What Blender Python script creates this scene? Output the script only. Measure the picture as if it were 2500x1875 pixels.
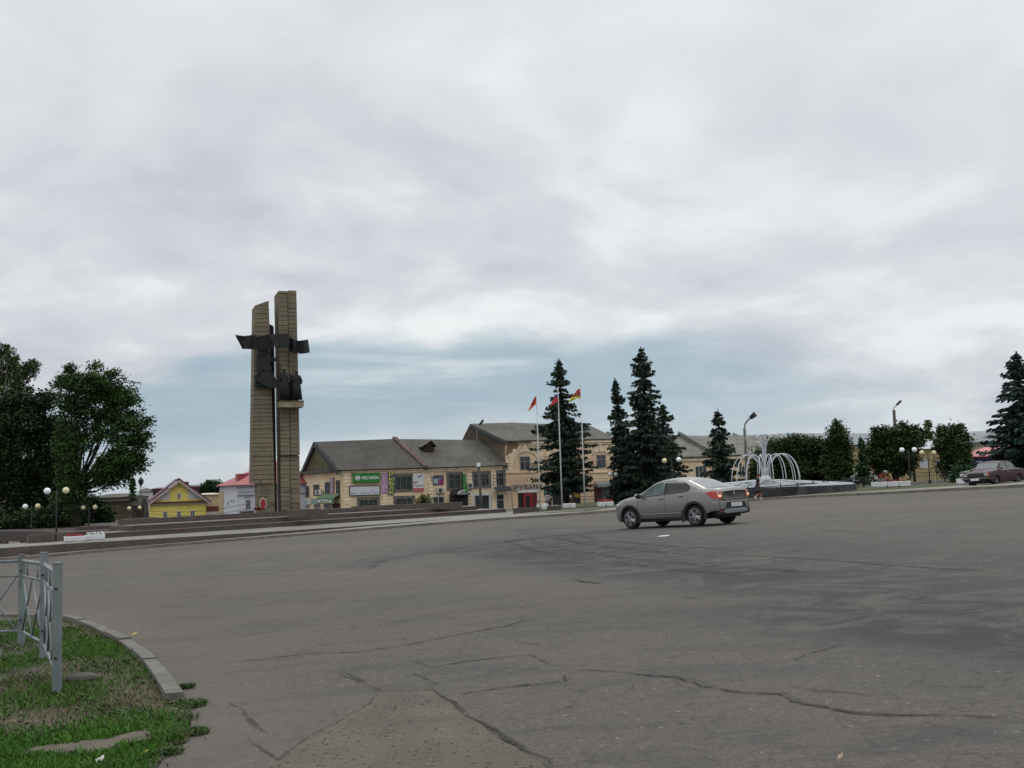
import bpy, math, random
import numpy as np
from mathutils import Vector, Matrix
from mathutils.bvhtree import BVHTree
for o in list(bpy.data.objects): bpy.data.objects.remove(o)
SC = bpy.context.scene
COL = SC.collection
R = math.radians

# ---------------------------------------------------------------- camera
F, CX, CY = 2600.0, 1250.0, 937.5            # focal length and centre in photograph pixels
ROLL = R(1.85)
PITCH = math.atan(235.0 * math.cos(ROLL) / F)
CAM = np.array([0.0, 0.0, 1.6])
fw = np.array([0, math.cos(PITCH), math.sin(PITCH)])
r0 = np.array([1.0, 0, 0]); u0 = np.array([0, -math.sin(PITCH), math.cos(PITCH)])
RT = r0 * math.cos(ROLL) - u0 * math.sin(ROLL)
UP = u0 * math.cos(ROLL) + r0 * math.sin(ROLL)
cam = bpy.data.cameras.new('camera'); camo = bpy.data.objects.new('camera', cam); COL.objects.link(camo)
m = Matrix.Identity(4)
for i in range(3):
    m[i][0] = RT[i]; m[i][1] = UP[i]; m[i][2] = -fw[i]; m[i][3] = CAM[i]
camo.matrix_world = m
cam.sensor_width = 36.0; cam.lens = 36.0 * F / 2500.0
cam.clip_start = 0.1; cam.clip_end = 6000
SC.camera = camo

# ---------------------------------------------------------------- world and sun
SC.view_settings.view_transform = 'Standard'; SC.view_settings.look = 'None'
SC.view_settings.exposure = 0.0; SC.view_settings.gamma = 1.0
W = bpy.data.worlds.new("World"); SC.world = W; W.use_nodes = True

def srgb(r, g, b):
    return tuple((c / 255 / 12.92 if c / 255 <= .04045 else ((c / 255 + .055) / 1.055) ** 2.4) for c in (r, g, b)) + (1.0,)

class NT:
    """small helper that wires shader nodes"""
    def __init__(s, nt): s.nt = nt; s.N = nt.nodes; s.L = nt.links
    def n(s, t, **kw):
        nd = s.N.new(t)
        for k, v in kw.items(): setattr(nd, k, v)
        return nd
    def put(s, sock, v):
        if hasattr(v, 'is_linked') or isinstance(v, bpy.types.NodeSocket): s.L.new(v, sock)
        else:
            sock.default_value = v
    def math(s, op, a, b=None, c=None, clamp=False):
        nd = s.n('ShaderNodeMath', operation=op); nd.use_clamp = clamp
        s.put(nd.inputs[0], a)
        if b is not None: s.put(nd.inputs[1], b)
        if c is not None: s.put(nd.inputs[2], c)
        return nd.outputs[0]
    def mix(s, fac, a, b, blend='MIX'):
        nd = s.n('ShaderNodeMix', data_type='RGBA', blend_type=blend)
        s.put(nd.inputs[0], fac); s.put(nd.inputs[6], a); s.put(nd.inputs[7], b)
        return nd.outputs[2]
    def noise(s, vec, scale, detail=4, rough=.55, dist=0.0):
        nd = s.n('ShaderNodeTexNoise'); nd.inputs['Scale'].default_value = scale
        nd.inputs['Detail'].default_value = detail; nd.inputs['Roughness'].default_value = rough
        nd.inputs['Distortion'].default_value = dist
        if vec is not None: s.L.new(vec, nd.inputs['Vector'])
        return nd.outputs['Fac']
    def ramp(s, fac, lo, hi, a=0.0, b=1.0, smooth=True):
        nd = s.n('ShaderNodeMapRange', interpolation_type='SMOOTHSTEP' if smooth else 'LINEAR')
        s.put(nd.inputs[0], fac); nd.inputs[1].default_value = lo; nd.inputs[2].default_value = hi
        nd.inputs[3].default_value = a; nd.inputs[4].default_value = b
        return nd.outputs[0]
    def mapping(s, vec, scale=(1, 1, 1), rot=(0, 0, 0), loc=(0, 0, 0)):
        nd = s.n('ShaderNodeMapping'); s.L.new(vec, nd.inputs[0])
        nd.inputs['Scale'].default_value = scale; nd.inputs['Rotation'].default_value = rot; nd.inputs['Location'].default_value = loc
        return nd.outputs[0]
    def sep(s, vec):
        nd = s.n('ShaderNodeSeparateXYZ'); s.L.new(vec, nd.inputs[0]); return nd.outputs
    def comb(s, x, y, z):
        nd = s.n('ShaderNodeCombineXYZ')
        for i, v in enumerate((x, y, z)): s.put(nd.inputs[i], v)
        return nd.outputs[0]

SUN_EL, SUN_ROT = R(52), R(200)
def build_world():
    t = NT(W.node_tree); t.N.clear()
    out = t.n('ShaderNodeOutputWorld'); bg = t.n('ShaderNodeBackground')
    sky = t.n('ShaderNodeTexSky', sky_type='NISHITA'); sky.sun_disc = False
    sky.sun_elevation = SUN_EL; sky.sun_rotation = SUN_ROT; sky.air_density = 1.2; sky.dust_density = 2.0
    d = t.n('ShaderNodeTexCoord').outputs['Generated']
    x, y, z = t.sep(d)
    zz = t.math('ADD', t.math('MAXIMUM', z, 0.0), 0.28)
    px = t.math('DIVIDE', x, zz); py = t.math('DIVIDE', y, zz)
    P = t.comb(px, py, 0.0)
    P1 = t.mapping(P, scale=(1.0, 1.0, 1), rot=(0, 0, .35))
    big = t.noise(P1, 1.15, 5, .5, .5)
    P2 = t.mapping(P, scale=(1.5, 1.5, 1), rot=(0, 0, -.2), loc=(3, 1, 0))
    med = t.noise(P2, 2.1, 6, .52, .35)
    v = t.math('ADD', t.math('MULTIPLY', big, .62), t.math('MULTIPLY', med, .38))
    c_dark = srgb(193, 197, 207); c_mid = srgb(215, 217, 223); c_lite = srgb(242, 244, 245)
    c = t.mix(t.ramp(v, .38, .49), c_dark, c_mid)
    c = t.mix(t.ramp(v, .47, .58), c, c_lite)
    # brighter, thinner cloud higher up and to the right
    az = t.math('ARCTAN2', x, y)
    hi = t.ramp(z, .20, .42)
    c = t.mix(t.math('MULTIPLY', hi, .55), c, srgb(236, 239, 240))
    rt = t.math('MULTIPLY', t.ramp(az, -.05, .35), t.ramp(z, .05, .2))
    c = t.mix(t.math('MULTIPLY', rt, .35), c, srgb(224, 226, 231))
    # gap with blue grey air low over the roofs
    wob = t.math('MULTIPLY', t.math('SUBTRACT', t.noise(t.mapping(d, scale=(3, 3, 14)), 1.6, 5, .55, .3), .5), .12)
    zc = t.math('ADD', z, wob)
    arc = t.math('MULTIPLY', t.math('MULTIPLY', az, az), .34)
    zc = t.math('ADD', zc, arc)
    up = t.ramp(zc, .165, .115)
    lo = t.ramp(zc, .0, .075)
    band = t.math('MULTIPLY', up, lo)
    side = t.math('MULTIPLY', t.ramp(az, -.62, -.3), t.ramp(az, .44, .12))
    band = t.math('MULTIPLY', band, t.math('ADD', t.math('MULTIPLY', side, .75), .25))
    stre = t.noise(t.mapping(d, scale=(2.2, 2.2, 26), loc=(0, 0, .3)), 1.5, 5, .55, .4)
    band = t.math('MULTIPLY', band, t.ramp(stre, .26, .52, .5, 1.0))
    c = t.mix(t.math('MULTIPLY', band, .84), c, srgb(154, 180, 195))
    # pale haze along the horizon
    c = t.mix(t.math('MULTIPLY', t.ramp(z, .085, -.01), .55), c, srgb(205, 215, 219))
    c = t.mix(t.ramp(z, -.02, -.12), c, srgb(120, 120, 118))
    # the physical sky shows faintly through the cloud sheet
    sky_s = t.n('ShaderNodeVectorMath', operation='SCALE'); t.L.new(sky.outputs[0], sky_s.inputs[0]); sky_s.inputs['Scale'].default_value = 0.1
    c = t.mix(.05, c, sky_s.outputs[0])
    # an overcast sky is brighter overhead than at the horizon
    zen = t.n('ShaderNodeVectorMath', operation='SCALE'); t.L.new(c, zen.inputs[0]); t.L.new(t.ramp(z, .42, .85, 1.0, 2.2), zen.inputs['Scale']); c = zen.outputs[0]
    bst = t.n('ShaderNodeVectorMath', operation='SCALE'); t.L.new(c, bst.inputs[0]); bst.inputs['Scale'].default_value = 10.0
    t.L.new(bst.outputs[0], bg.inputs[0]); bg.inputs[1].default_value = 0.1
    t.L.new(bg.outputs[0], out.inputs[0])
build_world()
sl = bpy.data.lights.new('sun', 'SUN'); sl.energy = 0.7; sl.angle = R(25); sl.color = (1.0, .96, .9)
so = bpy.data.objects.new('sun', sl); COL.objects.link(so)
so.rotation_euler = (R(90) - SUN_EL, 0, R(180) - SUN_ROT + R(180)); so.location = (0, 0, 60)

# ---------------------------------------------------------------- photograph geometry helpers
def ray(px, py):
    d = fw + RT * ((px - CX) / F) - UP * ((py - CY) / F)
    return d
def at(px, py, Y):
    d = ray(px, py); return CAM + d * (Y / d[1])
def gz(x, y):
    """height of the square: it falls gently to the far left"""
    ye = np.where(y > 15, y, 15 + (y - 15) * 0.15) if isinstance(y, np.ndarray) else (y if y > 15 else 15 + (y - 15) * .15)
    xe = np.clip(x, -120, 160) if isinstance(x, np.ndarray) else min(max(x, -120), 160)
    ye = np.minimum(ye, 260) if isinstance(y, np.ndarray) else min(ye, 260)
    return .0402 * (xe - 5.1) - .0181 * (ye - 32.5)
def G(px, py, h=0.0):
    d = ray(px, py); t = 10.0
    lo, hi = 1.0, 400.0
    f = lambda t: CAM[2] + d[2] * t - (float(gz(CAM[0] + d[0] * t, CAM[1] + d[1] * t)) + h)
    for _ in range(60):
        mid = (lo + hi) / 2
        if f(mid) > 0: lo = mid
        else: hi = mid
    return CAM + d * lo
def L(px, py, z):
    d = ray(px, py); return CAM + d * ((z - CAM[2]) / d[2])
def base_at(px, Y):
    """point on the square below image column px at depth Y"""
    d = ray(px, 1172); x = d[0] * Y / d[1]
    return np.array([x, Y, float(gz(x, Y))])

class Pl:
    """vertical plane through column px at depth Y, running at angle phi (deg) from the picture plane"""
    def __init__(s, px, Y, phi):
        p = at(px, 1172, Y); s.o = np.array([p[0], p[1], 0.0]); a = R(phi); s.phi = a
        s.d = np.array([math.cos(a), math.sin(a), 0.0]); s.n = np.array([-math.sin(a), math.cos(a), 0.0])
    def pt(s, px, py, off=0.0):
        r = ray(px, py); t = (off - np.dot(CAM - s.o * np.array([1, 1, 0]) - np.array([0, 0, CAM[2]]), s.n)) / np.dot(r, s.n)
        return CAM + r * t
    def uz(s, px, py, off=0.0):
        p = s.pt(px, py, off); return float(np.dot(p - s.o, s.d)), float(p[2])
    def w(s, u, off, z):
        p = s.o + s.d * u + s.n * off; return np.array([p[0], p[1], z])
    def sub(s, u, off, phi):
        q = Pl.__new__(Pl); q.o = s.w(u, off, 0); q.phi = s.phi + R(phi); a = q.phi
        q.d = np.array([math.cos(a), math.sin(a), 0.0]); q.n = np.array([-math.sin(a), math.cos(a), 0.0]); return q

# ---------------------------------------------------------------- objects
def thing(name, label, cat, loc=(0, 0, 0), group=None):
    o = bpy.data.objects.new(name, None); COL.objects.link(o); o.location = [float(c) for c in loc]
    o.empty_display_size = .3
    o['label'] = label; o['category'] = cat
    if group: o['group'] = group
    return o
def tag(o, label, cat, group=None):
    o['label'] = label; o['category'] = cat
    if group: o['group'] = group
    return o
def root_of(o):
    while o.parent: o = o.parent
    return o
class MB:
    def __init__(s): s.v = []; s.f = []
    def add(s, vs, fs):
        b = len(s.v); s.v.extend([tuple(map(float, p)) for p in vs]); s.f.extend([tuple(b + i for i in f) for f in fs]); return s
    def box(s, c, size, rz=0.0, ax=None):
        hx, hy, hz = size[0] / 2, size[1] / 2, size[2] / 2
        ca, sa = math.cos(rz), math.sin(rz)
        vs = []
        for dz in (-hz, hz):
            for dx, dy in ((-hx, -hy), (hx, -hy), (hx, hy), (-hx, hy)):
                vs.append((c[0] + dx * ca - dy * sa, c[1] + dx * sa + dy * ca, c[2] + dz))
        return s.add(vs, [(3, 2, 1, 0), (4, 5, 6, 7), (0, 1, 5, 4), (1, 2, 6, 5), (2, 3, 7, 6), (3, 0, 4, 7)])
    def prism(s, poly, ext):
        """closed prism from a polygon of 3-D points pushed along ext"""
        n = len(poly); p = [np.array(q, float) for q in poly]; e = np.array(ext, float)
        return s.add([*p, *[q + e for q in p]], [tuple(range(n)), tuple(range(2 * n - 1, n - 1, -1))] + [(i + n, (i + 1) % n + n, (i + 1) % n, i) for i in range(n)])
    def tube(s, path, rad, seg=8, cap=True):
        P = [np.array(p, float) for p in path]; n = len(P)
        rad = rad if hasattr(rad, '__len__') else [rad] * n
        vs = []; prev = None
        for i in range(n):
            t = P[min(i + 1, n - 1)] - P[max(i - 1, 0)]; t = t / (np.linalg.norm(t) + 1e-9)
            if prev is None:
                a = np.array([0, 0, 1.0]) if abs(t[2]) < .9 else np.array([1.0, 0, 0])
                u = np.cross(t, a)
            else: u = prev - t * np.dot(prev, t)
            u = u / (np.linalg.norm(u) + 1e-9); prev = u; w = np.cross(t, u)
            for k in range(seg):
                an = 2 * math.pi * k / seg
                vs.append(P[i] + (u * math.cos(an) + w * math.sin(an)) * rad[i])
        fs = [(i * seg + k, i * seg + (k + 1) % seg, (i + 1) * seg + (k + 1) % seg, (i + 1) * seg + k) for i in range(n - 1) for k in range(seg)]
        if cap: fs += [tuple(range(seg - 1, -1, -1)), tuple((n - 1) * seg + k for k in range(seg))]
        return s.add(vs, fs)
    def lathe(s, c, prof, seg=20, ax=None):
        """profile [(r,z)...] turned about z (or about axis ax) at c"""
        vs = []
        for r, z in prof:
            for k in range(seg):
                a = 2 * math.pi * k / seg; vs.append((r * math.cos(a), r * math.sin(a), z))
        if ax is not None:
            q = Vector((0, 0, 1)).rotation_difference(Vector(ax)); vs = [tuple(q @ Vector(v)) for v in vs]
        vs = [(v[0] + c[0], v[1] + c[1], v[2] + c[2]) for v in vs]; n = len(prof)
        fs = [(i * seg + k, i * seg + (k + 1) % seg, (i + 1) * seg + (k + 1) % seg, (i + 1) * seg + k) for i in range(n - 1) for k in range(seg)]
        fs += [tuple(range(seg - 1, -1, -1)), tuple((n - 1) * seg + k for k in range(seg))]
        return s.add(vs, fs)
    def ball(s, c, r, seg=16, rings=10):
        rr = r if hasattr(r, '__len__') else (r, r, r)
        vs = [(c[0], c[1], c[2] - rr[2])]
        for i in range(1, rings):
            a = -math.pi / 2 + math.pi * i / rings
            for k in range(seg):
                b = 2 * math.pi * k / seg; vs.append((c[0] + rr[0] * math.cos(a) * math.cos(b), c[1] + rr[1] * math.cos(a) * math.sin(b), c[2] + rr[2] * math.sin(a)))
        vs.append((c[0], c[1], c[2] + rr[2]))
        fs = [(0, 1 + (k + 1) % seg, 1 + k) for k in range(seg)]
        for i in range(rings - 2):
            for k in range(seg):
                a = 1 + i * seg; fs.append((a + k, a + (k + 1) % seg, a + seg + (k + 1) % seg, a + seg + k))
        a = 1 + (rings - 2) * seg; fs += [(a + k, a + (k + 1) % seg, len(vs) - 1) for k in range(seg)]
        return s.add(vs, fs)
    def build(s, name, mat, parent=None, smooth=False, bevel=0.0):
        me = bpy.data.meshes.new(name); off = np.zeros(3)
        if parent is not None:
            r = root_of(parent)
            off = np.array(r.location)
        me.from_pydata([(a - off[0], b - off[1], c - off[2]) for a, b, c in s.v], [], s.f)
        me.update()
        if mat is not None: me.materials.append(mat)
        if smooth: me.polygons.foreach_set('use_smooth', [True] * len(me.polygons))
        o = bpy.data.objects.new(name, me); COL.objects.link(o)
        if parent is not None: o.parent = parent
        if bevel:
            b = o.modifiers.new('bevel', 'BEVEL'); b.width = bevel; b.segments = 2; b.limit_method = 'ANGLE'
        return o
def npmesh(name, V, Fq, mat, parent=None, smooth=False, k=4):
    """quick mesh from numpy arrays: V (n,3), faces (m,k)"""
    me = bpy.data.meshes.new(name)
    V = np.asarray(V, float)
    if parent is not None: V = V - np.array(root_of(parent).location)
    n, mm = len(V), len(Fq)
    me.vertices.add(n); me.vertices.foreach_set('co', V.ravel())
    me.loops.add(mm * k); me.loops.foreach_set('vertex_index', np.asarray(Fq, np.int32).ravel())
    me.polygons.add(mm); me.polygons.foreach_set('loop_start', np.arange(0, mm * k, k, dtype=np.int32)); me.polygons.foreach_set('loop_total', np.full(mm, k, np.int32))
    me.update(calc_edges=True); me.validate()
    if mat is not None: me.materials.append(mat)
    if smooth: me.polygons.foreach_set('use_smooth', [True] * len(me.polygons))
    o = bpy.data.objects.new(name, me); COL.objects.link(o)
    if parent is not None: o.parent = parent
    return o
def copy_tree(o, parent=None):
    c = o.copy(); COL.objects.link(c); c.parent = parent
    for ch in list(o.children): copy_tree(ch, c)
    return c
def flag_struct(o): o['kind'] = 'structure'; return o

# ---------------------------------------------------------------- materials
MATS = {}
def mat(name, col, rough=.7, metal=0.0, var=0.0, vscale=3.0, bump=0.0, bscale=20.0, spec=.4, coat=0.0, extra=None, alpha=None, trans=0.0):
    if name in MATS: return MATS[name]
    M = bpy.data.materials.new(name); M.use_nodes = True; t = NT(M.node_tree); t.N.clear()
    out = t.n('ShaderNodeOutputMaterial'); p = t.n('ShaderNodeBsdfPrincipled'); t.L.new(p.outputs[0], out.inputs[0])
    p.inputs['Roughness'].default_value = rough; p.inputs['Metallic'].default_value = metal
    p.inputs['Specular IOR Level'].default_value = spec; p.inputs['Coat Weight'].default_value = coat
    p.inputs['Transmission Weight'].default_value = trans
    c = tuple(col) if len(col) == 4 else tuple(col) + (1,)
    co = t.n('ShaderNodeTexCoord').outputs['Object']
    colr = None
    if var > 0:
        n1 = t.noise(co, vscale, 5, .6)
        f = t.ramp(n1, .3, .7)
        a = tuple(min(1, x * (1 - var)) for x in c[:3]) + (1,); b = tuple(min(1, x * (1 + var)) for x in c[:3]) + (1,)
        colr = t.mix(f, a, b)
    if extra: colr = extra(t, co, colr if colr is not None else c, p)
    if colr is None: p.inputs['Base Color'].default_value = c
    else: t.put(p.inputs['Base Color'], colr)
    if bump > 0:
        bn = t.n('ShaderNodeBump'); bn.inputs['Strength'].default_value = bump; bn.inputs['Distance'].default_value = .05
        t.L.new(t.noise(co, bscale, 4, .6), bn.inputs['Height']); t.L.new(bn.outputs[0], p.inputs['Normal'])
    MATS[name] = M
    return M
# ================================================================ GROUND
# worn lanes: (photo polyline on the square, half width m, strength)  + = darker rubber, - = dusty
LANES = [
 ([(860, 1392), (940, 1365), (1060, 1345), (1250, 1322), (1420, 1308)], .45, .8),
 ([(1060, 1335), (1250, 1318), (1420, 1303), (1600, 1292)], 1.3, .85),
 ([(1180, 1326), (1330, 1345), (1500, 1372), (1800, 1408), (2150, 1455), (2500, 1500)], 1.5, .75),
 ([(1230, 1345), (1420, 1380), (1650, 1415), (1900, 1455), (2200, 1510), (2560, 1580)], .8, .6),
 ([(1300, 1320), (1600, 1338), (2000, 1365), (2500, 1398)], 2.0, .5),
 ([(1350, 1300), (1600, 1312), (1900, 1325), (2300, 1345)], 1.6, .35),
 ([(1150, 1300), (1300, 1290), (1600, 1284), (1800, 1281)], 1.0, .6), ([(1250, 1290), (1330, 1310), (1480, 1335), (1700, 1350)], .5, .7), ([(1000, 1345), (1180, 1352), (1420, 1382)], .4, .5),
 ([(950, 1330), (1100, 1335), (1300, 1352), (1500, 1352)], .9, .3),
 ([(100, 1400), (420, 1368), (700, 1340), (1000, 1320)], .35, .16),
 ([(1300, 1530), (1600, 1490), (1900, 1500), (2300, 1560), (2560, 1590)], .7, .35),
 ([(300, 1480), (800, 1455), (1300, 1480), (1700, 1530), (2200, 1610)], .8, .2),
 ([(1900, 1790), (2150, 1800), (2400, 1795)], .1, .5),
]
def lane_field(X, Y):
    acc = np.zeros_like(X); rng = np.random.RandomState(3)
    for pts, w, st in LANES:
        P = [G(a, b)[:2] for a, b in pts]
        # smooth the polyline
        for _ in range(2):
            Q = [P[0]]
            for a, b in zip(P[:-1], P[1:]): Q += [a * .75 + b * .25, a * .25 + b * .75]
            Q.append(P[-1]); P = Q
        d = np.full(X.shape, 1e9); tt = np.zeros_like(X); Ltot = 0.0; best = np.zeros_like(X)
        segs = []
        for a, b in zip(P[:-1], P[1:]):
            l = np.linalg.norm(b - a); segs.append((a, b, Ltot, l)); Ltot += l
        for a, b, s0, l in segs:
            e = (b - a) / (l + 1e-9)
            t = np.clip((X - a[0]) * e[0] + (Y - a[1]) * e[1], 0, l)
            dd = np.hypot(X - a[0] - e[0] * t, Y - a[1] - e[1] * t)
            m_ = dd < d; d = np.where(m_, dd, d); best = np.where(m_, s0 + t, best)
        fade = np.clip(best / (Ltot * .18 + 1e-6), 0, 1) * np.clip((Ltot - best) / (Ltot * .12 + 1e-6), 0, 1) if pts[-1][0] < 2400 else np.clip(best / (Ltot * .18), 0, 1)
        acc += st * np.exp(-(d / w) ** 2) * fade
    return acc

def road_material():
    def ex(t, co, c, p):
        x, y, z = t.sep(co)
        big = t.noise(co, .05, 3, .5)
        med = t.noise(co, .45, 5, .6, .4)
        fin = t.noise(co, 5.0, 4, .65)
        grit = t.noise(co, 60.0, 3, .7)
        brown = (.122, .105, .086, 1); grey = (.090, .083, .075, 1)
        base = t.mix(t.ramp(t.math('ADD', t.math('MULTIPLY', big, .6), t.math('MULTIPLY', med, .4)), .40, .60), brown, grey)
        base = t.mix(t.math('MULTIPLY', t.ramp(fin, .38, .66), .42), base, (.11, .10, .085, 1))
        # pale and dark stones in the worn surface
        vor = t.n('ShaderNodeTexVoronoi'); vor.inputs['Scale'].default_value = 19.0; t.L.new(co, vor.inputs['Vector'])
        sel = t.math('GREATER_THAN', t.sep(vor.outputs['Color'])[0], .91)
        dot = t.math('MULTIPLY', sel, t.math('LESS_THAN', vor.outputs['Distance'], .24))
        base = t.mix(t.math('MULTIPLY', dot, .75), base, (.33, .31, .28, 1))
        sel2 = t.math('GREATER_THAN', t.sep(vor.outputs['Color'])[1], .68)
        dot2 = t.math('MULTIPLY', sel2, t.math('LESS_THAN', vor.outputs['Distance'], .35))
        base = t.mix(t.math('MULTIPLY', dot2, .6), base, (.05, .048, .045, 1))
        base = t.mix(t.ramp(grit, .38, .62, .0, .6), base, (.038, .036, .033, 1)); base = t.mix(t.ramp(t.noise(co, 26, 4, .8), .45, .66, .0, .5), base, (.12, .112, .10, 1))
        # hairline cracks wandering through the worn surface
        wob = t.n('ShaderNodeVectorMath', operation='ADD'); nz = t.n('ShaderNodeTexNoise'); nz.inputs['Scale'].default_value = 1.6; nz.inputs['Detail'].default_value = 5; t.L.new(co, nz.inputs['Vector'])
        sc_ = t.n('ShaderNodeVectorMath', operation='SCALE'); t.L.new(nz.outputs['Color'], sc_.inputs[0]); sc_.inputs['Scale'].default_value = 1.1
        t.L.new(co, wob.inputs[0]); t.L.new(sc_.outputs[0], wob.inputs[1])
        for vs_, th_, st_ in ((.42, .010, .75), (1.25, .016, .5)):
            vc = t.n('ShaderNodeTexVoronoi', feature='DISTANCE_TO_EDGE'); vc.inputs['Scale'].default_value = vs_; t.L.new(wob.outputs[0], vc.inputs['Vector'])
            ln = t.ramp(vc.outputs['Distance'], th_ * vs_, th_ * .25 * vs_); gt = t.ramp(t.noise(co, vs_ * .9, 3, .6), .50, .60)
            base = t.mix(t.math('MULTIPLY', t.math('MULTIPLY', ln, gt), st_), base, (.025, .023, .02, 1))
        base = t.mix(t.ramp(t.noise(co, 11, 5, .8), .46, .62, 0, .42), base, (.044, .042, .038, 1))
        # old patched squares and dusty sheets with firmer edges
        pt = t.noise(co, .28, 6, .62, .8); base = t.mix(t.math('MULTIPLY', t.ramp(pt, .52, .56), .28), base, (.105, .095, .08, 1))
        pt2 = t.noise(t.mapping(co, scale=(1, 2.6, 1), rot=(0, 0, -.5), loc=(9, 4, 0)), .5, 6, .65, .5); base = t.mix(t.math('MULTIPLY', t.ramp(pt2, .53, .60), .35), base, (.046, .046, .046, 1))
        at_ = t.n('ShaderNodeAttribute', attribute_name='rubber'); rub = at_.outputs['Fac']
        streak = t.noise(co, .9, 7, .7, 1.6)
        f = t.math('MULTIPLY', rub, t.ramp(streak, .38, .58, .15, 1.0), clamp=True)
        base = t.mix(t.math('MULTIPLY', f, .9, clamp=True), base, (.030, .032, .034, 1))
        at2 = t.n('ShaderNodeAttribute', attribute_name='dust')
        f2 = t.math('MULTIPLY', at2.outputs['Fac'], t.ramp(med, .25, .6, .5, 1.0), clamp=True)
        base = t.mix(t.math('MULTIPLY', f2, .8), base, (.125, .108, .086, 1))
        bn = t.n('ShaderNodeBump'); bn.inputs['Strength'].default_value = .8; bn.inputs['Distance'].default_value = .02
        h = t.math('ADD', grit, t.math('MULTIPLY', fin, 1.2)); t.L.new(h, bn.inputs['Height']); t.L.new(bn.outputs[0], p.inputs['Normal'])
        return base
    return mat('asphalt', (.11, .1, .09), rough=.86, spec=.25, extra=ex)

def build_ground():
    def axis(lo, hi, dense_lo, dense_hi, d0):
        a = list(np.arange(dense_lo, dense_hi, d0)); s = d0; v = dense_hi
        while v < hi: a.append(v); s *= 1.09; v += s
        a.append(hi); s = d0; v = dense_lo - d0
        while v > lo: a.insert(0, v); s *= 1.09; v -= s
        a.insert(0, lo); return np.array(a)
    xs = axis(-900, 900, -26, 34, .28); ys = axis(-40, 1500, 2, 66, .28)
    X, Y = np.meshgrid(xs, ys); Z = gz(X, Y)
    n = (len(xs), len(ys))
    rub = lane_field(X, Y)
    # dust next to the kerb of the lawn and along the far edge
    du = np.zeros_like(X)
    for pts, w, st in [([(440, 1875), (470, 1780), (430, 1650), (330, 1560), (200, 1500), (60, 1490)], .7, .55), ([(2500, 1215), (2200, 1232), (1900, 1245)], 3.0, .5),
                       ([(500, 1345), (900, 1330), (200, 1368)], 2.0, .4), ([(800, 1412), (1200, 1420), (1500, 1440), (1700, 1470)], 1.2, .35)]:
        P = [G(a, b)[:2] for a, b in pts]; d = np.full(X.shape, 1e9)
        for a, b in zip(P[:-1], P[1:]):
            l = np.linalg.norm(b - a); e = (b - a) / l; t = np.clip((X - a[0]) * e[0] + (Y - a[1]) * e[1], 0, l)
            d = np.minimum(d, np.hypot(X - a[0] - e[0] * t, Y - a[1] - e[1] * t))
        du += st * np.exp(-(d / w) ** 2)
    idx = np.arange(n[0] * n[1]).reshape(n[1], n[0])
    Fq = np.stack([idx[:-1, :-1], idx[:-1, 1:], idx[1:, 1:], idx[1:, :-1]], -1).reshape(-1, 4)
    o = npmesh('road', np.stack([X, Y, Z], -1).reshape(-1, 3), Fq, road_material(), smooth=True)
    a = o.data.attributes.new('rubber', 'FLOAT', 'POINT'); a.data.foreach_set('value', np.clip(rub, 0, 1.2).ravel().astype(np.float32))
    a = o.data.attributes.new('dust', 'FLOAT', 'POINT'); a.data.foreach_set('value', np.clip(du, 0, 1).ravel().astype(np.float32))
    flag_struct(o)
build_ground()

def ribbon(name, pts, w, m_, h=.004, jit=.0, seed=1, step=.12, taper=True, wvar=.5):
    """flat strip on the square following photo points"""
    rng = random.Random(seed); P = [G(a, b)[:2] for a, b in pts]; Q = []
    for a, b in zip(P[:-1], P[1:]):
        n = max(2, int(np.linalg.norm(b - a) / step))
        for i in range(n): Q.append(a + (b - a) * i / n)
    Q.append(P[-1]); N = len(Q); ox = 0; V = []
    wl = 0
    for i, q in enumerate(Q):
        t = Q[min(i + 1, N - 1)] - Q[max(i - 1, 0)]; t = t / (np.linalg.norm(t) + 1e-9); nn = np.array([-t[1], t[0]])
        ox = ox * .82 + rng.uniform(-1, 1) * jit; c = q + nn * (ox if 0 < i < N - 1 else 0)
        wl = wl * .7 + rng.uniform(-1, 1) * .3
        ww = w * (1 + wvar * 1.8 * wl) * (min(1, i / 4, (N - 1 - i) / 4) if taper else 1)
        ww = max(ww, .001)
        for s in (-1, 1):
            v = c + nn * ww * .5 * s; V.append((v[0], v[1], float(gz(v[0], v[1])) + h))
    return V, [(2 * i, 2 * i + 1, 2 * i + 3, 2 * i + 2) for i in range(N - 1)]

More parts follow.
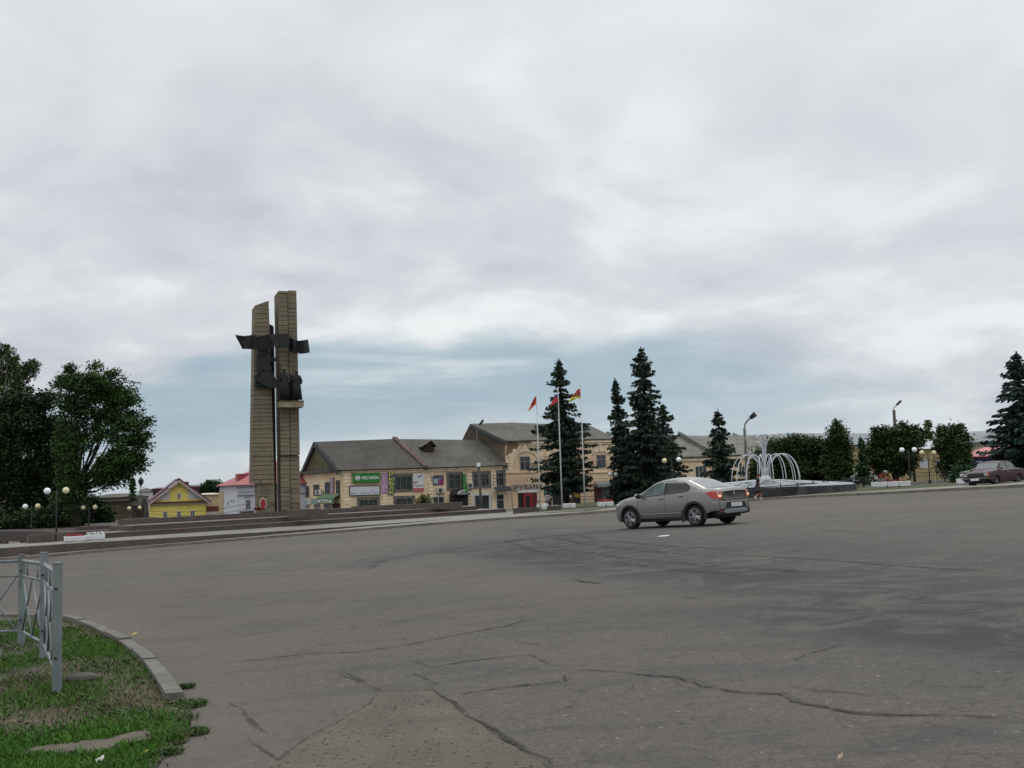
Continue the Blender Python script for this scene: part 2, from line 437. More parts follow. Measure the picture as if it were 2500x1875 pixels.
def crack_ex(t, co, c, p):
    a = t.ramp(t.noise(co, 9, 6, .8), .60, .46, .0, .95); t.L.new(a, p.inputs['Alpha']); return t.mix(t.noise(co, 20, 2, .5), (.016, .015, .013, 1), (.045, .04, .03, 1))
def crack_ex2(t, co, c, p):
    a = t.ramp(t.noise(co, 6, 6, .8), .58, .42, .0, .55); t.L.new(a, p.inputs['Alpha']); return t.mix(t.ramp(t.noise(co, 3, 3, .6), .45, .55), (.045, .042, .036, 1), (.075, .072, .045, 1))
crack_m = mat('crack', (.02, .02, .018), rough=1.0, extra=crack_ex)
crack_edge_m = mat('crack_edge_band', (.07, .062, .05), rough=1.0, extra=crack_ex2)  # broken, darker band of road colour along each crack
def cracks():
    mb = MB(); soft = MB(); k = 0
    lst = [ # photo polylines, width
     ([(820, 1645), (870, 1660), (930, 1690), (1000, 1690), (1052, 1685), (1073, 1701)], .011),
     ([(1052, 1685), (1073, 1701), (1110, 1725), (1180, 1775), (1240, 1815), (1300, 1850), (1345, 1880)], .030),
     ([(1073, 1701), (1150, 1692), (1250, 1678), (1330, 1670), (1385, 1664), (1400, 1645)], .022),
     ([(930, 1690), (905, 1715), (860, 1740), (830, 1745)], .016),
     ([(530, 1620), (640, 1610), (760, 1596), (870, 1592), (990, 1575), (1110, 1552), (1230, 1530), (1310, 1508)], .014),
     ([(555, 1715), (590, 1730), (600, 1750), (640, 1785), (690, 1797)], .008),
     ([(600, 1795), (640, 1830), (680, 1856), (720, 1825), (800, 1775), (860, 1742)], .008),
     ([(1000, 1612), (1060, 1628), (1120, 1618), (1250, 1602), (1300, 1600), (1340, 1620), (1390, 1632)], .012),
     ([(1400, 1635), (1500, 1640), (1590, 1650), (1660, 1655), (1720, 1675), (1790, 1690), (1850, 1693), (1907, 1693), (1940, 1712), (2020, 1730), (2100, 1742), (2200, 1747), (2350, 1748), (2500, 1752)], .03),
     ([(1590, 1614), (1650, 1603), (1700, 1597)], .012), ([(1930, 1680), (2040, 1690), (2170, 1697)], .02),
     ([(1400, 1415), (1440, 1422), (1490, 1427)], .05), ([(1460, 1439), (1560, 1438)], .02), ([(1660, 1459), (1720, 1463)], .04),
     ([(1720, 1350), (1800, 1355), (2000, 1367), (2180, 1381), (2440, 1398)], .03), ([(2210, 1311), (2240, 1310)], .06), ([(1990, 1293), (2130, 1302)], .03),
     ([(1930, 1616), (1960, 1602), (2030, 1580), (2090, 1570)], .012), ([(2140, 1526), (2210, 1533)], .03),
     ([(700, 1372), (1000, 1362), (1150, 1378)], .0),
     ([(405, 1468), (500, 1455)], .012), ([(740, 1545), (900, 1530), (1060, 1510)], .008), ([(1240, 1560), (1340, 1584)], .012),
     ([(800, 1648), (835, 1640), (900, 1668)], .008), ([(1000, 1640), (1085, 1678)], .006), ([(1235, 1645), (1290, 1632), (1400, 1625)], .008),
    ]
    for pts, w in lst:
        k += 1
        if w <= 0: continue
        w *= .62; V, Fa = ribbon('c', pts, w, None, .008, min(w * .9 + .010, .022), k, .035 if w < .018 else .06, True, 1.0); mb.add(V, Fa)
        V, Fa = ribbon('c', pts, w * 2.4 + .03, None, .004, w * .4, k + 50, .12); soft.add(V, Fa)
    o = mb.build('road_cracks', crack_m); flag_struct(o)
    def soft_ex(t, co, c, p):
        return c
    o = soft.build('road_crack_edges', crack_edge_m); flag_struct(o)
cracks()
def mark_ex(t, co, c, p):
    a = t.ramp(t.noise(co, 1.7, 7, .78, .8), .44, .62, 0, .62); t.L.new(a, p.inputs['Alpha']); return c
mark_m = mat('tyre_mark', (.030, .031, .033, 1), rough=.95, extra=mark_ex)
mb = MB()
for k, (pts, w) in enumerate([([(860, 1372), (960, 1352), (1080, 1338), (1230, 1322), (1380, 1306)], .22), ([(900, 1392), (930, 1372), (1010, 1356), (1120, 1346), (1220, 1340)], .2), ([(1180, 1318), (1290, 1303), (1420, 1296), (1560, 1291)], .25), ([(1200, 1330), (1300, 1312), (1440, 1303), (1560, 1297)], .22),
                            ([(1240, 1322), (1300, 1345), (1420, 1366), (1620, 1388), (1850, 1410)], .28), ([(1290, 1318), (1370, 1340), (1500, 1360), (1700, 1380), (2000, 1400)], .26), ([(1340, 1310), (1420, 1328), (1560, 1345), (1760, 1360)], .22), ([(1390, 1302), (1460, 1318), (1600, 1331), (1800, 1343)], .2), ([(560, 1378), (700, 1358), (860, 1343), (1000, 1331)], .16), ([(395, 1478), (450, 1470), (530, 1457)], .05), ([(410, 1484), (520, 1472), (640, 1462)], .04)]):
    V, Fa = ribbon('m', pts, w, None, .004, .012, 90 + k, .2, True, .4); V = [(a, b, c + .0006 * k) for a, b, c in V]; mb.add(V, Fa)
flag_struct(mb.build('tyre_marks', mark_m))
# worn painted line across the square
pm = mat('worn_road_paint', (.2, .185, .165), rough=.9, var=.35, vscale=2.5)
mb = MB()
for pts, w in [([(0, 1398), (60, 1397), (180, 1403)], .045), ([(280, 1402), (420, 1399), (600, 1397), (780, 1399), (900, 1402)], .03), ([(905, 1402), (960, 1404)], .02), ([(1520, 1424), (1560, 1426)], .05), ([(1620, 1429), (1720, 1434)], .05), ([(0, 1473), (120, 1471), (180, 1468)], .05), ([(2300, 1203), (2500, 1196)], .12)]:
    V, Fa = ribbon('l', pts, w, None, .004, .01, 7, .25, True, .8); mb.add(V, Fa)
flag_struct(mb.build('road_paint', pm))

# exposed old surface in the foreground (where the top layer has broken away)
def patch_material():
    def ex(t, co, c, p):
        a = t.noise(co, 1.8, 5, .6); b = t.noise(co, 70, 3, .7)
        base = t.mix(t.ramp(a, .35, .65), (.142, .122, .092, 1), (.108, .098, .080, 1))
        vor = t.n('ShaderNodeTexVoronoi'); vor.inputs['Scale'].default_value = 27.0; t.L.new(co, vor.inputs['Vector'])
        cr, cg, cb = t.sep(vor.outputs['Color'])
        d = vor.outputs['Distance']
        base = t.mix(t.math('MULTIPLY', t.math('GREATER_THAN', cr, .74), t.math('LESS_THAN', d, .36)), base, (.042, .038, .034, 1))
        base = t.mix(t.math('MULTIPLY', t.math('MULTIPLY', t.math('GREATER_THAN', cg, .86), t.math('LESS_THAN', d, .28)), .7), base, (.22, .19, .155, 1))
        base = t.mix(t.ramp(b, .4, .7, 0, .5), base, (.055, .048, .04, 1))
        bn = t.n('ShaderNodeBump'); bn.inputs['Strength'].default_value = .8; bn.inputs['Distance'].default_value = .02
        t.L.new(t.math('SUBTRACT', b, d), bn.inputs['Height']); t.L.new(bn.outputs[0], p.inputs['Normal'])
        return base
    return mat('old_surface', (.1, .09, .07), rough=.95, spec=.2, extra=ex)
def flat_poly(name, pts, m_, h, jit=.03, step=.12, seed=5):
    rng = random.Random(seed); P = [G(a, b)[:2] for a, b in pts]; Q = []
    for a, b in zip(P, P[1:] + P[:1]):
        n = max(1, int(np.linalg.norm(b - a) / step))
        for i in range(n):
            q = a + (b - a) * i / n; Q.append(q + np.array([rng.uniform(-jit, jit), rng.uniform(-jit, jit)]))
    mb = MB(); mb.add([(q[0], q[1], float(gz(q[0], q[1])) + h) for q in Q], [tuple(range(len(Q)))])
    o = mb.build(name, m_)
    return o
p_ = flat_poly('road_patch', [(925, 1692), (1055, 1688), (1075, 1703), (1110, 1727), (1180, 1777), (1240, 1817), (1300, 1852), (1350, 1885), (1500, 1990), (640, 1990), (650, 1880), (690, 1860), (720, 1828), (800, 1778), (860, 1742), (905, 1715)], patch_material(), .006, .012, .08)
flag_struct(p_)
# ---------------------------------------------------------------- kerb strips and pavement on the far side
conc_m = mat('kerb_concrete', (.17, .15, .115), rough=.9, var=.22, vscale=1.2, bump=.4, bscale=30)
def walk_ex(t, co, c, p):
    a = t.noise(co, .35, 5, .6)
    base = t.mix(t.ramp(a, .38, .62), (.19, .188, .16, 1), (.15, .147, .125, 1))
    return t.mix(t.ramp(t.noise(co, 9, 4, .7), .4, .75, 0, .4), base, (.12, .115, .1, 1))
walk_m = mat('pavement_concrete', (.2, .19, .16), rough=.9, extra=walk_ex, bump=.3, bscale=15)
granite_m = None
def gran_ex(t, co, c, p):
    a = t.noise(co, 1.1, 5, .65, .6); b = t.noise(co, 14, 3, .7)
    base = t.mix(t.ramp(a, .35, .66), (.088, .067, .059, 1), (.061, .050, .045, 1))
    base = t.mix(t.ramp(b, .45, .75, 0, .45), base, (.15, .115, .10, 1))
    # dark joints between slabs
    x, y, z = t.sep(t.mapping(co, rot=(0, 0, -R(41))))
    fr = t.math('FRACT', t.math('MULTIPLY', x, .55))
    j = t.math('LESS_THAN', fr, .022)
    return t.mix(t.math('MULTIPLY', j, .7), base, (.02, .018, .017, 1))
granite_m = mat('red_granite', (.09, .06, .05), rough=.6, extra=gran_ex, bump=.2, bscale=18)
tread_m = mat('granite_tread', (.17, .135, .12), rough=.6, var=.25, vscale=2, bump=.2)

EDGE = [(-160, 1382), (0, 1370), (124, 1360), (226, 1350), (362, 1338.5), (500, 1327), (725, 1309), (920, 1293), (1150, 1274), (1400, 1258.5), (1506, 1250), (1640, 1238.5), (1813, 1224.5), (1964, 1215), (2150, 1207.5), (2363, 1196.5), (2500, 1190), (2800, 1172)]
def far_kerb():
    P = [G(a, b) for a, b in EDGE]
    # smooth
    for _ in range(1):
        Q = [P[0]]
        for a, b in zip(P[:-1], P[1:]): Q += [a * .75 + b * .25, a * .25 + b * .75]
        Q.append(P[-1]); P = Q
    mb = MB(); K = []
    for i, p in enumerate(P):
        t = P[min(i + 1, len(P) - 1)] - P[max(i - 1, 0)]; t = t[:2] / np.linalg.norm(t[:2]); nn = np.array([-t[1], t[0]])
        z = float(gz(p[0], p[1])); q = p[:2] + nn * .18
        K.append((p[:2], q, z))
    vs = []
    for a, q, z in K: vs += [(a[0], a[1], z - .15), (a[0], a[1], z + .15), (q[0], q[1], z + .15), (q[0], q[1], z - .15)]
    fs = []
    for i in range(len(K) - 1):
        for k in range(4): fs.append((4 * i + k, 4 * i + (k + 1) % 4, 4 * i + 4 + (k + 1) % 4, 4 * i + 4 + k))
    mb.add(vs, fs); o = mb.build('kerb', conc_m); flag_struct(o)
    return K
KERB = far_kerb()
# pavement behind the kerb; follows the kerb on the right, the raised terrace stands on it at left
TER = -1.1            # level of the terrace the stairs stand on
EDX = [CX + F * (float(np.dot(np.array([a[0], a[1], z - 1.6]), RT)) / float(np.dot(np.array([a[0], a[1], z - 1.6]), fw))) for a, q, z in KERB]
mb = MB(); vs = []; fs = []
for i, (a, q, z) in enumerate(KERB):
    t = np.array([1.0, 0]); 
    j = min(i + 1, len(KERB) - 1); k = max(i - 1, 0)
    t = KERB[j][0] - KERB[k][0]; t = t / np.linalg.norm(t); nn = np.array([-t[1], t[0]])
    PW = float(np.interp(EDX[i], [1200, 1330, 1500, 1640, 1790, 1830, 2060, 2110, 2160, 2400], [14, 13, 12, 9, 4, 1.6, 1.6, 6, 8, 6]))
    for s, w_ in enumerate((0, 1.2, PW, PW + 60)):
        v = q + nn * w_ if s < 3 else q + np.array([nn[0] * 0, 1]) * w_
        vs.append((v[0], v[1], float(gz(v[0], v[1])) + .142 - (0.0 if s < 3 else 0)))
for i in range(len(KERB) - 1):
    for s in range(2): a = 4 * i + s; fs.append((a, a + 1, a + 5, a + 4))
mb.add(vs, fs); flag_struct(mb.build('pavement', walk_m))
lawn_m = mat('lawn', (.048, .056, .020), rough=.95, var=.45, vscale=1.5, bump=.8, bscale=25)
mb = MB(); mb.add([(v[0], v[1], v[2] - .01) if k % 4 < 3 else v for k, v in enumerate(vs)], [(4 * i + 2, 4 * i + 3, 4 * i + 7, 4 * i + 6) for i in range(len(KERB) - 1) if EDX[i] > 1300])
flag_struct(mb.build('lawn', lawn_m))

# ---------------------------------------------------------------- monument terrace and stairs
def lv(p, z): q = L(p[0], p[1], z); return q[:2]
PLZ = -.1
lev = [  # name, front-left px, front-right px, level
 ('top', (-330, 1301), (1131, 1225.5), PLZ), ('s2', (318, 1283), (1167, 1234.4), -.44), ('s1', (250, 1301), (1205, 1243.4), -.78)]
topL, topR = lv((296, 1269), PLZ), lv((1129, 1225.7), PLZ)
s2L, s2R = lv((323, 1283), -.44), lv((1165, 1234.7), -.44)
s1L, s1R = lv((255, 1301), -.78), lv((1235, 1241.6), -.78)
s0L, s0R = lv((163, 1327.5), TER), lv((1330, 1250), TER)
D = (topR - topL) / np.linalg.norm(topR - topL); Nn = np.array([-D[1], D[0]])
st = thing('granite_stairs', 'broad low stairs of brown granite slabs leading up to the monument', 'stairs', (topL[0], topL[1], TER))
def slab(mb, a, b, depth, z0, z1):
    a3 = np.array([a[0], a[1], z0]); b3 = np.array([b[0], b[1], z0]); n3 = np.array([Nn[0], Nn[1], 0]) * depth
    mb.prism([a3, b3, b3 + n3, a3 + n3][::-1], (0, 0, z1 - z0))
def step_(name, a, b, z0, z1, depth):
    mb = MB(); slab(mb, a, b, depth, z0 - .6, z1 - .05); o = mb.build('step', granite_m, st)
    mb = MB(); d2 = np.array([Nn[0], Nn[1]]); slab(mb, a - d2 * .04, b - d2 * .04, depth, z1 - .05, z1); mb.build('tread', tread_m, o)
step_('a', s1L, s1R, TER, -.78, 3)
step_('b', s2L, s2R, -.78, -.44, 3)
mb = MB(); slab(mb, topL, topR, .45, -1.1, PLZ); mb.build('parapet', granite_m, st)
mb = MB(); mb.prism([np.array([p[0], p[1], -1.4]) for p in (topL + Nn * .46 - D * 3, topR + Nn * .46 + D * 2, topR + Nn * 24 + D * 2, topL + Nn * 24 - D * 3)][::-1], (0, 0, .68)); flag_struct(mb.build('plaza_pavement', mat('plaza_slabs', (.06, .05, .045), rough=.8, var=.25)))
# parapet blocks standing at the head of the stairs
mb = MB()
def par(px0, py0, px1, py1, z0, z1, th, name, label, lvl=None):
    a = lv((px0, py0), z1); b = lv((px1, py1), z1); mb = MB()
    a3 = np.array([a[0], a[1], z0]); b3 = np.array([b[0], b[1], z0]); d = b3 - a3; n = np.array([-d[1], d[0], 0]); n = n / np.linalg.norm(n) * th
    mb.prism([a3, b3, b3 + n, a3 + n][::-1], (0, 0, z1 - z0)); o = mb.build(name, granite_m)
    return tag(o, label, 'wall', 'brown granite walls round the monument terrace')
par(302, 1266, 384, 1262.5, PLZ - .4, PLZ + .02, .35, 'granite_parapet', 'low brown granite parapet below the yellow house, at the left end of the stairs')
par(700, 1246.5, 800, 1243, PLZ - .42, PLZ + .10, .4, 'granite_parapet', 'greyer granite block standing at the foot of the tall pillars, beside their right side')
par(860, 1236.3, 1129, 1225.6, PLZ - .42, PLZ + .07, .4, 'granite_parapet', 'long low granite parapet in front of the shop building, right of the monument')
par(188, 1287, 319, 1280, TER, -.50, .4, 'granite_wall', 'brown granite end wall stepping down between the stairs and the trees')
par(70, 1306, 134, 1302.5, TER-.4, -.62, .4, 'granite_wall', 'leftmost short granite wall under the dark trees, left of the pole')
par(139, 1302, 166, 1299.5, TER-.4, -.62, .4, 'granite_wall', 'short granite wall just left of the white planters, right of the gap')
par(1255, 1241, 1322, 1238.5, TER - .2, -.66, .5, 'granite_parapet', 'granite block beside the white flower planter at the right end of the stairs')
par(1345, 1236, 1372, 1234.5, -1.3, -.62, .5, 'granite_parapet', 'brown granite block between the two white planters near the flagpoles')
# terrace pavement and its retaining wall to the road
e = [s0L + (s0L - s0R) / np.linalg.norm(s0R - s0L) * 16, s0L, lv((497, 1308), TER), lv((730, 1293.5), TER), lv((960, 1277.5), TER), s0R]
e2 = [s1L + (s1L - s1R) / np.linalg.norm(s1R - s1L) * 16, s1L, s1L * .76 + s1R * .24, s1L * .5 + s1R * .5, s1L * .25 + s1R * .75, s1R + D * 2]
mb = MB(); vs = [(p[0], p[1], TER) for p in e] + [(p[0] + Nn[0], p[1] + Nn[1], TER) for p in e2]
mb.add(vs, [(i, i + 1, i + 7, i + 6) for i in range(5)]); flag_struct(mb.build('terrace_pavement', walk_m))
mb = MB()
fr = e[:5]
vs = []
for p in fr: vs += [(p[0], p[1], TER - .004), (p[0], p[1], TER - 2.6), (p[0] - Nn[0] * -.35, p[1] + Nn[1] * .35, TER - .004)]
mb.add(vs, [(3 * i, 3 * i + 1, 3 * i + 4, 3 * i + 3) for i in range(4)] + [(3 * i + 2, 3 * i, 3 * i + 3, 3 * i + 5) for i in range(4)])
tag(mb.build('retaining_wall', granite_m), 'brown granite retaining wall between road kerb and raised pavement', 'wall')
# ================================================================ MONUMENT
def stone_ex(t, co, c, p):
    a = t.noise(co, 1.3, 5, .65); b = t.noise(co, 9, 4, .7)
    base = t.mix(t.ramp(a, .34, .66), (.185, .155, .106, 1), (.130, .112, .080, 1))
    base = t.mix(t.ramp(t.noise(t.mapping(co, scale=(1.4, 1.4, .22)), 1.6, 5, .7), .52, .68, 0, .5), base, (.085, .072, .052, 1))
    base = t.mix(t.ramp(b, .45, .8, 0, .5), base, (.11, .085, .058, 1))
    x, y, z = t.sep(co)
    row = t.math('FLOOR', t.math('MULTIPLY', z, 3.1))
    wn = t.n('ShaderNodeTexWhiteNoise', noise_dimensions='1D'); t.L.new(row, wn.inputs['W'])
    base = t.mix(t.ramp(wn.outputs['Value'], 0, 1, 0, .6), base, (.215, .178, .12, 1))
    return base
stone_m = mat('ribbed_stone', (.2, .15, .09), rough=.9, extra=stone_ex, bump=.5, bscale=14)
joint_m = mat('stone_joint', (.030, .025, .018), rough=1, var=.4, vscale=2)
ledge_m = mat('ledge_stone', (.22, .19, .125), rough=.85, var=.25, vscale=2, bump=.3)
bronze_m = mat('dark_bronze', (.010, .012, .014), rough=.55, metal=.1, var=.5, vscale=1.5, bump=.35, bscale=5, spec=.35)
fin_m = mat('dark_fin', (.022, .014, .012), rough=.8, var=.3)
MP = Pl(670, 78, 20)
def fpoly(pts, off=0.0, P=MP): return [P.pt(a, b, off) for a, b in pts]
def ribbed(mb, jb, left, right, z0, z1, depth, off=0.0, P=MP, course=.325, seed=0, rib=.05, topz=None):
    """pillar of projecting stone courses; left/right give u as a function of z; topz(u) trims the slanted head"""
    rng = random.Random(seed); z = z0
    while z < z1 - .05:
        h = course * rng.uniform(.82, 1.2); zt = min(z + h, z1)
        for (za, zb, inset, b) in ((z, zt - .032, 0.0, mb), (zt - .032, zt, .06, jb)):
            j = rng.uniform(-.02, .02) if inset == 0 else 0
            la, ra, lb, rb = left(za) + inset, right(za) - inset, left(zb) + inset, right(zb) - inset
            f0 = off + inset + j
            cut = lambda u, zz: min(zz, topz(u)) if topz else zz
            poly = [P.w(la, f0, min(za, cut(la, 99))), P.w(ra, f0, min(za, cut(ra, 99))), P.w(rb, f0, cut(rb, zb)), P.w(lb, f0, cut(lb, zb))]
            b.prism(poly, P.n * (depth - 2 * inset + j))
        z = zt
def lin(p0, p1, P=MP):
    (u0_, z0_), (u1_, z1_) = P.uz(*p0), P.uz(*p1)
    return lambda z: u0_ + (u1_ - u0_) * (z - z0_) / (z1_ - z0_)
mon = thing('war_monument', 'tall monument of two ribbed brown stone pillars crossed by a dark metal banner', 'monument', MP.w(0, 1, PLZ))
# left pillar
lp = MB(); lj = MB()
zA = MP.uz(640, 1180)[1]; u1, zl = MP.uz(622, 746); u2, zr = MP.uz(655.8, 733.5)
ribbed(lp, lj, lin((615, 1180), (622.5, 746)), lin((670, 1180), (656, 733)), zA, zr, 2.0, 0, topz=lambda u: zl + (zr - zl) * (u - u1) / (u2 - u1), seed=1)
o = lp.build('left_pillar', stone_m, mon); lj.build('joint', joint_m, o)
zB = PLZ - 1
bs = MB(); bj = MB(); ub0, ub1 = MP.uz(629, 1215)[0], MP.uz(671.5, 1215)[0]
bs.prism([MP.w(ub0, .22, zB), MP.w(ub1, .22, zB), MP.w(ub1, .22, zA + .01), MP.w(ub0, .22, zA + .01)], MP.n * 1.5)
o = bs.build('pillar_base', stone_m, mon)
car = MB()   # carved dates and ornament on the base, worn
rng = random.Random(4)
for px, py, w_, h_ in [(640, 1192, 3, 1), (640, 1199, 3, 1), (656, 1196, 2, 3), (639, 1186, 2, 3), (637, 1212, 10, .7), (650, 1212, 10, .7), (634, 1217, 2, 1.5), (639, 1219, 1.5, 3), (646, 1215, 1.5, 4), (653, 1213, 1.5, 4), (655, 1226, 2, 3), (662, 1227, 1.5, 4), (661, 1235, 2, 4), (655, 1240, 3, 2), (668, 1233, 1.5, 5), (647, 1224, 5, .7), (664, 1219, 6, .7), (648, 1206, 18, .6), (636, 1176, 2, 5)]:
    u, z = MP.uz(px, py); car.box(MP.w(u, .215 if py > 1180 else -.005, z), (w_ * .03, .02, h_ * .03), MP.phi); car.build('carved_ornament', joint_m, o); car = MB()
# dark fin between the pillars
fn = MB(); fn.prism(fpoly([(669, 1250), (676.5, 1250), (668.5, 800), (666, 795), (658, 791), (656, 800)], .9), MP.n * .25); fn.build('metal_fin', fin_m, mon)
# right pair of pillars, upper (proud) and lower (set back) lengths
zC = MP.uz(700, 1111)[1]
for k, (a0, a1, b0, b1, zt, sd, nm) in enumerate([((687.5, 1247), (679.3, 709), (710.6, 1247), (701.5, 709), MP.uz(690, 710)[1], 2, 'middle_pillar'), ((712, 1245), (703.3, 708), (735.5, 1245), (724, 708), MP.uz(712, 708)[1], 3, 'right_pillar')]):
    lo_, jo_, hi_, jh_ = MB(), MB(), MB(), MB()
    ribbed(lo_, jo_, lin(a0, a1), lin(b0, b1), PLZ - 1, zC, 2.1, .22 + .08 * k, seed=sd)
    ribbed(hi_, jh_, lin(a0, a1), lin(b0, b1), zC, zt, 2.3, .0 + .08 * k, seed=sd + 5)
    lo_.add(hi_.v, hi_.f); jo_.add(jh_.v, jh_.f)
    o = lo_.build(nm, stone_m, mon); jo_.build('joint', joint_m, o)
# ledge carrying the figures
lg = MB(); lg.prism(fpoly([(682, 994), (740, 994), (742, 990), (742, 979), (683, 979), (682, 983)], -1.15), MP.n * 1.3); lg.build('ledge', ledge_m, mon)
lg = MB(); lg.prism(fpoly([(683, 979), (742.5, 979), (742.5, 977.8), (683, 977.8)], -1.2), MP.n * 1.3); lg.build('ledge_cap', bronze_m, mon)
# banner: folded sheets of dark metal in front of the pillars
bn = MB()
tops = [(574, 817.5, -.5), (601, 821, -.95), (620, 815.5, -.55), (634, 819.5, -.75), (654, 815, -.6), (660, 816.5, -.7)]
bots = [(592.5, 852, -.5), (603, 851.5, -.95), (634, 853, -.55), (640, 854, -.75), (672, 848, -.6), (672, 848, -.7)]
def sheet(T, B, th=.10):
    for i in range(len(T) - 1):
        q = [MP.pt(B[i][0], B[i][1], B[i][2]), MP.pt(B[i + 1][0], B[i + 1][1], B[i + 1][2]), MP.pt(T[i + 1][0], T[i + 1][1], T[i + 1][2]), MP.pt(T[i][0], T[i][1], T[i][2])]
        bn.prism(q, MP.n * th)
sheet([(574, 817.5, -.45), (600, 820.5, -.9), (622, 816, -.5)], [(592.5, 852, -.45), (602, 851.5, -.9), (620, 852.5, -.5)])
sheet([(600, 819, -.5), (625, 822, -.35), (645, 819, -.7), (656, 815.5, -.9)], [(603, 851, -.5), (628, 853, -.35), (650, 852.5, -.7), (671, 850, -.9)])
sheet([(655, 815, -1.25), (706, 816, -1.0), (707.5, 822, -.5), (716, 828, -.75), (729, 832, -.45)], [(672, 848, -1.25), (706, 849, -1.0), (707.5, 858, -.5), (716, 861, -.75), (729, 862, -.45)])
sheet([(728, 832, -.5), (741, 830.5, -.8), (752, 828.5, -.5)], [(730, 864, -.5), (744, 862.5, -.8), (756.5, 860.5, -.5)])
bn.build('metal_banner', bronze_m, mon)
# relief: a winged/flying form on the left pillar
rl = MB()
def slabf(pts, off, th): rl.prism(fpoly(pts, off), MP.n * th)
slabf([(620, 918), (630, 911), (643, 905), (655, 900), (664, 903), (672, 922), (676, 934), (672, 947), (655, 946), (640, 945), (626, 945), (622, 935)], -.45, .5)
slabf([(626, 868), (629, 862), (633, 872), (640, 876), (655, 874), (665, 873), (676, 874), (675, 880), (664, 884), (656, 886), (664, 900), (664, 905), (655, 915), (645, 920), (634, 912), (628, 900), (625, 885)], -.5, .45)
slabf([(627, 930), (640, 912), (652, 898), (662, 915), (668, 932), (676, 930), (682, 925), (680, 945), (660, 948), (640, 938)], -.75, .35)
slabf([(640, 895), (650, 888), (660, 890), (664, 900), (655, 905), (644, 903)], -.78, .3)
slabf([(660, 875), (678, 872), (679, 876), (668, 880), (660, 884)], -.62, .25)
slabf([(632, 855), (655, 852), (660, 866), (640, 872), (633, 866)], -.15, .14)
rlo = rl.build('relief_sculpture', bronze_m, mon)

# ---------------------------------------------------------------- figures: continuous skinned bodies
def skin_figure(name, joints, edges, rad, m_, parent=None, sub=2, root='pelvis', world=True):
    names = list(joints); me = bpy.data.meshes.new(name)
    me.from_pydata([tuple(map(float, joints[n])) for n in names], [(names.index(a), names.index(b)) for a, b in edges], [])
    o = bpy.data.objects.new('tmp', me); COL.objects.link(o)
    sk = o.modifiers.new('s', 'SKIN'); sk.use_smooth_shade = True
    for i, n in enumerate(names):
        r = rad[n]; r = r if hasattr(r, '__len__') else (r, r)
        me.skin_vertices[0].data[i].radius = r; me.skin_vertices[0].data[i].use_root = (n == root)
    sb = o.modifiers.new('u', 'SUBSURF'); sb.levels = sub; sb.render_levels = sub
    dg = bpy.context.evaluated_depsgraph_get(); dg.update()
    e = o.evaluated_get(dg); nm = bpy.data.meshes.new_from_object(e)
    bpy.data.objects.remove(o)
    nm.name = name; nm.materials.clear(); nm.materials.append(m_)
    off = np.array(root_of(parent).location) if (parent is not None and world) else np.zeros(3)
    if np.any(off): nm.transform(Matrix.Translation(Vector(-off)))
    nm.polygons.foreach_set('use_smooth', [True] * len(nm.polygons))
    ob = bpy.data.objects.new(name, nm); COL.objects.link(ob); ob.parent = parent
    return ob
def statue(px, py_base, py_top, off, name, flip, staff, sd):
    b = MP.pt(px, py_base, off); H = MP.pt(px, py_top, off)[2] - b[2]; s = H / 1.0
    d, n = MP.d * flip, -MP.n
    def q(x, y, z): return b + d * x * s + n * y * s + np.array([0, 0, z * s])
    J = {'pelvis': q(0, 0, .48), 'chest': q(0, .01, .70), 'neck': q(0, .02, .83), 'head': q(.0, .03, .90), 'crown': q(0, .03, .965), 'hem1': q(0, 0, .25), 'hem': q(0, 0, .03),
         'shl': q(-.10, .01, .78), 'ell': q(-.15, .03, .62), 'hal': q(-.11, .08, .52), 'shr': q(.10, .01, .78), 'elr': q(.145, .05, .64), 'har': q(.08, .11, .72 if staff else .55)}
    E = [('pelvis', 'chest'), ('chest', 'neck'), ('neck', 'head'), ('head', 'crown'), ('pelvis', 'hem1'), ('hem1', 'hem'), ('chest', 'shl'), ('shl', 'ell'), ('ell', 'hal'), ('chest', 'shr'), ('shr', 'elr'), ('elr', 'har')]
    Rr = {'pelvis': (.115, .085), 'chest': (.115, .08), 'neck': .042, 'head': .052, 'crown': .035, 'hem1': (.125, .10), 'hem': (.14, .11), 'shl': .055, 'ell': .045, 'hal': .03, 'shr': .055, 'elr': .045, 'har': .03}
    Rr = {k: (tuple(x * s for x in v) if hasattr(v, '__len__') else v * s) for k, v in Rr.items()}
    fig = skin_figure(name, J, E, Rr, bronze_m, mon)
    mb = MB()
    # folds of the cloak and the lifted spear or sword
    for k in range(7):
        x = -.11 + .037 * k; mb.tube([q(x * .8, .085, .62), q(x, .10, .35), q(x * 1.25, .115, .02)], [.010 * s, .018 * s, .024 * s], 6)
    mb.build('cloak_fold', bronze_m, fig, smooth=True)
    if staff:
        mb = MB(); mb.tube([q(.13, .10, .55), q(.115, .10, 1.12)], .010 * s, 6); mb.box(q(.12, .10, .86), (.07 * s, .02 * s, .02 * s), MP.phi); mb.build('weapon', bronze_m, fig)
    # helmet with brim
    mb = MB(); mb.lathe(q(0, .03, .925), [(.001 * s, .052 * s), (.03 * s, .045 * s), (.048 * s, .02 * s), (.05 * s, 0), (.056 * s, -.004 * s), (.03 * s, -.008 * s)], 14); mb.build('helmet', bronze_m, fig, smooth=True)
statue(694, 978.5, 899, -.72, 'figure', -1, True, 1)
statue(725, 978.5, 903, -.72, 'figure', -1, True, 2)
statue(711, 978.5, 912, -.30, 'figure', 1, False, 3)
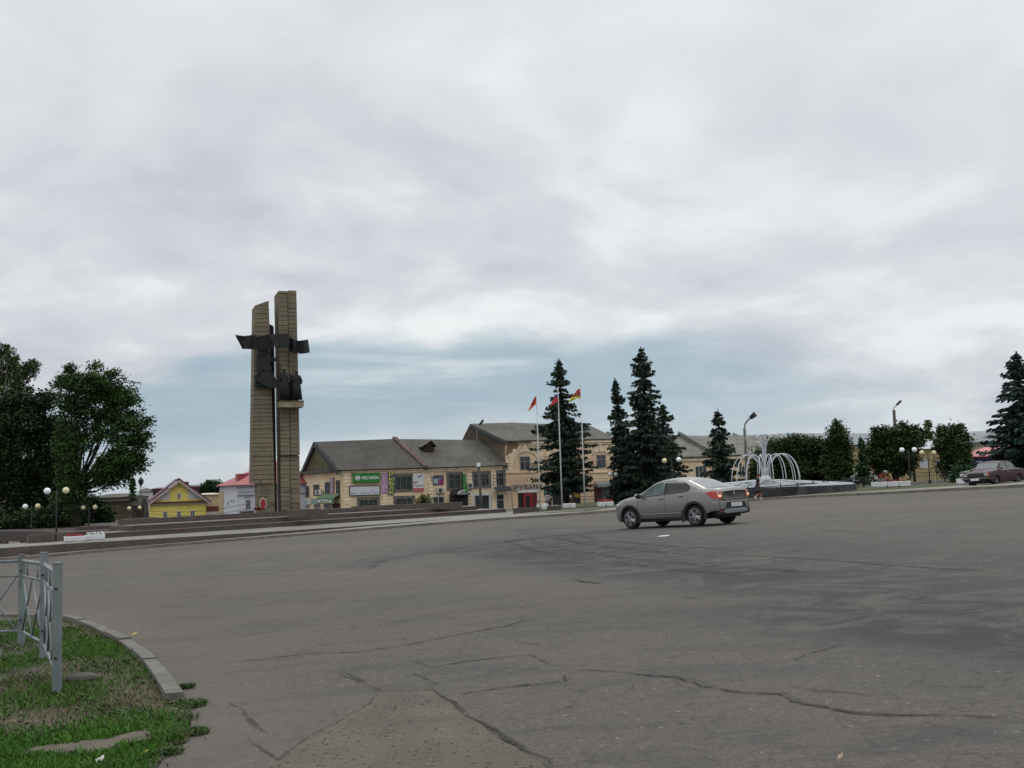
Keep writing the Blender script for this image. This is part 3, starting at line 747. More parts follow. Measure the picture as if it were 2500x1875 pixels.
# low plinth kerb behind the stairs beside the pillars
mb = MB(); mb.prism(fpoly([(592, 1254), (620, 1251.5), (620, 1247), (592, 1249)], -1.4), MP.n * 2.2); tag(mb.build('dark_stone_slab', mat('dark_slab', (.03, .03, .032), rough=.5, var=.3)), 'dark polished stone slab lying left of the monument foot', 'slab')
mb = MB(); mb.prism(fpoly([(735, 1246.5), (775, 1245.5), (775, 1242.5), (735, 1243.5)], -1.0), MP.n * 2.2); tag(mb.build('dark_stone_slab', MATS['dark_slab']), 'thin dark stone slab lying right of the monument foot', 'slab')

# wreath on its stand, leaning at the foot of the left pillar
wp = MP.pt(642, 1247, -.9); kk = 78 / F
wr = thing('memorial_wreath', 'oval red wreath with white edging on a stand at the monument foot', 'wreath', wp)
red_m = mat('red_petals', (.42, .018, .02), rough=.7, var=.5, vscale=9); white_m = mat('white_petals', (.72, .72, .68), rough=.7, var=.2, vscale=9)
wc = MP.pt(642, 1229, -.9)
mb = MB(); rng = random.Random(2)
def wpt(a, rx, rz, o_): return wc + MP.d * math.cos(a) * rx + np.array([0, 0, math.sin(a) * rz]) - MP.n * o_
for k in range(26):
    a = 2 * math.pi * k / 26; mb.ball(wpt(a, .12, .23, .08), .055, 6, 4)
mb.ball(wc, (.07, .07, .13), 8, 6); mb.build('red_flowers', red_m, wr)
mb = MB()
for k in range(30):
    a = 2 * math.pi * k / 30; mb.ball(wpt(a, .20 + .02 * (k % 3), .34 + .02 * (k % 2), .05), .032, 6, 4)
mb.build('white_flowers', white_m, wr)
mb = MB(); 
for k in range(10): mb.ball(wpt(k * .63, .17, .31, .02), .07, 6, 4)
for sx in (-.12, .12): mb.tube([wc + MP.d * sx - np.array([0, 0, .3]), wp + MP.d * sx * 1.6], .02, 5)
mb.build('stand', mat('dark_leaf', (.02, .035, .015), rough=.8), wr)
mb = MB(); rp = MP.pt(633, 1246, -1.0)
for k in range(30): mb.ball(rp + MP.d * rng.uniform(-.35, .3) - MP.n * rng.uniform(-.2, .2) + np.array([0, 0, .06 + rng.uniform(0, .14)]), .075, 6, 4)
tag(mb.build('laid_flowers', mat('dark_red_petals', (.16, .012, .015), rough=.8, var=.5, vscale=8)), 'heap of dark red flowers laid left of the wreath', 'flowers')
# ================================================================ BUILDINGS
def plaster(name, a, b, c, rows=2.6, dirt=.5, rot=20, joint=.35):
    def ex(t, co, col, p):
        n1 = t.noise(co, .35, 5, .65); n2 = t.noise(co, 2.6, 5, .7)
        base = t.mix(t.ramp(n1, .36, .64), a, b)
        base = t.mix(t.ramp(n2, .56, .74, 0, dirt), base, c)
        q = t.mapping(co, rot=(0, 0, -R(rot)))
        x, y, z = t.sep(q)
        br = t.n('ShaderNodeTexBrick'); br.inputs['Scale'].default_value = 1.0
        br.inputs['Brick Width'].default_value = 1.05; br.inputs['Row Height'].default_value = 1 / rows; br.inputs['Mortar Size'].default_value = .025
        t.L.new(t.comb(x, z, 0), br.inputs['Vector'])
        f = t.math('MULTIPLY', br.outputs['Fac'], joint)
        gate = t.ramp(t.noise(co, .5, 3, .5), .42, .56)
        base = t.mix(t.math('MULTIPLY', f, gate), base, (.11, .075, .045, 1))
        return base
    return mat(name, (.4, .3, .2), rough=.95, spec=.2, extra=ex, bump=.25, bscale=6)
cream_m = plaster('peach_plaster', (.68, .55, .375, 1), (.60, .46, .30, 1), (.30, .23, .15, 1))
salmon_m = plaster('salmon_plaster', (.66, .525, .355, 1), (.57, .41, .285, 1), (.26, .18, .12, 1), joint=.65)
trim_m = mat('trim_plaster', (.68, .56, .40), rough=.9, var=.2, vscale=1.2)
bare_m = plaster('bare_masonry', (.15, .125, .09, 1), (.11, .095, .072, 1), (.17, .10, .07, 1), rows=5, dirt=.5, joint=.3)
def slate_ex(t, co, c, p):
    n1 = t.noise(co, .3, 5, .65); n2 = t.noise(co, 3, 4, .7)
    b = t.mix(t.ramp(n1, .35, .65), tuple(x * .75 for x in c[:3]) + (1,), tuple(x * 1.25 for x in c[:3]) + (1,))
    b = t.mix(t.ramp(n2, .52, .70, 0, .5), b, tuple(min(1, x * 2.2) for x in c[:3]) + (1,)); b = t.mix(t.ramp(t.noise(t.mapping(co, scale=(1, 1, .25)), 1.1, 5, .7), .52, .66, 0, .55), b, tuple(x * .45 for x in c[:3]) + (1,))
    x, y, z = t.sep(t.mapping(co, rot=(0, 0, -R(20))))
    w = t.math('SINE', t.math('MULTIPLY', x, 2 * math.pi / .35))
    sh = t.math('LESS_THAN', t.math('FRACT', t.math('MULTIPLY', x, .9)), .05)
    b = t.mix(t.math('MULTIPLY', sh, .35), b, tuple(x * .5 for x in c[:3]) + (1,))
    bn = t.n('ShaderNodeBump'); bn.inputs['Strength'].default_value = .6; bn.inputs['Distance'].default_value = .05
    t.L.new(w, bn.inputs['Height']); t.L.new(bn.outputs[0], p.inputs['Normal'])
    return b
slate_dark = mat('dark_slate_roof', (.045, .042, .034), rough=.85, extra=slate_ex)
slate_mid = mat('grey_slate_roof', (.071, .065, .053), rough=.85, extra=slate_ex)
slate_pale = mat('pale_slate_roof', (.135, .133, .115), rough=.85, extra=slate_ex)
slate_blue = mat('blue_grey_roof', (.14, .165, .175), rough=.6, extra=slate_ex)
glass_m = mat('window_glass', (.035, .042, .045), rough=.12, spec=.6, var=.4, vscale=.9)
frame_m = mat('grey_window_frame', (.12, .115, .10), rough=.8, var=.3)
wframe_m = mat('white_window_frame', (.5, .5, .47), rough=.7, var=.15)
dark_m = mat('dark_opening', (.02, .017, .015), rough=.9, var=.3)
rust_m = mat('rusty_brown_metal', (.07, .03, .022), rough=.8, var=.4, vscale=2)
iron_m = mat('black_iron', (.015, .015, .015), rough=.7)
grey_m = mat('grey_metal', (.16, .17, .17), rough=.6, var=.2)

def rect(P, x0, y0, x1, y1, off=0.0):
    cx, cy = (x0 + x1) / 2, (y0 + y1) / 2
    ua = P.uz(x0, cy, off)[0]; ub = P.uz(x1, cy, off)[0]; zt = P.uz(cx, y0, off)[1]; zb = P.uz(cx, y1, off)[1]
    return min(ua, ub), max(ua, ub), min(zb, zt), max(zb, zt)
def fbox(mb, P, ua, ub, za, zb, f, b):
    """box on plane P between offsets f (towards the viewer is negative) and b"""
    mb.prism([P.w(ua, f, za), P.w(ub, f, za), P.w(ub, f, zb), P.w(ua, f, zb)], P.n * (b - f))
def window(P, r, parent, cols=2, rows=2, fm=None, gm=None, name='window', surround=None, deep=.14):
    ua, ub, za, zb = rect(P, *r)
    fm = fm or frame_m; w = .08
    mb = MB()
    fbox(mb, P, ua, ua + w, za, zb, -.07, .02); fbox(mb, P, ub - w, ub, za, zb, -.07, .02)
    fbox(mb, P, ua + w, ub - w, za, za + w, -.068, .02); fbox(mb, P, ua + w, ub - w, zb - w, zb, -.068, .02)
    for i in range(1, cols):
        u = ua + (ub - ua) * i / cols; fbox(mb, P, u - .035, u + .035, za + w, zb - w, -.055, .0)
    for j in range(1, rows):
        z = za + (zb - za) * (j / rows if rows != 2 else .64); fbox(mb, P, ua + w, ub - w, z - .03, z + .03, -.05, .0)
    o = mb.build(name, fm, parent)
    mb = MB(); fbox(mb, P, ua + w * .5, ub - w * .5, za + w * .5, zb - w * .5, -.03, .015); mb.build('pane', gm or glass_m, o)
    if surround:
        s = .28; mb = MB()
        fbox(mb, P, ua - s, ua, za - s, zb + s, -.04, .02); fbox(mb, P, ub, ub + s, za - s, zb + s, -.04, .02)
        fbox(mb, P, ua, ub, zb, zb + s, -.042, .02); fbox(mb, P, ua, ub, za - s, za, -.042, .02); mb.build('frame', surround, o)
    return o
FONT_CACHE = {}
def text_mb(txt, P, ua, ub, za, zb, off, depth=.03, vertical=False, mirror=False):
    """real letters standing on plane P, fitted to the rectangle"""
    mb = MB(); items = [(txt, ua, ub, za, zb)]
    if vertical:
        n = len(txt); h = (zb - za) / n; items = [(ch, ua, ub, zb - h * (i + .92), zb - h * (i + .08)) for i, ch in enumerate(txt)]
    for s_, a, b, c, d in items:
        cu = bpy.data.curves.new('t', 'FONT'); cu.body = s_; cu.extrude = .01; cu.resolution_u = 2; cu.offset = .012
        ob = bpy.data.objects.new('t', cu); COL.objects.link(ob)
        dg = bpy.context.evaluated_depsgraph_get(); dg.update(); me = bpy.data.meshes.new_from_object(ob.evaluated_get(dg))
        bpy.data.objects.remove(ob)
        V = np.array([v.co[:] for v in me.vertices])
        if len(V) == 0: continue
        mn, mx = V.min(0), V.max(0); V = (V - mn) / np.maximum(mx - mn, 1e-6)
        if mirror: V[:, 0] = 1 - V[:, 0]
        vs = [P.w(a + (b - a) * v[0], off - depth * v[2], c + (d - c) * v[1]) for v in V]
        mb.add(vs, [tuple(p.vertices) for p in me.polygons]); bpy.data.meshes.remove(me)
    return mb
def sign(P, r, bm, name, label, cat='sign', text=None, tm=None, tr=(.08, .2, .92, .8), vertical=False, th=.15, off=-.02, mirror=False):
    ua, ub, za, zb = rect(P, *r)
    c = P.w((ua + ub) / 2, off, za)
    t_ = thing(name, label, cat, c)
    mb = MB(); fbox(mb, P, ua, ub, za, zb, off - th, off); mb.build('board', bm, t_)
    if text:
        w, h = ub - ua, zb - za
        text_mb(text, P, ua + w * tr[0], ua + w * tr[2], za + h * tr[1], za + h * tr[3], off - th, vertical=vertical, mirror=mirror).build('lettering', tm, t_)
    return t_, (ua, ub, za, zb)

BP = Pl(836, 130, 20)
def gzu(P, u): p = P.w(u, 0, 0); return float(gz(p[0], p[1]))
def wallprism(P, ua, ub, z0, z1, depth, name, m_, parent, f=0.0):
    mb = MB(); fbox(mb, P, ua, ub, z0, z1, f, f + depth); return mb.build(name, m_, parent)
def roofsheet(mb, q, th=.14):
    """q: four points eave-left, eave-right, ridge-right, ridge-left; subdivided slightly and given thickness"""
    q = [np.array(p) for p in q]; n = np.cross(q[1] - q[0], q[3] - q[0]); n = n / np.linalg.norm(n) * th
    if n[2] < 0: n = -n
    mb.prism(q, n)

# ---- low shop building on the left of the row
A_ = BP.w(0, 0, 0); u_end = BP.uz(1236, 1137)[0]
ze0 = BP.uz(836, 1149)[1]; ze1 = BP.uz(1233, 1138)[1]; ze = (ze0 + ze1) / 2
b1 = thing('shop_building', 'long low peach building with dark slate roof, green sign and gable end', 'building', BP.w(8, 3, gzu(BP, 8)))
Bk = at(737, 1172, 143); Bk[2] = 0
zg = gzu(BP, 0) - 1.5
mb = MB(); bk2 = BP.w(u_end, 14, 0)
foot = [A_, BP.w(u_end, 0, 0), bk2, Bk]
mb.prism([np.array([p[0], p[1], zg]) for p in foot][::-1], (0, 0, ze - zg)); mb.build('wall', cream_m, b1)
# cornice
mb = MB(); fbox(mb, BP, -.12, u_end, ze - .42, ze - .22, -.16, -.003); fbox(mb, BP, -.2, u_end, ze - .2, ze + .02, -.32, -.003); mb.build('cornice', trim_m, b1)
SP = Pl.__new__(Pl); SP.o = np.array([A_[0], A_[1], 0.0]); dd = (A_ - Bk) * np.array([1, 1, 0]); dd = dd / np.linalg.norm(dd); SP.d = dd; SP.n = np.array([-dd[1], dd[0], 0]); SP.phi = math.atan2(dd[1], dd[0])
sl_len = float(np.linalg.norm((A_ - Bk)[:2]))
# ridge
rg0 = BP.pt(770, 1081, 7.0); rg1 = BP.pt(960, 1074, 7.0); rg2 = BP.pt(1236, 1077, 7.0)
um = BP.uz(1037, 1141)[0]
e0 = BP.w(-.5, -.5, ze - .05); e1 = BP.w(um, -.5, ze - .02); e2 = BP.w(u_end, -.5, ze)
back = lambda p, q: np.array([2 * q[0] - p[0], 2 * q[1] - p[1], p[2]])
mb = MB(); roofsheet(mb, [e0, e1, rg1, rg0]); roofsheet(mb, [rg0, rg1, BP.w(um, 14.4, ze), np.array([Bk[0], Bk[1], ze])]); mb.build('roof', slate_dark, b1)
mb = MB(); roofsheet(mb, [e1 + BP.d * .002, e2, rg2, rg1 + BP.d * .002]); roofsheet(mb, [rg1, rg2, BP.w(u_end, 14.4, ze), BP.w(um, 14.4, ze)]); mb.build('roof', slate_mid, b1)
# gable wall and its dark verge
ap = rg0 + np.array([0, 0, -.25]); gA = np.array([A_[0], A_[1], ze]); gB = np.array([Bk[0], Bk[1], ze])
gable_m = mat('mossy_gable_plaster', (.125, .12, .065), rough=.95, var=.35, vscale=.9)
t_ = float(np.dot(ap - A_, -dd)) / sl_len; apx = A_ + (Bk - A_) * max(.3, min(.8, t_)); apx = np.array([apx[0], apx[1], ap[2] - .2])
mb = MB(); mb.prism([gA + np.array([0, 0, .003]), gB + np.array([0, 0, .003]), rg0 - np.array([0, 0, .1])], SP.n * .3); mb.build('gable_wall', gable_m, b1)
mb = MB()
for p, q in ((e0, rg0), (np.array([Bk[0], Bk[1], ze - .1]), rg0)):
    mb.prism([p - SP.n * .12 + np.array([0, 0, .12]), q - SP.n * .12 + np.array([0, 0, .16]), q - SP.n * .12 - np.array([0, 0, .5]), p - SP.n * .12 - np.array([0, 0, .5])], -SP.n * .14)
mb.build('verge_board', mat('dark_board', (.03, .035, .036), rough=.8), b1)
mb = MB(); q = [gA - SP.n * .55 + dd * .2 - np.array([0, 0, .12]), gB - SP.n * .55 - np.array([0, 0, .12]), gB + np.array([0, 0, .38]) - SP.n * .02, gA + np.array([0, 0, .38]) - SP.n * .02]
mb.prism(q, (0, 0, .07)); mb.build('pent_roof', slate_dark, b1)
wd = MB(); ua, ub, za, zb = rect(SP, 775, 1129, 782.5, 1152); fbox(wd, SP, ua, ub, za, zb, -.05, .0); wd.build('shutter', mat('grey_shutter', (.18, .17, .15), rough=.9), b1)
# firewalls on the roof
fire_m = mat('red_brown_firewall', (.10, .065, .055), rough=.95, var=.35, vscale=1)
def firewall(P, a, b, parent, ha=.75, hb=.3, th=.55, m_=None):
    a = P.pt(a[0], a[1], 7.0); b = P.pt(b[0], b[1], -.4); mb = MB()
    mb.prism([a - np.array([0, 0, 1.0]), b - np.array([0, 0, .4]), b + np.array([0, 0, hb]), a + np.array([0, 0, ha * .3])], P.d * th)
    return mb.build('firewall', m_ or fire_m, parent)
firewall(BP, (958, 1071), (1034, 1139), b1, .9, .15); firewall(BP, (1150, 1077), (1229, 1137), b1, .3, .1)
# broken dormer
dp = thing  # noqa
ua, ub, za, zb = rect(BP, 1031, 1091, 1063, 1111, 3.2)
mb = MB(); fbox(mb, BP, ua + .25, ub - .2, za, zb, 3.2, 5.5)
do = mb.build('dormer', mat('dormer_boards', (.035, .02, .018), rough=.9, var=.4), b1)
mb = MB(); mid = BP.w((ua + ub) / 2 + .3, 2.9, zb + .75)
for s_, e_ in ((ua - .15, mid), (ub + .1, mid)):
    p = BP.w(s_, 2.9, zb - .05); mb.prism([p, mid, mid + BP.n * 2.6 + np.array([0, 0, .0]), p + BP.n * 2.6], (0, 0, .12))
mb.build('roof', slate_mid, do)
mb = MB(); mb.prism([BP.w(ua + .4, 3.15, zb), BP.w(ub - .3, 3.15, zb), mid - np.array([0, 0, .1]) + BP.n * .25], BP.n * .3); mb.build('gable_wall', MATS['dormer_boards'], do)
# patches of debris on the roof
# windows of the shop building
for r, c, rw, fm_, su in [((964, 1162, 1006, 1196), 3, 1, frame_m, frame_m), ((1053, 1160, 1083, 1178), 1, 1, frame_m, None), ((1095, 1158, 1125, 1193), 2, 2, frame_m, frame_m), ((1156, 1156, 1194, 1187), 4, 2, frame_m, frame_m), ((1204, 1154, 1230, 1186), 2, 2, frame_m, frame_m),
                          ((877, 1219, 922, 1254), 4, 1, frame_m, frame_m), ((966, 1216, 1008, 1251), 3, 1, frame_m, frame_m), ((1055, 1212, 1085, 1240), 2, 1, wframe_m, None), ((1158, 1208, 1195, 1246), 2, 1, wframe_m, wframe_m), ((1212, 1206, 1231, 1246), 1, 2, wframe_m, None)]:
    window(BP, r, b1, c, rw, fm_, None, 'window', su)
for r in [(743, 1187, 755, 1214), (766, 1183, 780, 1210), (794, 1177, 808, 1206), (821, 1172, 831, 1206), (745, 1233, 758, 1252), (768, 1232, 784, 1252), (792, 1230, 808, 1252)]:
    window(SP, r, b1, 3, 2 if r[1] > 1220 else 1, wframe_m if r[1] > 1220 else frame_m)
mb = MB(); ua, ub, za, zb = rect(SP, 813, 1229, 831, 1252); fbox(mb, SP, ua, ub, za, zb, -.08, .02); mb.build('door', rust_m, b1)
ua, ub, za, zb = rect(BP, 1097, 1207, 1138, 1246); mb = MB(); fbox(mb, BP, ua, ub, za, zb, -.9, .02); mb.build('entrance_porch', dark_m, b1)
# quoins at the corner and between bays
mb = MB()
for px in (838, 929, 1044, 1140, 1199):
    u = BP.uz(px, 1180)[0]
    z = zg + 1.5; k = 0
    while z < ze - .5:
        fbox(mb, BP, u + .02, u + (.95 if px == 838 else .7), z, z + .36, -.07, -.002); z += .43; k += 1
    mb.build('quoins', trim_m, b1); mb = MB()

# ---- signs on it
green_m = mat('green_sign', (.012, .17, .018), rough=.5, var=.06); wt_m = mat('white_sign', (.52, .54, .56), rough=.6, var=.06, vscale=.8)
wl_m = mat('white_letters', (.75, .77, .76), rough=.6); pink_m = mat('pink_sign', (.36, .20, .33), rough=.7, var=.15); blue_m = mat('slate_blue_sign', (.04, .085, .12), rough=.7, var=.15)
yel_m = mat('yellow_letters', (.55, .52, .05), rough=.6); redl_m = mat('red_letters', (.25, .02, .02), rough=.6); lilac_m = mat('lilac_letters', (.55, .40, .52), rough=.6)
t_, (ua, ub, za, zb) = sign(BP, (861, 1155, 926, 1178), green_m, 'shop_sign', 'wide green sign with round emblem and white letters under the eaves', 'sign', 'МЕГАФОН', wl_m, (.31, .3, .95, .68), th=.35)
mb = MB(); c = BP.w(ua + (ub - ua) * .16, -.37, (za + zb) / 2); mb.lathe(c, [(.31, 0), (.31, .05)], 20, ax=tuple(-BP.n)); eo = mb.build('round_emblem', wl_m, t_)
mb = MB(); c = BP.w(ua + (ub - ua) * .165, -.425, (za + zb) / 2)
for a0, a1, rr in ((200, 340, .22), (60, 150, .2)):
    for k in range(8):
        a = R(a0 + (a1 - a0) * k / 7); mb.box(c + BP.d * math.cos(a) * rr + np.array([0, 0, math.sin(a) * rr]), (.07, .02, .07), BP.phi)
for k in range(3): mb.box(c + BP.d * (.02 * k) + np.array([0, 0, -.1 + .1 * k]), (.07, .02, .1), BP.phi)
mb.build('emblem_mark', green_m, eo)
t_, (ua, ub, za, zb) = sign(BP, (854, 1187, 926, 1208), wt_m, 'notice_board', 'blank white board with faint scribbles below the green sign', 'sign', th=.12)
mb = MB(); w = ub - ua; h = zb - za
fbox(mb, BP, ua - .08, ub + .08, zb, zb + .09, -.17, -.01); fbox(mb, BP, ua - .08, ub + .08, za - .09, za, -.17, -.01); fbox(mb, BP, ua - .09, ua, za, zb, -.17, -.01); fbox(mb, BP, ub, ub + .09, za, zb, -.17, -.01); mb.build('frame', dark_m, t_)
rng = random.Random(9); mb = MB()
for x in [.04, .07, .09, .12, .15, .38, .42, .46, .5, .56, .62, .68, .74, .77, .80, .84, .88, .95]:
    u = ua + w * x; z = za + h * (.12 + rng.uniform(0, .08 if x < .7 else .35)); mb.tube([BP.w(u - .06, -.16, z), BP.w(u, -.16, z + rng.uniform(.05, .2)), BP.w(u + .09, -.16, z + rng.uniform(-.02, .1))], .018, 4); mb.build('scribble', mat('blue_grey_ink', (.10, .12, .2), rough=.8), t_); mb = MB()
sign(BP, (931, 1153, 946, 1205), pink_m, 'shop_sign', 'narrow upright pink sign left of the slate blue one', 'sign', 'ОБУВЬ', lilac_m, (.22, .04, .8, .96), True, th=.1)
sign(BP, (948, 1152, 961.5, 1208), blue_m, 'shop_sign', 'narrow upright slate blue sign with yellow letters', 'sign', 'РЫБАК', yel_m, (.12, .0, .92, 1.0), True, th=.14)
t_, (ua, ub, za, zb) = sign(BP, (1008, 1156, 1034, 1200), mat('white_poster', (.55, .55, .57), rough=.7), 'advert_poster', 'white upright poster with a dark oval, red word and red foot', 'poster', 'БЕЗ', redl_m, (.06, .46, .42, .58), th=.08)
w, h = ub - ua, zb - za
mb = MB(); fbox(mb, BP, ua, ub, za + .01, za + h * .2, -.125, -.098); mb.build('red_band', mat('red_print', (.42, .09, .11), rough=.7), t_)
text_mb('ГЕДООО', BP, ua + w * .08, ub - w * .05, za + h * .27, za + h * .37, -.1).build('lettering', mat('grey_letters', (.15, .15, .17), rough=.7), t_)
mb = MB(); c = BP.w(ua + w * .63, -.11, za + h * .84); mb.prism([c + BP.d * a + np.array([0, 0, b]) for a, b in ((-.32, -.12), (-.1, .02), (.2, .16), (.36, .2), (.3, .05), (0, -.12), (-.2, -.16))], -BP.n * .02); mb.build('printed_oval', MATS['grey_letters'], t_)
sign(BP, (1128, 1157, 1135, 1204), mat('dark_green_sign', (.02, .09, .025), rough=.6), 'pharmacy_sign', 'thin upright dark green sign beside the black awning', 'sign', 'АПТЕКА', mat('light_green', (.12, .4, .12), rough=.5), (.1, .02, .9, .98), True, th=.5)
t_, (ua, ub, za, zb) = sign(BP, (1056, 1163, 1082, 1184), mat('dark_poster', (.06, .08, .11), rough=.6, var=.8, vscale=1.1), 'advert_poster', 'dark blue and magenta picture poster filling an upper window', 'poster', th=.1)
mb = MB(); fbox(mb, BP, ua + .1, ua + .9, za + .2, zb - .3, -.135, -.12); mb.build('pale_shape', mat('poster_pale', (.3, .36, .4), rough=.7), t_)
mb = MB(); fbox(mb, BP, ub - .7, ub - .1, za + .1, za + .7, -.135, -.12); mb.build('magenta_shape', mat('poster_magenta', (.25, .02, .12), rough=.7), t_)
# pharmacy awnings
aw = thing('pharmacy_awning', 'black arched awning with a white rim and letters and a green cross', 'awning', BP.pt(1117, 1206))
ua, ub, za, zb = rect(BP, 1098, 1196, 1140, 1209)
mb = MB(); n = 14; P0 = []; P1 = []
for k in range(n + 1):
    a = math.pi * k / n; u = (ua + ub) / 2 - (ub - ua) / 2 * math.cos(a); z = za + (zb - za) * math.sin(a) ** .7; P0.append(BP.w(u, -1.5, za + (z - za) * .55)); P1.append(BP.w(u, -.01, z + .15))
mb.add(P0 + P1, [(i, i + 1, n + 2 + i, n + 1 + i) for i in range(n)] + [tuple(range(n + 1))]); mb.build('canopy', mat('black_awning', (.015, .014, .014), rough=.6), aw)
mb = MB(); mb.tube([BP.w(ua + (ub - ua) * (.25 + .75 * .5 * (1 - math.cos(math.pi * k / 12))), -1.55, za + .1 + (zb - za) * .75 * math.sin(math.pi * k / 12)) for k in range(13)], .045, 6); mb.build('rim', wl_m, aw)
text_mb('АПТЕКА', BP, ua + (ub - ua) * .33, ub - .25, za + .1, za + .42, -1.52).build('lettering', wl_m, aw)
mb = MB(); c = BP.w(ub - .55, -1.6, zb - .15)
for k in range(6):
    a = math.pi * k / 3; mb.tube([c, c + (BP.d * math.cos(a) + np.array([0, 0, math.sin(a)])) * .42], [.10, .03], 5)
mb.build('green_cross', mat('bright_green', (.02, .22, .03), rough=.5), aw)
aw = thing('pharmacy_awning', 'sloping green awning with white letters on the gable side', 'awning', SP.pt(810, 1222))
ua, ub, za, zb = rect(SP, 790, 1216, 831.5, 1229)
mb = MB(); mb.prism([SP.w(ua, -.01, zb + .5), SP.w(ub, -.01, zb + .5), SP.w(ub, -.9, zb), SP.w(ua, -.9, zb)], (0, 0, .05)); fbox(mb, SP, ua, ub, za, zb, -.95, -.85); mb.build('canopy', mat('sage_green', (.09, .16, .08), rough=.7), aw)
text_mb('АПТЕКА', SP, ua + .25, ub - .6, za + .15, zb - .15, -.96).build('lettering', wl_m, aw)
sign(SP, (743.5, 1218, 759, 1231), wt_m, 'shop_sign', 'small white sign with a grey mark on the gable side', 'sign', 'Ц', MATS['grey_letters'], (.2, .2, .5, .8), th=.12)
sign(SP, (766, 1218, 781, 1231), mat('grey_green_sign', (.2, .27, .25), rough=.7), 'shop_sign', 'small grey green sign between the white sign and green awning', 'sign', th=.3)
sign(SP, (809, 1166, 817, 1207), mat('faded_mauve', (.24, .16, .21), rough=.7, var=.3), 'shop_sign', 'faded mauve upright sign on the gable side', 'sign', 'ОБУВЬ', lilac_m, (.2, .05, .8, .95), True, th=.15)
def ac(P, r, label):
    ua, ub, za, zb = rect(P, *r); t_ = thing('air_conditioner', label, 'air conditioner', P.w((ua + ub) / 2, 0, za), 'air conditioners on the shop wall')
    mb = MB(); fbox(mb, P, ua, ub, za, zb, -.42, -.08); mb.build('casing', mat('ac_white', (.42, .42, .38), rough=.6), t_, bevel=.03)
    mb = MB(); c = P.w(ua + (ub - ua) * .45, -.425, (za + zb) / 2); mb.lathe(c, [(.26, 0), (.26, .03), (.05, .05)], 14, ax=tuple(-P.n)); mb.build('fan_grille', mat('fan_dark', (.05, .05, .05), rough=.7), t_)
    mb = MB(); fbox(mb, P, ua + .1, ua + .15, za - .1, za - .002, -.42, .0); mb.build('bracket', iron_m, t_); mb = MB(); fbox(mb, P, ub - .15, ub - .1, za - .1, za - .002, -.42, .0); mb.build('bracket', iron_m, t_)
ac(BP, (1065, 1190, 1083, 1204), 'white air conditioner below the dark picture poster')
ac(BP, (1139, 1178, 1153, 1193), 'white air conditioner right of the thin green sign')
ac(SP, (776, 1196, 791, 1208), 'white air conditioner on the gable side wall')
# canopy with iron posts over the white door
cn = thing('door_canopy', 'small dark flat canopy on iron posts over a white door', 'canopy', BP.pt(1223, 1230))
ua, ub, za, zb = rect(BP, 1204, 1194, 1243, 1199); mb = MB(); mb.prism([BP.w(ua, -1.3, za), BP.w(ub, -1.3, za), BP.w(ub, -.3, zb + .2), BP.w(ua, -.3, zb + .2)], (0, 0, .1)); mb.build('roof', MATS['dark_board'], cn)
for u in (ua + .1, ub - .1): mb = MB(); mb.tube([BP.w(u, -1.25, za), BP.w(u, -1.25, za - 3.2)], .035, 5); mb.build('post', iron_m, cn)
# shrub before the shop wall
# ---- tall building with arches
uR = BP.uz(1497, 1100)[0]; zT = BP.uz(1233, 1077)[1]; zT2 = BP.uz(1484, 1074)[1]; zt = (zT + zT2) / 2 - .05
b2 = thing('arched_building', 'tall salmon building with arched upper windows and crumbling corner', 'building', BP.w(u_end + 7, 3, gzu(BP, 25)))
wallprism(BP, u_end + .003, uR, zg - .6, zt, 16, 'wall', salmon_m, b2)
mb = MB(); fbox(mb, BP, u_end + 3, uR + .2, zt - .55, zt - .32, -.22, -.003); fbox(mb, BP, u_end + 3.4, uR + .3, zt - .3, zt, -.4, -.003); mb.build('cornice', trim_m, b2)
# side wall rising over the low roof
ap2 = BP.pt(1148, 1037, 9.0); R2 = BP.pt(1250, 1034, 9.0); R3 = BP.pt(1440, 1041, 9.0)
bkL = BP.w(BP.uz(1114, 1078, 18)[0], 18, zt - .6)
mb = MB(); f0 = BP.w(u_end + .02, .02, zt - .02)
mb.prism([BP.w(u_end + .02, .02, ze - .5), f0, ap2 - np.array([0, 0, .25]), bkL, bkL - np.array([0, 0, 6])], BP.d * .5); mb.build('side_wall', bare_m, b2)
mb = MB()
rs = BP.w(u_end - .1, -.5, zt); re_ = BP.w(uR + .4, -.5, zt)
roofsheet(mb, [rs, re_, R3, R2]); roofsheet(mb, [rs, rs + .001, R2, ap2]) if False else mb.prism([rs, R2, ap2], (0, 0, .14))
roofsheet(mb, [R2, R3, BP.w(uR + .4, 18.5, zt), BP.w(u_end - .1, 18.5, zt)]); mb.prism([re_, BP.w(uR + .4, 18.5, zt), R3], (0, 0, .14)); mb.prism([ap2, R2, BP.w(u_end - .1, 18.5, zt), bkL], (0, 0, .14))
mb.build('roof', slate_mid, b2)
mb = MB(); mb.prism([rs + np.array([0, 0, .0]), ap2, ap2 - np.array([0, 0, .4]), rs - np.array([0, 0, .4])], -BP.d * .15); mb.build('verge_board', MATS['dark_board'], b2)
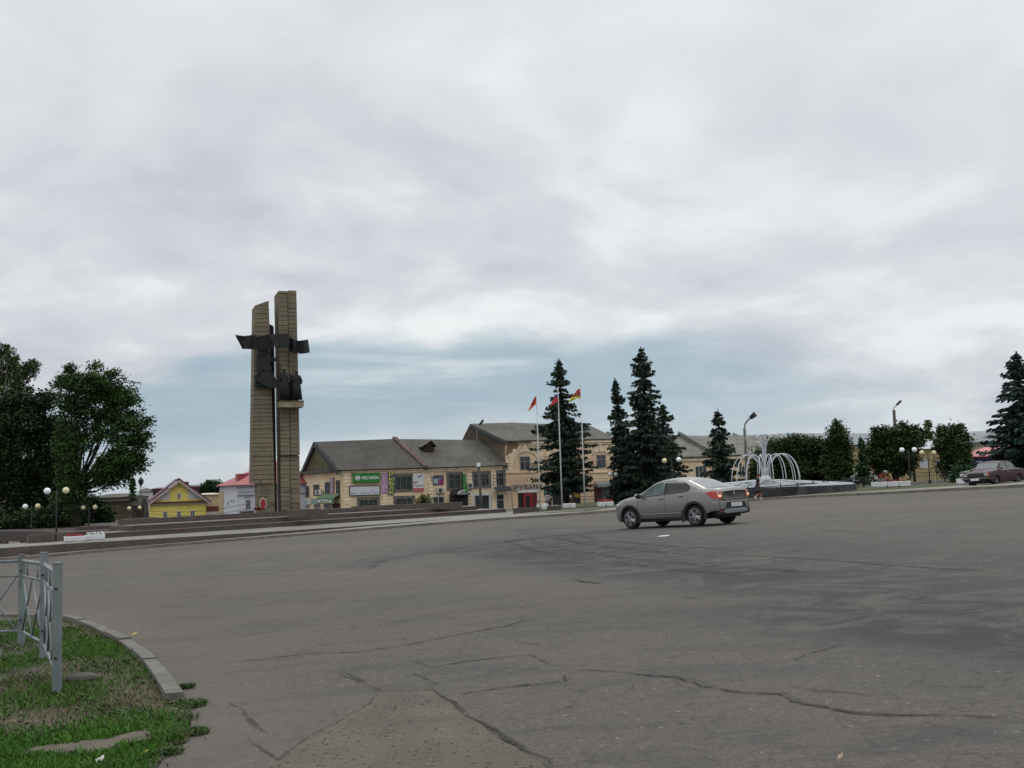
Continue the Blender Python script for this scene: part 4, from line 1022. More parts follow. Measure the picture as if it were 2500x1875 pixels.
# exposed brick where the corner has crumbled
def brick_ex(t, co, c, p):
    n = t.noise(co, 2.2, 5, .7)
    return t.mix(t.ramp(n, .4, .6), (.22, .125, .085, 1), (.17, .135, .09, 1))
brk = mat('exposed_brick', (.15, .08, .05), rough=1, extra=brick_ex, bump=1.0, bscale=5)
rng = random.Random(12); mb = MB()
pts = [(1226, 1085), (1240, 1079), (1262, 1081), (1270, 1087), (1263, 1094), (1257, 1100), (1250, 1108), (1241, 1112), (1234, 1110), (1228, 1102)]
mb.prism([BP.pt(a, b, -.03) for a, b in pts if a >= 1234], BP.n * .05)
mb.build('exposed_brick', brk, b2)
for (cx, w_, win) in ((1284, 36, (1269, 1114, 1294, 1148)), (1467, 35, (1456, 1110, 1479, 1142)), (1376, 35, (1364, 1112, 1388, 1145))):
    u, zc = BP.uz(cx, 1138); r_o = (BP.uz(cx + 49, 1138)[0] - u) 
    mb = MB(); N = 19
    for k in range(N):
        a0 = math.pi * k / N + .012; a1 = math.pi * (k + 1) / N - .012; po = 1.0 if k % 2 else .93
        mb.prism([BP.w(u + rr * math.cos(a), -.14 if k % 2 else -.10, zc + rr * math.sin(a)) for rr, a in ((r_o * .68, a0), (r_o * po, a0), (r_o * po, a1), (r_o * .68, a1))], BP.n * (.137 if k % 2 else .097))
    mb.tube([BP.w(u + r_o * .665 * math.cos(math.pi * k / 20), -.06, zc + r_o * .665 * math.sin(math.pi * k / 20)) for k in range(21)], .05, 5)
    for k in range(2):
        z = zc - .42 * (k + 1)
        for s in (-1, 1):
            a, b = u + s * r_o * .68, u + s * r_o * (1.0 if k % 2 else .93); fbox(mb, BP, min(a, b), max(a, b), z, z + .37, -.1, -.003)
    mb.build('arch_surround', trim_m, b2)
    window(BP, win, b2, 2, 2, mat('grey_white_frame', (.22, .22, .20), rough=.8), None, 'window', None)
    # panelled band under the window
    mb = MB(); zs = BP.uz(cx, 1152)[1]; fbox(mb, BP, u - r_o * 1.05, u + r_o * 1.05, zs - .12, zs, -.16, -.003)
    for k in range(12): fbox(mb, BP, u - r_o * .8 + k * r_o * .14, u - r_o * .8 + k * r_o * .14 + .13, zs - 1.25, zs - .6, -.10, -.003)
    fbox(mb, BP, u - r_o * 1.05, u + r_o * 1.05, zs - 1.75, zs - 1.6, -.12, -.003); mb.build('moulding', salmon_m, b2)
# pale weathered patch
mb = MB(); mb.prism([BP.pt(a, b, -.012) for a, b in ((1296, 1131), (1304, 1129), (1318, 1131), (1322, 1140), (1318, 1149), (1303, 1149), (1297, 1143))], BP.n * .01); mb.build('bare_patch', mat('bare_plaster', (.20, .17, .115), rough=1, var=.35, vscale=2), b2)
# ground-floor openings
def opening(P, r, m_, parent, name='opening', f=-.06): ua, ub, za, zb = rect(P, *r); mb = MB(); fbox(mb, P, ua, ub, za, zb, f, .02); return mb.build(name, m_, parent)
opening(BP, (1265, 1203, 1311, 1250), dark_m, b2, 'doorway'); opening(BP, (1263, 1196, 1313, 1202.5), wframe_m, b2, 'lintel', -.15)
dr = opening(BP, (1277, 1204, 1299, 1248), mat('red_door_frame', (.22, .012, .02), rough=.5), b2, 'door', -.2)
opening(BP, (1282, 1210, 1293, 1244), dark_m, dr, 'door_glass', -.22); opening(BP, (1299.5, 1204, 1310, 1248), mat('dark_red', (.08, .01, .012), rough=.5), dr, 'side_panel', -.15)
opening(BP, (1349, 1186, 1417, 1250), dark_m, b2, 'gateway', -.05); opening(BP, (1376, 1196, 1400, 1250), mat('brown_gate', (.045, .028, .024), rough=.8), b2, 'gate', -.1); opening(BP, (1401, 1196, 1414, 1215), mat('ochre_panel', (.20, .13, .02), rough=.8), b2, 'ochre_panel', -.12)
opening(BP, (1383.5, 1209, 1394, 1214.5), wt_m, b2, 'notice', -.13)
mb = MB(); ua, ub, za, zb = rect(BP, 1349, 1180, 1394, 1187); mb.prism([BP.w(ua, -.05, zb), BP.w(ub, -.05, zb), BP.w(ub, -.9, za), BP.w(ua, -.9, za)], (0, 0, .06)); tag(mb.build('awning', mat('cream_awning', (.36, .33, .25), rough=.8)), 'cream sheet awning over the dark gateway behind the flagpoles', 'awning')
opening(BP, (1451, 1187, 1497, 1250), mat('maroon_wall', (.06, .02, .018), rough=.8, var=.2), b2, 'doorway', -.05)
dr = opening(BP, (1470, 1189, 1496, 1250), frame_m, b2, 'door', -.12)
for k in range(4):
    for j in range(2): opening(BP, (1472 + 6 * k, 1191 + 12 * j, 1476 + 6 * k, 1200 + 12 * j), glass_m, dr, 'pane', -.14)
mb = MB(); ua, ub, za, zb = rect(BP, 1450, 1174, 1500, 1187); mb.prism([BP.w(ua, -.02, zb - .1), BP.w(ub, -.02, zb - .1), BP.w(ub, -1.0, za + .2), BP.w(ua, -1.0, za + .2)], (0, 0, .06)); fbox(mb, BP, ua, ub, za - .1, za + .2, -1.02, -.97); tag(mb.build('awning', grey_m), 'grey metal awning over the maroon doorway behind the lamp', 'awning')
sign(BP, (1250.5, 1181.5, 1324, 1195.5), mat('pale_board', (.33, .30, .27), rough=.8, var=.1), 'shop_sign', 'long pale board with widely spaced dark red letters over the red door', 'sign', 'РУБИН', mat('dark_red_letters', (.10, .02, .02), rough=.7), (.05, .12, .95, .88), th=.12)
sign(BP, (1328, 1194, 1348, 1211), mat('teal_poster', (.012, .06, .055), rough=.6), 'wall_poster', 'dark teal poster with pale lines left of the gateway', 'poster', '- - -', mat('teal_pale', (.2, .35, .33), rough=.7), (.15, .4, .8, .6), th=.06)
sign(BP, (1333, 1211, 1349, 1224), mat('grey_poster', (.20, .20, .20), rough=.7, var=.4), 'wall_poster', 'grey poster below the dark teal one', 'poster', th=.05)
t_, _ = sign(BP, (1271, 1231.5, 1305, 1235.5), mat('barrier_dark', (.05, .03, .03), rough=.8), 'floor_banner', 'low strip with broken white letters in front of the red door', 'banner', 'ЗЕМЛЯКАМ', wl_m, (.02, .05, .98, .95), th=.1, off=-8.0)
# ---- right wing and farther ranges
def range_(px0, px1, eL, eR, rL, rR, off, dep, wm, rm, label, wins=(), phi_plane=None, ydepth=None):
    P = phi_plane or BP
    u0_, ze_ = P.uz(px0, eL, off); u1_, ze2 = P.uz(px1, eR, off); z_ = (ze_ + ze2) / 2
    c = P.w((u0_ + u1_) / 2, off, 0); g_ = float(gz(c[0], c[1])) - 2
    b = thing('range_building', label, 'building', P.w((u0_ + u1_) / 2, off + 2, g_ + 2))
    mb = MB(); fbox(mb, P, u0_, u1_, g_, z_, off, off + dep); mb.build('wall', wm, b)
    a = P.pt(rL[0], rL[1], off + dep / 2); d_ = P.pt(rR[0], rR[1], off + dep / 2)
    mb = MB(); roofsheet(mb, [P.w(u0_ - .3, off - .5, z_), P.w(u1_ + .3, off - .5, z_), d_, a]); roofsheet(mb, [a, d_, P.w(u1_ + .3, off + dep + .5, z_), P.w(u0_ - .3, off + dep + .5, z_)]); mb.build('roof', rm, b)
    for q in (((u0_, off), a), ((u1_, off), d_)):
        mb = MB(); mb.prism([P.w(q[0][0], off, z_ + .003), P.w(q[0][0], off + dep, z_ + .003), q[1] - np.array([0, 0, .1])], P.d * (.25 if q[1] is a else -.25)); mb.build('gable_wall', wm, b)
    mb = MB(); fbox(mb, P, u0_, u1_, z_ - .45, z_ - .1, off - .25, off - .003); mb.build('cornice', trim_m, b)
    PP = P.sub(0, off, 0) if off else P
    for r in wins: window(PP, r, b, 3, 1, wframe_m if r[1] > 1130 else frame_m, None, 'window')
    return b
range_(1498, 1752, 1122, 1115.5, (1515, 1064), (1752, 1066), .3, 14, cream_m, slate_pale, 'low peach wing with pale slate roof behind the silver car', [(1697, 1137, 1725, 1170), (1600, 1140, 1625, 1172), (1540, 1142, 1562, 1174)])
firewall(BP, (1655, 1056.5), (1742, 1111), thing('roof_firewall', 'pale sloping firewall across the pale slate roof', 'wall', BP.pt(1700, 1080, 3)), .6, .5, .35, slate_pale)
range_(1753, 1905, 1115, 1108, (1752, 1067), (1905, 1061), .3, 15, cream_m, slate_pale, 'low peach range with pale roof behind the fountain', [(1804, 1137, 1824, 1165), (1765, 1138, 1785, 1166), (1850, 1136, 1870, 1162)])
range_(1906, 2160, 1092, 1086, (1906, 1060), (2160, 1060), 6, 15, plaster('straw_plaster', (.40, .33, .18, 1), (.34, .26, .14, 1), (.2, .16, .1, 1)), slate_blue, 'far straw coloured range with blue grey roof above the thuja hedge', [(2100, 1120, 2118, 1140), (2010, 1110, 2030, 1135)])
# striped chimneys etc: teal ridges of roofs farther back
for k, (a, b_, c_) in enumerate([((1788, 1056), (1852, 1082), 'first'), ((1921, 1056), (1945, 1064), 'second')]):
    p, q = BP.pt(a[0], a[1], 10), BP.pt(b_[0], b_[1], 4)
    mb = MB(); mb.prism([p, q, q - np.array([0, 0, .8]), p - np.array([0, 0, .8])], BP.d * .4)
    tag(mb.build('roof_parapet', mat('teal_metal', (.15, .24, .24), rough=.6)), ['long teal metal strip sloping down the roof behind the fountain', 'short teal metal strip on the ridge above the thuja hedge'][k], 'roof parapet')
# ---- right-hand houses
HP = Pl(2240, 118, 12)
h = thing('yellow_wall_house', 'small straw coloured house with grey hipped roof between round trees', 'house', HP.pt(2275, 1180))
u0_, z_ = HP.uz(2225, 1097); u1_, _z = HP.uz(2314, 1095); zb_ = HP.uz(2275, 1190)[1]
mb = MB(); fbox(mb, HP, u0_, u1_, zb_ - 1, z_, 0, 9); mb.build('wall', plaster('straw_plaster', 0, 0, 0), h)
mb = MB(); r0_, r1_ = HP.pt(2258, 1072, 4.5), HP.pt(2285, 1074, 4.5); E = [HP.w(u0_ - .4, -.4, z_), HP.w(u1_ + .4, -.4, z_), HP.w(u1_ + .4, 9.4, z_), HP.w(u0_ - .4, 9.4, z_)]
mb.add([*E, r0_, r1_], [(0, 1, 5, 4), (1, 2, 5), (2, 3, 4, 5), (3, 0, 4), (3, 2, 1, 0)]); mb.build('roof', mat('pale_tin_roof', (.30, .32, .34), rough=.5, var=.1), h)
window(HP, (2245, 1121, 2267, 1143), h, 2, 1, wframe_m, mat('pale_curtain', (.45, .47, .5), rough=.6), 'window'); window(HP, (2285, 1124, 2303, 1142), h, 1, 1, wframe_m, mat('teal_glass', (.18, .28, .24), rough=.4), 'window')
HP2 = Pl(2400, 150, 6)
h = thing('town_hall_building', 'large cream building with broad grey roof at the right edge behind the spruce', 'building', HP2.pt(2430, 1150))
u0_, z_ = HP2.uz(2335, 1082); u1_ = HP2.uz(2700, 1075)[0]
mb = MB(); fbox(mb, HP2, u0_, u1_, -4, z_, 0, 16); mb.build('wall', plaster('cream_plaster2', (.42, .36, .25, 1), (.38, .32, .22, 1), (.25, .2, .14, 1)), h)
mb = MB(); roofsheet(mb, [HP2.w(u0_ - .5, -.6, z_), HP2.w(u1_, -.6, z_), HP2.pt(2700, 1040, 8), HP2.pt(2366, 1056, 8)]); mb.build('roof', slate_blue, h)
mb = MB(); mb.prism([HP2.pt(2440, 1046, 4), HP2.pt(2700, 1030, 4), HP2.w(u1_, 1, z_ + .2), HP2.pt(2400, 1066, 2)], HP2.n * .3); mb.build('upper_roof', slate_blue, h)
for k in range(12): window(HP2, (2372 + 14 * k, 1086 - .35 * k, 2379 + 14 * k, 1094 - .35 * k), h, 1, 1, wframe_m)
SHP = Pl(2400, 98, -8)
h = thing('corner_shop', 'small white shop with pink roof and dark blue sign band', 'shop', SHP.pt(2410, 1170))
u0_, z_ = SHP.uz(2374, 1117); u1_ = SHP.uz(2520, 1113)[0]
mb = MB(); fbox(mb, SHP, u0_, u1_, -1.5, z_, 0, 6); mb.build('wall', mat('shop_white', (.30, .30, .29), rough=.7, var=.3, vscale=.7), h)
mb = MB(); E = [SHP.w(u0_ - .3, -.6, z_), SHP.w(u1_, -.6, z_), SHP.pt(2500, 1085, 3), SHP.pt(2402, 1095, 3)]; roofsheet(mb, E, .1); mb.prism([E[0], E[3], SHP.w(u0_ - .3, 6, z_)], (0, 0, .1)); mb.build('roof', mat('pink_tin_roof', (.36, .085, .085), rough=.5, var=.12), h)
t_, _ = sign(SHP, (2378, 1118, 2480, 1135), mat('navy_sign', (.014, .014, .085), rough=.5), 'shop_sign', 'dark blue sign band with white letters under the pink roof', 'sign', 'ЭЗНОЙ', wl_m, (.02, .25, .36, .75), th=.3)
opening(SHP, (2392, 1140, 2400, 1146), dark_m, h, 'round_window', -.05); opening(SHP, (2410, 1138, 2440, 1160), glass_m, h, 'window', -.05)

# ---- left-hand houses
YP = Pl(437, 150, 20)
yel = mat('yellow_plaster', (.66, .56, .14), rough=.9, var=.08, vscale=.8); wpl = mat('white_plaster', (.50, .49, .52), rough=.9, var=.08); mar = mat('maroon_roof', (.075, .022, .035), rough=.6, var=.2)
y_ = thing('yellow_house', 'bright yellow house with white trimmed gable and three small windows', 'house', YP.pt(437, 1270))
ua = YP.uz(369, 1245)[0]; ub = YP.uz(503, 1240)[0]; za = YP.uz(437, 1228)[1]; az = YP.uz(437, 1178)[1]; um_ = YP.uz(437, 1178)[0]
mb = MB(); fbox(mb, YP, ua, ub, za - 6, za, 0, 12); mb.build('wall', yel, y_)
mb = MB(); mb.prism([YP.w(ua, 0, za + .003), YP.w(ub, 0, za + .003), YP.w(um_, 0, az)], YP.n * .4); gb = mb.build('gable', yel, y_)
mb = MB()
for (p, q, s) in ((YP.w(ua - .7, -.6, za - .1), YP.w(um_, -.6, az + .45), 1), (YP.w(ub + .7, -.6, za - .1), YP.w(um_, -.6, az + .45), -1)):
    mb.prism([p, q, q + YP.n * 13, p + YP.n * 13], (0, 0, .18))
rf = mb.build('roof', mar, y_)
mb = MB()
for (p, q) in ((YP.w(ua - .75, -.68, za - .16), YP.w(um_, -.68, az + .36)), (YP.w(ub + .75, -.68, za - .16), YP.w(um_, -.68, az + .36))):
    mb.prism([p, q, q - np.array([0, 0, .38]), p - np.array([0, 0, .38])], YP.n * .1)
mb.build('bargeboard', mat('pinkish_trim', (.36, .28, .28), rough=.8), y_)
for s in (-1, 1):
    mb = MB(); x0 = um_ + s * 1.25; x1 = um_ + s * 3.3 * 1.0; zb0 = za + .5; mb.prism([YP.w(x0, -.03, zb0), YP.w(x0 + s * 2.3, -.03, zb0), YP.w(x0, -.03, zb0 + 1.25)], YP.n * .025); mb.build('white_panel', wpl, gb)
mb = MB(); fbox(mb, YP, ua - .3, ub + .3, za + .02, za + .24, -.5, -.01); mb.build('red_band', mat('brown_red_band', (.11, .03, .02), rough=.8), y_)
mb = MB(); fbox(mb, YP, ua, ub, za - .14, za, -.25, -.01); k = ua
while k < ub: fbox(mb, YP, k, k + .12, za - .34, za - .15, -.18, -.01); k += .3
mb.build('dentil_cornice', mat('cream_trim', (.5, .46, .36), rough=.8), y_)
for r in [(398, 1249, 408.5, 1275), (432, 1247.5, 442, 1274), (465, 1246, 475.5, 1272), (432.5, 1203.5, 441, 1219)]: window(YP, r, y_, 2, 1, wpl, None, 'window', None)
ch = MB(); ua2, ub2, za2, zb2 = rect(YP, 445, 1176, 461, 1195, 4); fbox(ch, YP, ua2, ub2, za2 - 1, zb2, 4, 5.2); ch.build('chimney', mar, rf)
def block(P, r, dep, m_, name, label, cat='building', off=0.0, zlow=None, roofm=None, hip=0.0):
    ua, ub, za, zb = rect(P, *r, off); t_ = thing(name, label, cat, P.w((ua + ub) / 2, off + dep / 2, za))
    mb = MB(); fbox(mb, P, ua, ub, (zlow if zlow is not None else za), zb, off, off + dep); mb.build('wall', m_, t_)
    if roofm is not None:
        mb = MB(); E = [P.w(ua - .3, off - .3, zb + .003), P.w(ub + .3, off - .3, zb + .003), P.w(ub + .3, off + dep + .3, zb + .003), P.w(ua - .3, off + dep + .3, zb + .003)]
        m0, m1 = P.w(ua + (ub - ua) * .3, off + dep / 2, zb + hip), P.w(ub - (ub - ua) * .3, off + dep / 2, zb + hip)
        mb.add([*E, m0, m1], [(0, 1, 5, 4), (1, 2, 5), (2, 3, 4, 5), (3, 0, 4), (3, 2, 1, 0)]); mb.build('roof', roofm, t_)
    return t_
QP = Pl(437, 172, 20)
block(QP, (374, 1193, 412, 1250), 10, mar, 'maroon_clad_house', 'maroon clad upper storey behind the left slope of the yellow house', 'house', 0, -9, mar, .2)
block(QP, (462, 1188, 486, 1250), 10, mar, 'maroon_clad_house', 'maroon clad block behind the right slope of the yellow house', 'house', 0, -9, mar, .3)
block(QP, (340, 1200, 373.5, 1250), 12, wpl, 'white_walled_house', 'plain white wall with sloping dark roof between conifer and maroon house', 'house', 0, -9, slate_mid, .5)
CPl = Pl(520, 158, 20)
t_ = block(CPl, (487, 1207, 545, 1262), 9, mat('cream_render', (.46, .36, .22), rough=.9, var=.08), 'cream_annexe', 'plain cream building between the yellow house and the white one', 'building', 0, -9, MATS['cream_trim'], .2)
opening(CPl, (504, 1236, 537, 1248), mat('maroon_shutter', (.13, .03, .028), rough=.8), t_, 'shutter', -.1); opening(CPl, (500, 1249, 540, 1262), wpl, t_, 'plinth', -.06)
# white house with red roof
WPf = Pl(578, 138, 24)
w_ = thing('white_house', 'white house with ornate cornice, arched window and red tin roof', 'house', WPf.pt(600, 1260))
u1_ = WPf.uz(748, 1186)[0]; zw = WPf.uz(600, 1184)[1]
WC = WPf.w(0, 0, 0); WB = at(536, 1172, 152)
mb = MB(); mb.prism([np.array([p[0], p[1], -8]) for p in (WC, WPf.w(u1_, 0, 0), WPf.w(u1_, 12, 0), WB)][::-1], (0, 0, zw + 8)); mb.build('wall', mat('white_house_wall', (.52, .53, .58), rough=.9, var=.06), w_)
mb = MB(); ap_ = [WPf.pt(660, 1126, 6), WPf.pt(694, 1126, 6)]; E = [WPf.w(-.5, -.5, zw + .02), WPf.w(u1_ + .3, -.5, zw + .02), WPf.w(u1_ + .3, 12.5, zw + .02), WB + np.array([-.6, 0, 0])]; E[3] = np.array([E[3][0], E[3][1], zw + .02])
mb.add([*E, *ap_], [(0, 1, 5, 4), (1, 2, 5), (2, 3, 4, 5), (3, 0, 4), (3, 2, 1, 0)]); red_roof = mat('red_tin_roof', (.27, .05, .055), rough=.5, var=.12); ro = mb.build('roof', red_roof, w_)
ua, ub, za, zb = rect(WPf, 583, 1156, 614, 1184, 1.5); mb = MB(); mb.prism([WPf.w(ua, 2.2, za + .3), WPf.w(ub, 2.2, za + .3), WPf.w(ub, 2.2, zb), WPf.w(ua, 2.2, zb)], WPf.n * 2); mb.build('dormer', red_roof, ro)
mb = MB(); fbox(mb, WPf, -.15, u1_, zw - .25, zw, -.3, -.003); fbox(mb, WPf, 0, u1_, zw - 1.35, zw - 1.2, -.15, -.003)
k = .2
while k < 4.5: 
    mb.tube([WPf.w(k + .4 * j / 4, -.04, zw - .75 - .25 * math.sin(math.pi * j / 4)) for j in range(5)], .04, 4); k += .42
mb.build('ornate_cornice', mat('grey_ornament', (.26, .27, .31), rough=.9), w_)
window(WPf, (599, 1219.5, 612, 1244), w_, 2, 2, wpl, None, 'window')
mb = MB(); c = WPf.pt(605.5, 1216, -.02); mb.prism([c + WPf.d * .42 * math.cos(math.pi * k / 8) + np.array([0, 0, .45 * math.sin(math.pi * k / 8)]) for k in range(9)], -WPf.n * .06); mb.build('fanlight', MATS['grey_ornament'], w_)
WSp = Pl.__new__(Pl); WSp.o = np.array([WC[0], WC[1], 0.0]); d_ = (WC - WB) * np.array([1, 1, 0]); d_ /= np.linalg.norm(d_); WSp.d = d_; WSp.n = np.array([-d_[1], d_[0], 0]); WSp.phi = math.atan2(d_[1], d_[0])
opening(WSp, (537, 1200, 546, 1262), MATS['cream_render'], w_, 'side_bay', -.15)
for r in ((555, 1225, 559, 1233), (563, 1220, 567, 1226), (570, 1219, 573, 1226)): opening(WSp, r, MATS['grey_ornament'], w_, 'vent', -.04)
# shed and rock left of the yellow house
SHD = Pl(270, 96, 14)
t_ = thing('brown_shed', 'low brown brick shed with flat dark roof behind the globe lamps', 'shed', SHD.pt(270, 1290))
ua, ub, za, zb = rect(SHD, 175, 1226, 323, 1296); mb = MB(); fbox(mb, SHD, ua, ub, za - 2, zb, 0, 7); mb.build('wall', mat('brown_brickwork', (.105, .085, .055), rough=.95, var=.35, vscale=1.1, bump=.4, bscale=9), t_)
mb = MB(); mb.prism([SHD.w(ua - .2, -.5, zb), SHD.w(ub + .3, -.5, zb + .25), SHD.w(ub + .3, 7.4, zb + .25), SHD.w(ua - .2, 7.4, zb)], (0, 0, .22)); mb.build('roof', mat('dark_felt', (.04, .038, .034), rough=.9), t_)
mb = MB(); fbox(mb, SHD, ub + .002, ub + 1.0, za - 2, zb - .4, .3, 1.0); mb.build('side_porch', mat('brown_boards', (.05, .028, .02), rough=.9, var=.4), t_)
SH2 = Pl(320, 125, 10)
t_ = block(SH2, (215, 1214, 335, 1250), 8, mat('pale_brown_wall', (.19, .17, .125), rough=.9, var=.15), 'flat_roofed_hall', 'pale brown hall with a long thin roof line behind the shed', 'building', 0, -8, slate_mid, .4)
rk = thing('memorial_stone', 'upright dark grey rough stone slab left of the yellow house', 'stone', at(353, 1265, 112))
RP = Pl(353, 112, 15)
mb = MB(); mb.prism([RP.pt(a, b) for a, b in ((343, 1275), (343, 1232), (346, 1219), (352, 1214), (357, 1216), (359, 1226), (362, 1250), (364, 1275))], RP.n * 1.2); mb.build('slab', mat('dark_rock', (.045, .05, .048), rough=.9, var=.3, bump=.6), rk, bevel=.12)
lt = thing('hanging_lantern', 'thin pole with a dark round lantern above the grey stone', 'street lamp', at(343, 1265, 118))
mb = MB(); mb.tube([at(342, 1260, 118), at(343.5, 1178, 118)], .05, 6); mb.build('pole', grey_m, lt)
mb = MB(); c = at(344, 1174, 118); mb.lathe(c, [(.05, -.6), (.28, -.2), (.3, .1), (.12, .3), (.03, .45)], 12); mb.build('lantern', iron_m, lt)
# cables across the left houses
for k, (a, b_) in enumerate([((366, 1248), (618, 1226)), ((366, 1255), (618, 1240)), ((366, 1262), (618, 1248)), ((330, 1184), (440, 1187))]):
    p, q = at(a[0], a[1], 122), at(b_[0], b_[1], 122); mb = MB()
    mb.tube([p + (q - p) * t / 10 - np.array([0, 0, .5 * math.sin(math.pi * t / 10)]) for t in range(11)], .022, 4)
    tag(mb.build('overhead_cable', iron_m), ['upper of the three thin dark cables crossing the yellow and white houses', 'middle of the three thin dark cables crossing the yellow and white houses', 'lowest of the three thin dark cables crossing the yellow and white houses', 'single thin cable high up between the lantern and the yellow gable'][k], 'cable', 'overhead cables')
# ================================================================ TREES
def leaf_mat(name, dark, lite, scale=.55):
    def ex(t, co, c, p):
        n = t.noise(co, scale, 4, .6); n2 = t.noise(co, 9, 2, .5)
        b = t.mix(t.ramp(n, .36, .64), dark + (1,), lite + (1,))
        return t.mix(t.ramp(n2, .35, .75, 0, .45), b, tuple(min(1, x * 1.7) for x in lite) + (1,))
    return mat(name, dark, rough=.75, spec=.25, extra=ex)
spruce_m = leaf_mat('spruce_needles', (.009, .017, .011), (.026, .042, .026), 1.4)
blue_spruce_m = leaf_mat('blue_spruce_needles', (.012, .028, .022), (.026, .050, .040))
MAPLE_DUMMY = None
maple_m = leaf_mat('maple_leaves', (.011, .026, .007), (.040, .085, .018), .8)
dark_leaf_m = leaf_mat('dark_leaves', (.008, .019, .006), (.020, .042, .010), .8)
birch_m = leaf_mat('birch_leaves', (.028, .045, .014), (.05, .075, .022))
thuja_m = leaf_mat('thuja_leaves', (.018, .034, .009), (.032, .052, .012), 1.1)
conifer_m = leaf_mat('bright_conifer', (.016, .05, .014), (.03, .085, .022))
bush_m = leaf_mat('bush_leaves', (.010, .032, .010), (.018, .052, .016))
olive_m = leaf_mat('olive_shrub', (.06, .075, .02), (.11, .12, .035))
bark_m = mat('dark_bark', (.013, .011, .009), rough=1, var=.4, vscale=3, bump=.8, bscale=8)
birchbark_m = mat('pale_bark', (.22, .21, .19), rough=.9, var=.4, vscale=3)

def quads(C, A, B):
    """rhombic leaves: centres C, half axes A, B"""
    n = len(C); V = np.empty((n, 4, 3)); V[:, 0] = C - A; V[:, 1] = C + B * .9 - A * .1; V[:, 2] = C + A; V[:, 3] = C - B * .9 - A * .1
    return V.reshape(-1, 3), np.arange(n * 4).reshape(-1, 4)
def spruce(px, top_py, Y, hw_px, m_, label, group=None, seed=0, clear=.1, base_z=None, name='spruce_tree', lean=0.0, irr=.35, dens=1.0, shape=.85, droop=.55, blen=1.0):
    rs = np.random.RandomState(seed); tp = at(px, top_py, Y); gz0 = float(gz(tp[0], tp[1])) if base_z is None else base_z
    H = tp[2] - gz0; Rm = hw_px * 1.2 * Y / F; base = np.array([tp[0] + lean, tp[1], gz0])
    t_ = thing(name, label, 'tree', base, group)
    top = tp; ax = lambda s: base + (top - base) * s
    mb = MB(); mb.tube([base - np.array([0, 0, .5]), ax(.15), ax(.5), ax(.98)], [H * .018 + .04, H * .015 + .02, H * .009, .02], 8); 
    C = []; A = []; B = []
    z = clear; az0 = 0
    while z < .985:
        s = z; rr = Rm * min(1.0, ((1 - s) / (1 - .22)) ** shape) * (1.0 if s > .22 else .86 + (s - clear) * .6)
        nb = max(5, int((6 + 6 * (1 - s)) * dens))
        tier = rs.uniform(1 - irr, 1 + irr * .4)
        for b in range(nb):
            a = rs.uniform(0, 2 * math.pi); l = max(.12, rr * tier * rs.uniform(1 - irr, 1.08))
            dz0 = -.10 if s < .8 else .35; o = ax(s + rs.uniform(-.006, .006)); d = np.array([math.cos(a), math.sin(a), 0])
            npt = max(3, int(l / .16)); ts = (np.arange(npt) + rs.uniform(0, 1)) / npt
            zz = l * (dz0 * ts - droop * .55 * ts ** 1.5 + droop * .42 * ts ** 4) 
            P = o + d * (ts * l)[:, None] + np.array([0, 0, 1.0]) * zz[:, None]
            if l > .7 and b % 2 == 0: mb.tube([o, P[len(P) // 2], P[-1]], [.035 * l / 2 + .008, .02 * l / 2 + .005, .006], 4, False)
            side = np.array([-d[1], d[0], 0])
            for rep in range(4):
                sp = .10 + .34 * np.sin(np.pi * np.clip(ts, .05, .97)) * min(1, l / 1.4)
                off = rs.uniform(-1, 1, npt) * sp
                Cc = P + side * off[:, None] - np.array([0, 0, 1]) * (np.abs(rs.normal(0, .10, npt)) + .22 * np.abs(off))[:, None]
                L_ = (.13 + .13 * rs.rand(npt)) * (1 if l > .5 else .7) * blen
                dirv = d * .55 + side * np.sign(off)[:, None] * rs.uniform(.1, .9, npt)[:, None] + np.array([0, 0, 1]) * rs.uniform(-1.0, .05, npt)[:, None] * (droop + .3)
                dirv /= np.linalg.norm(dirv, axis=1)[:, None]
                w = np.cross(dirv, rs.normal(size=(npt, 3))); w /= np.linalg.norm(w, axis=1)[:, None] + 1e-9
                C.append(Cc); A.append(dirv * L_[:, None]); B.append(w * (L_ * .5)[:, None])
        z += (.30 / H) * rs.uniform(.75, 1.3) * (1.0 if s < .8 else .75)
    # leader
    n = 14; ts = rs.uniform(.93, 1.0, n); C.append(np.array([ax(t) for t in ts])); d_ = rs.normal(size=(n, 3)) * .5 + [0, 0, 1]; d_ /= np.linalg.norm(d_, axis=1)[:, None]; A.append(d_ * .12); B.append(np.cross(d_, rs.normal(size=(n, 3))) * .04)
    V, Fq = quads(np.concatenate(C), np.concatenate(A), np.concatenate(B))
    mb.build('trunk', bark_m, t_, smooth=True); npmesh('crown', V, Fq, m_, t_)
    return t_
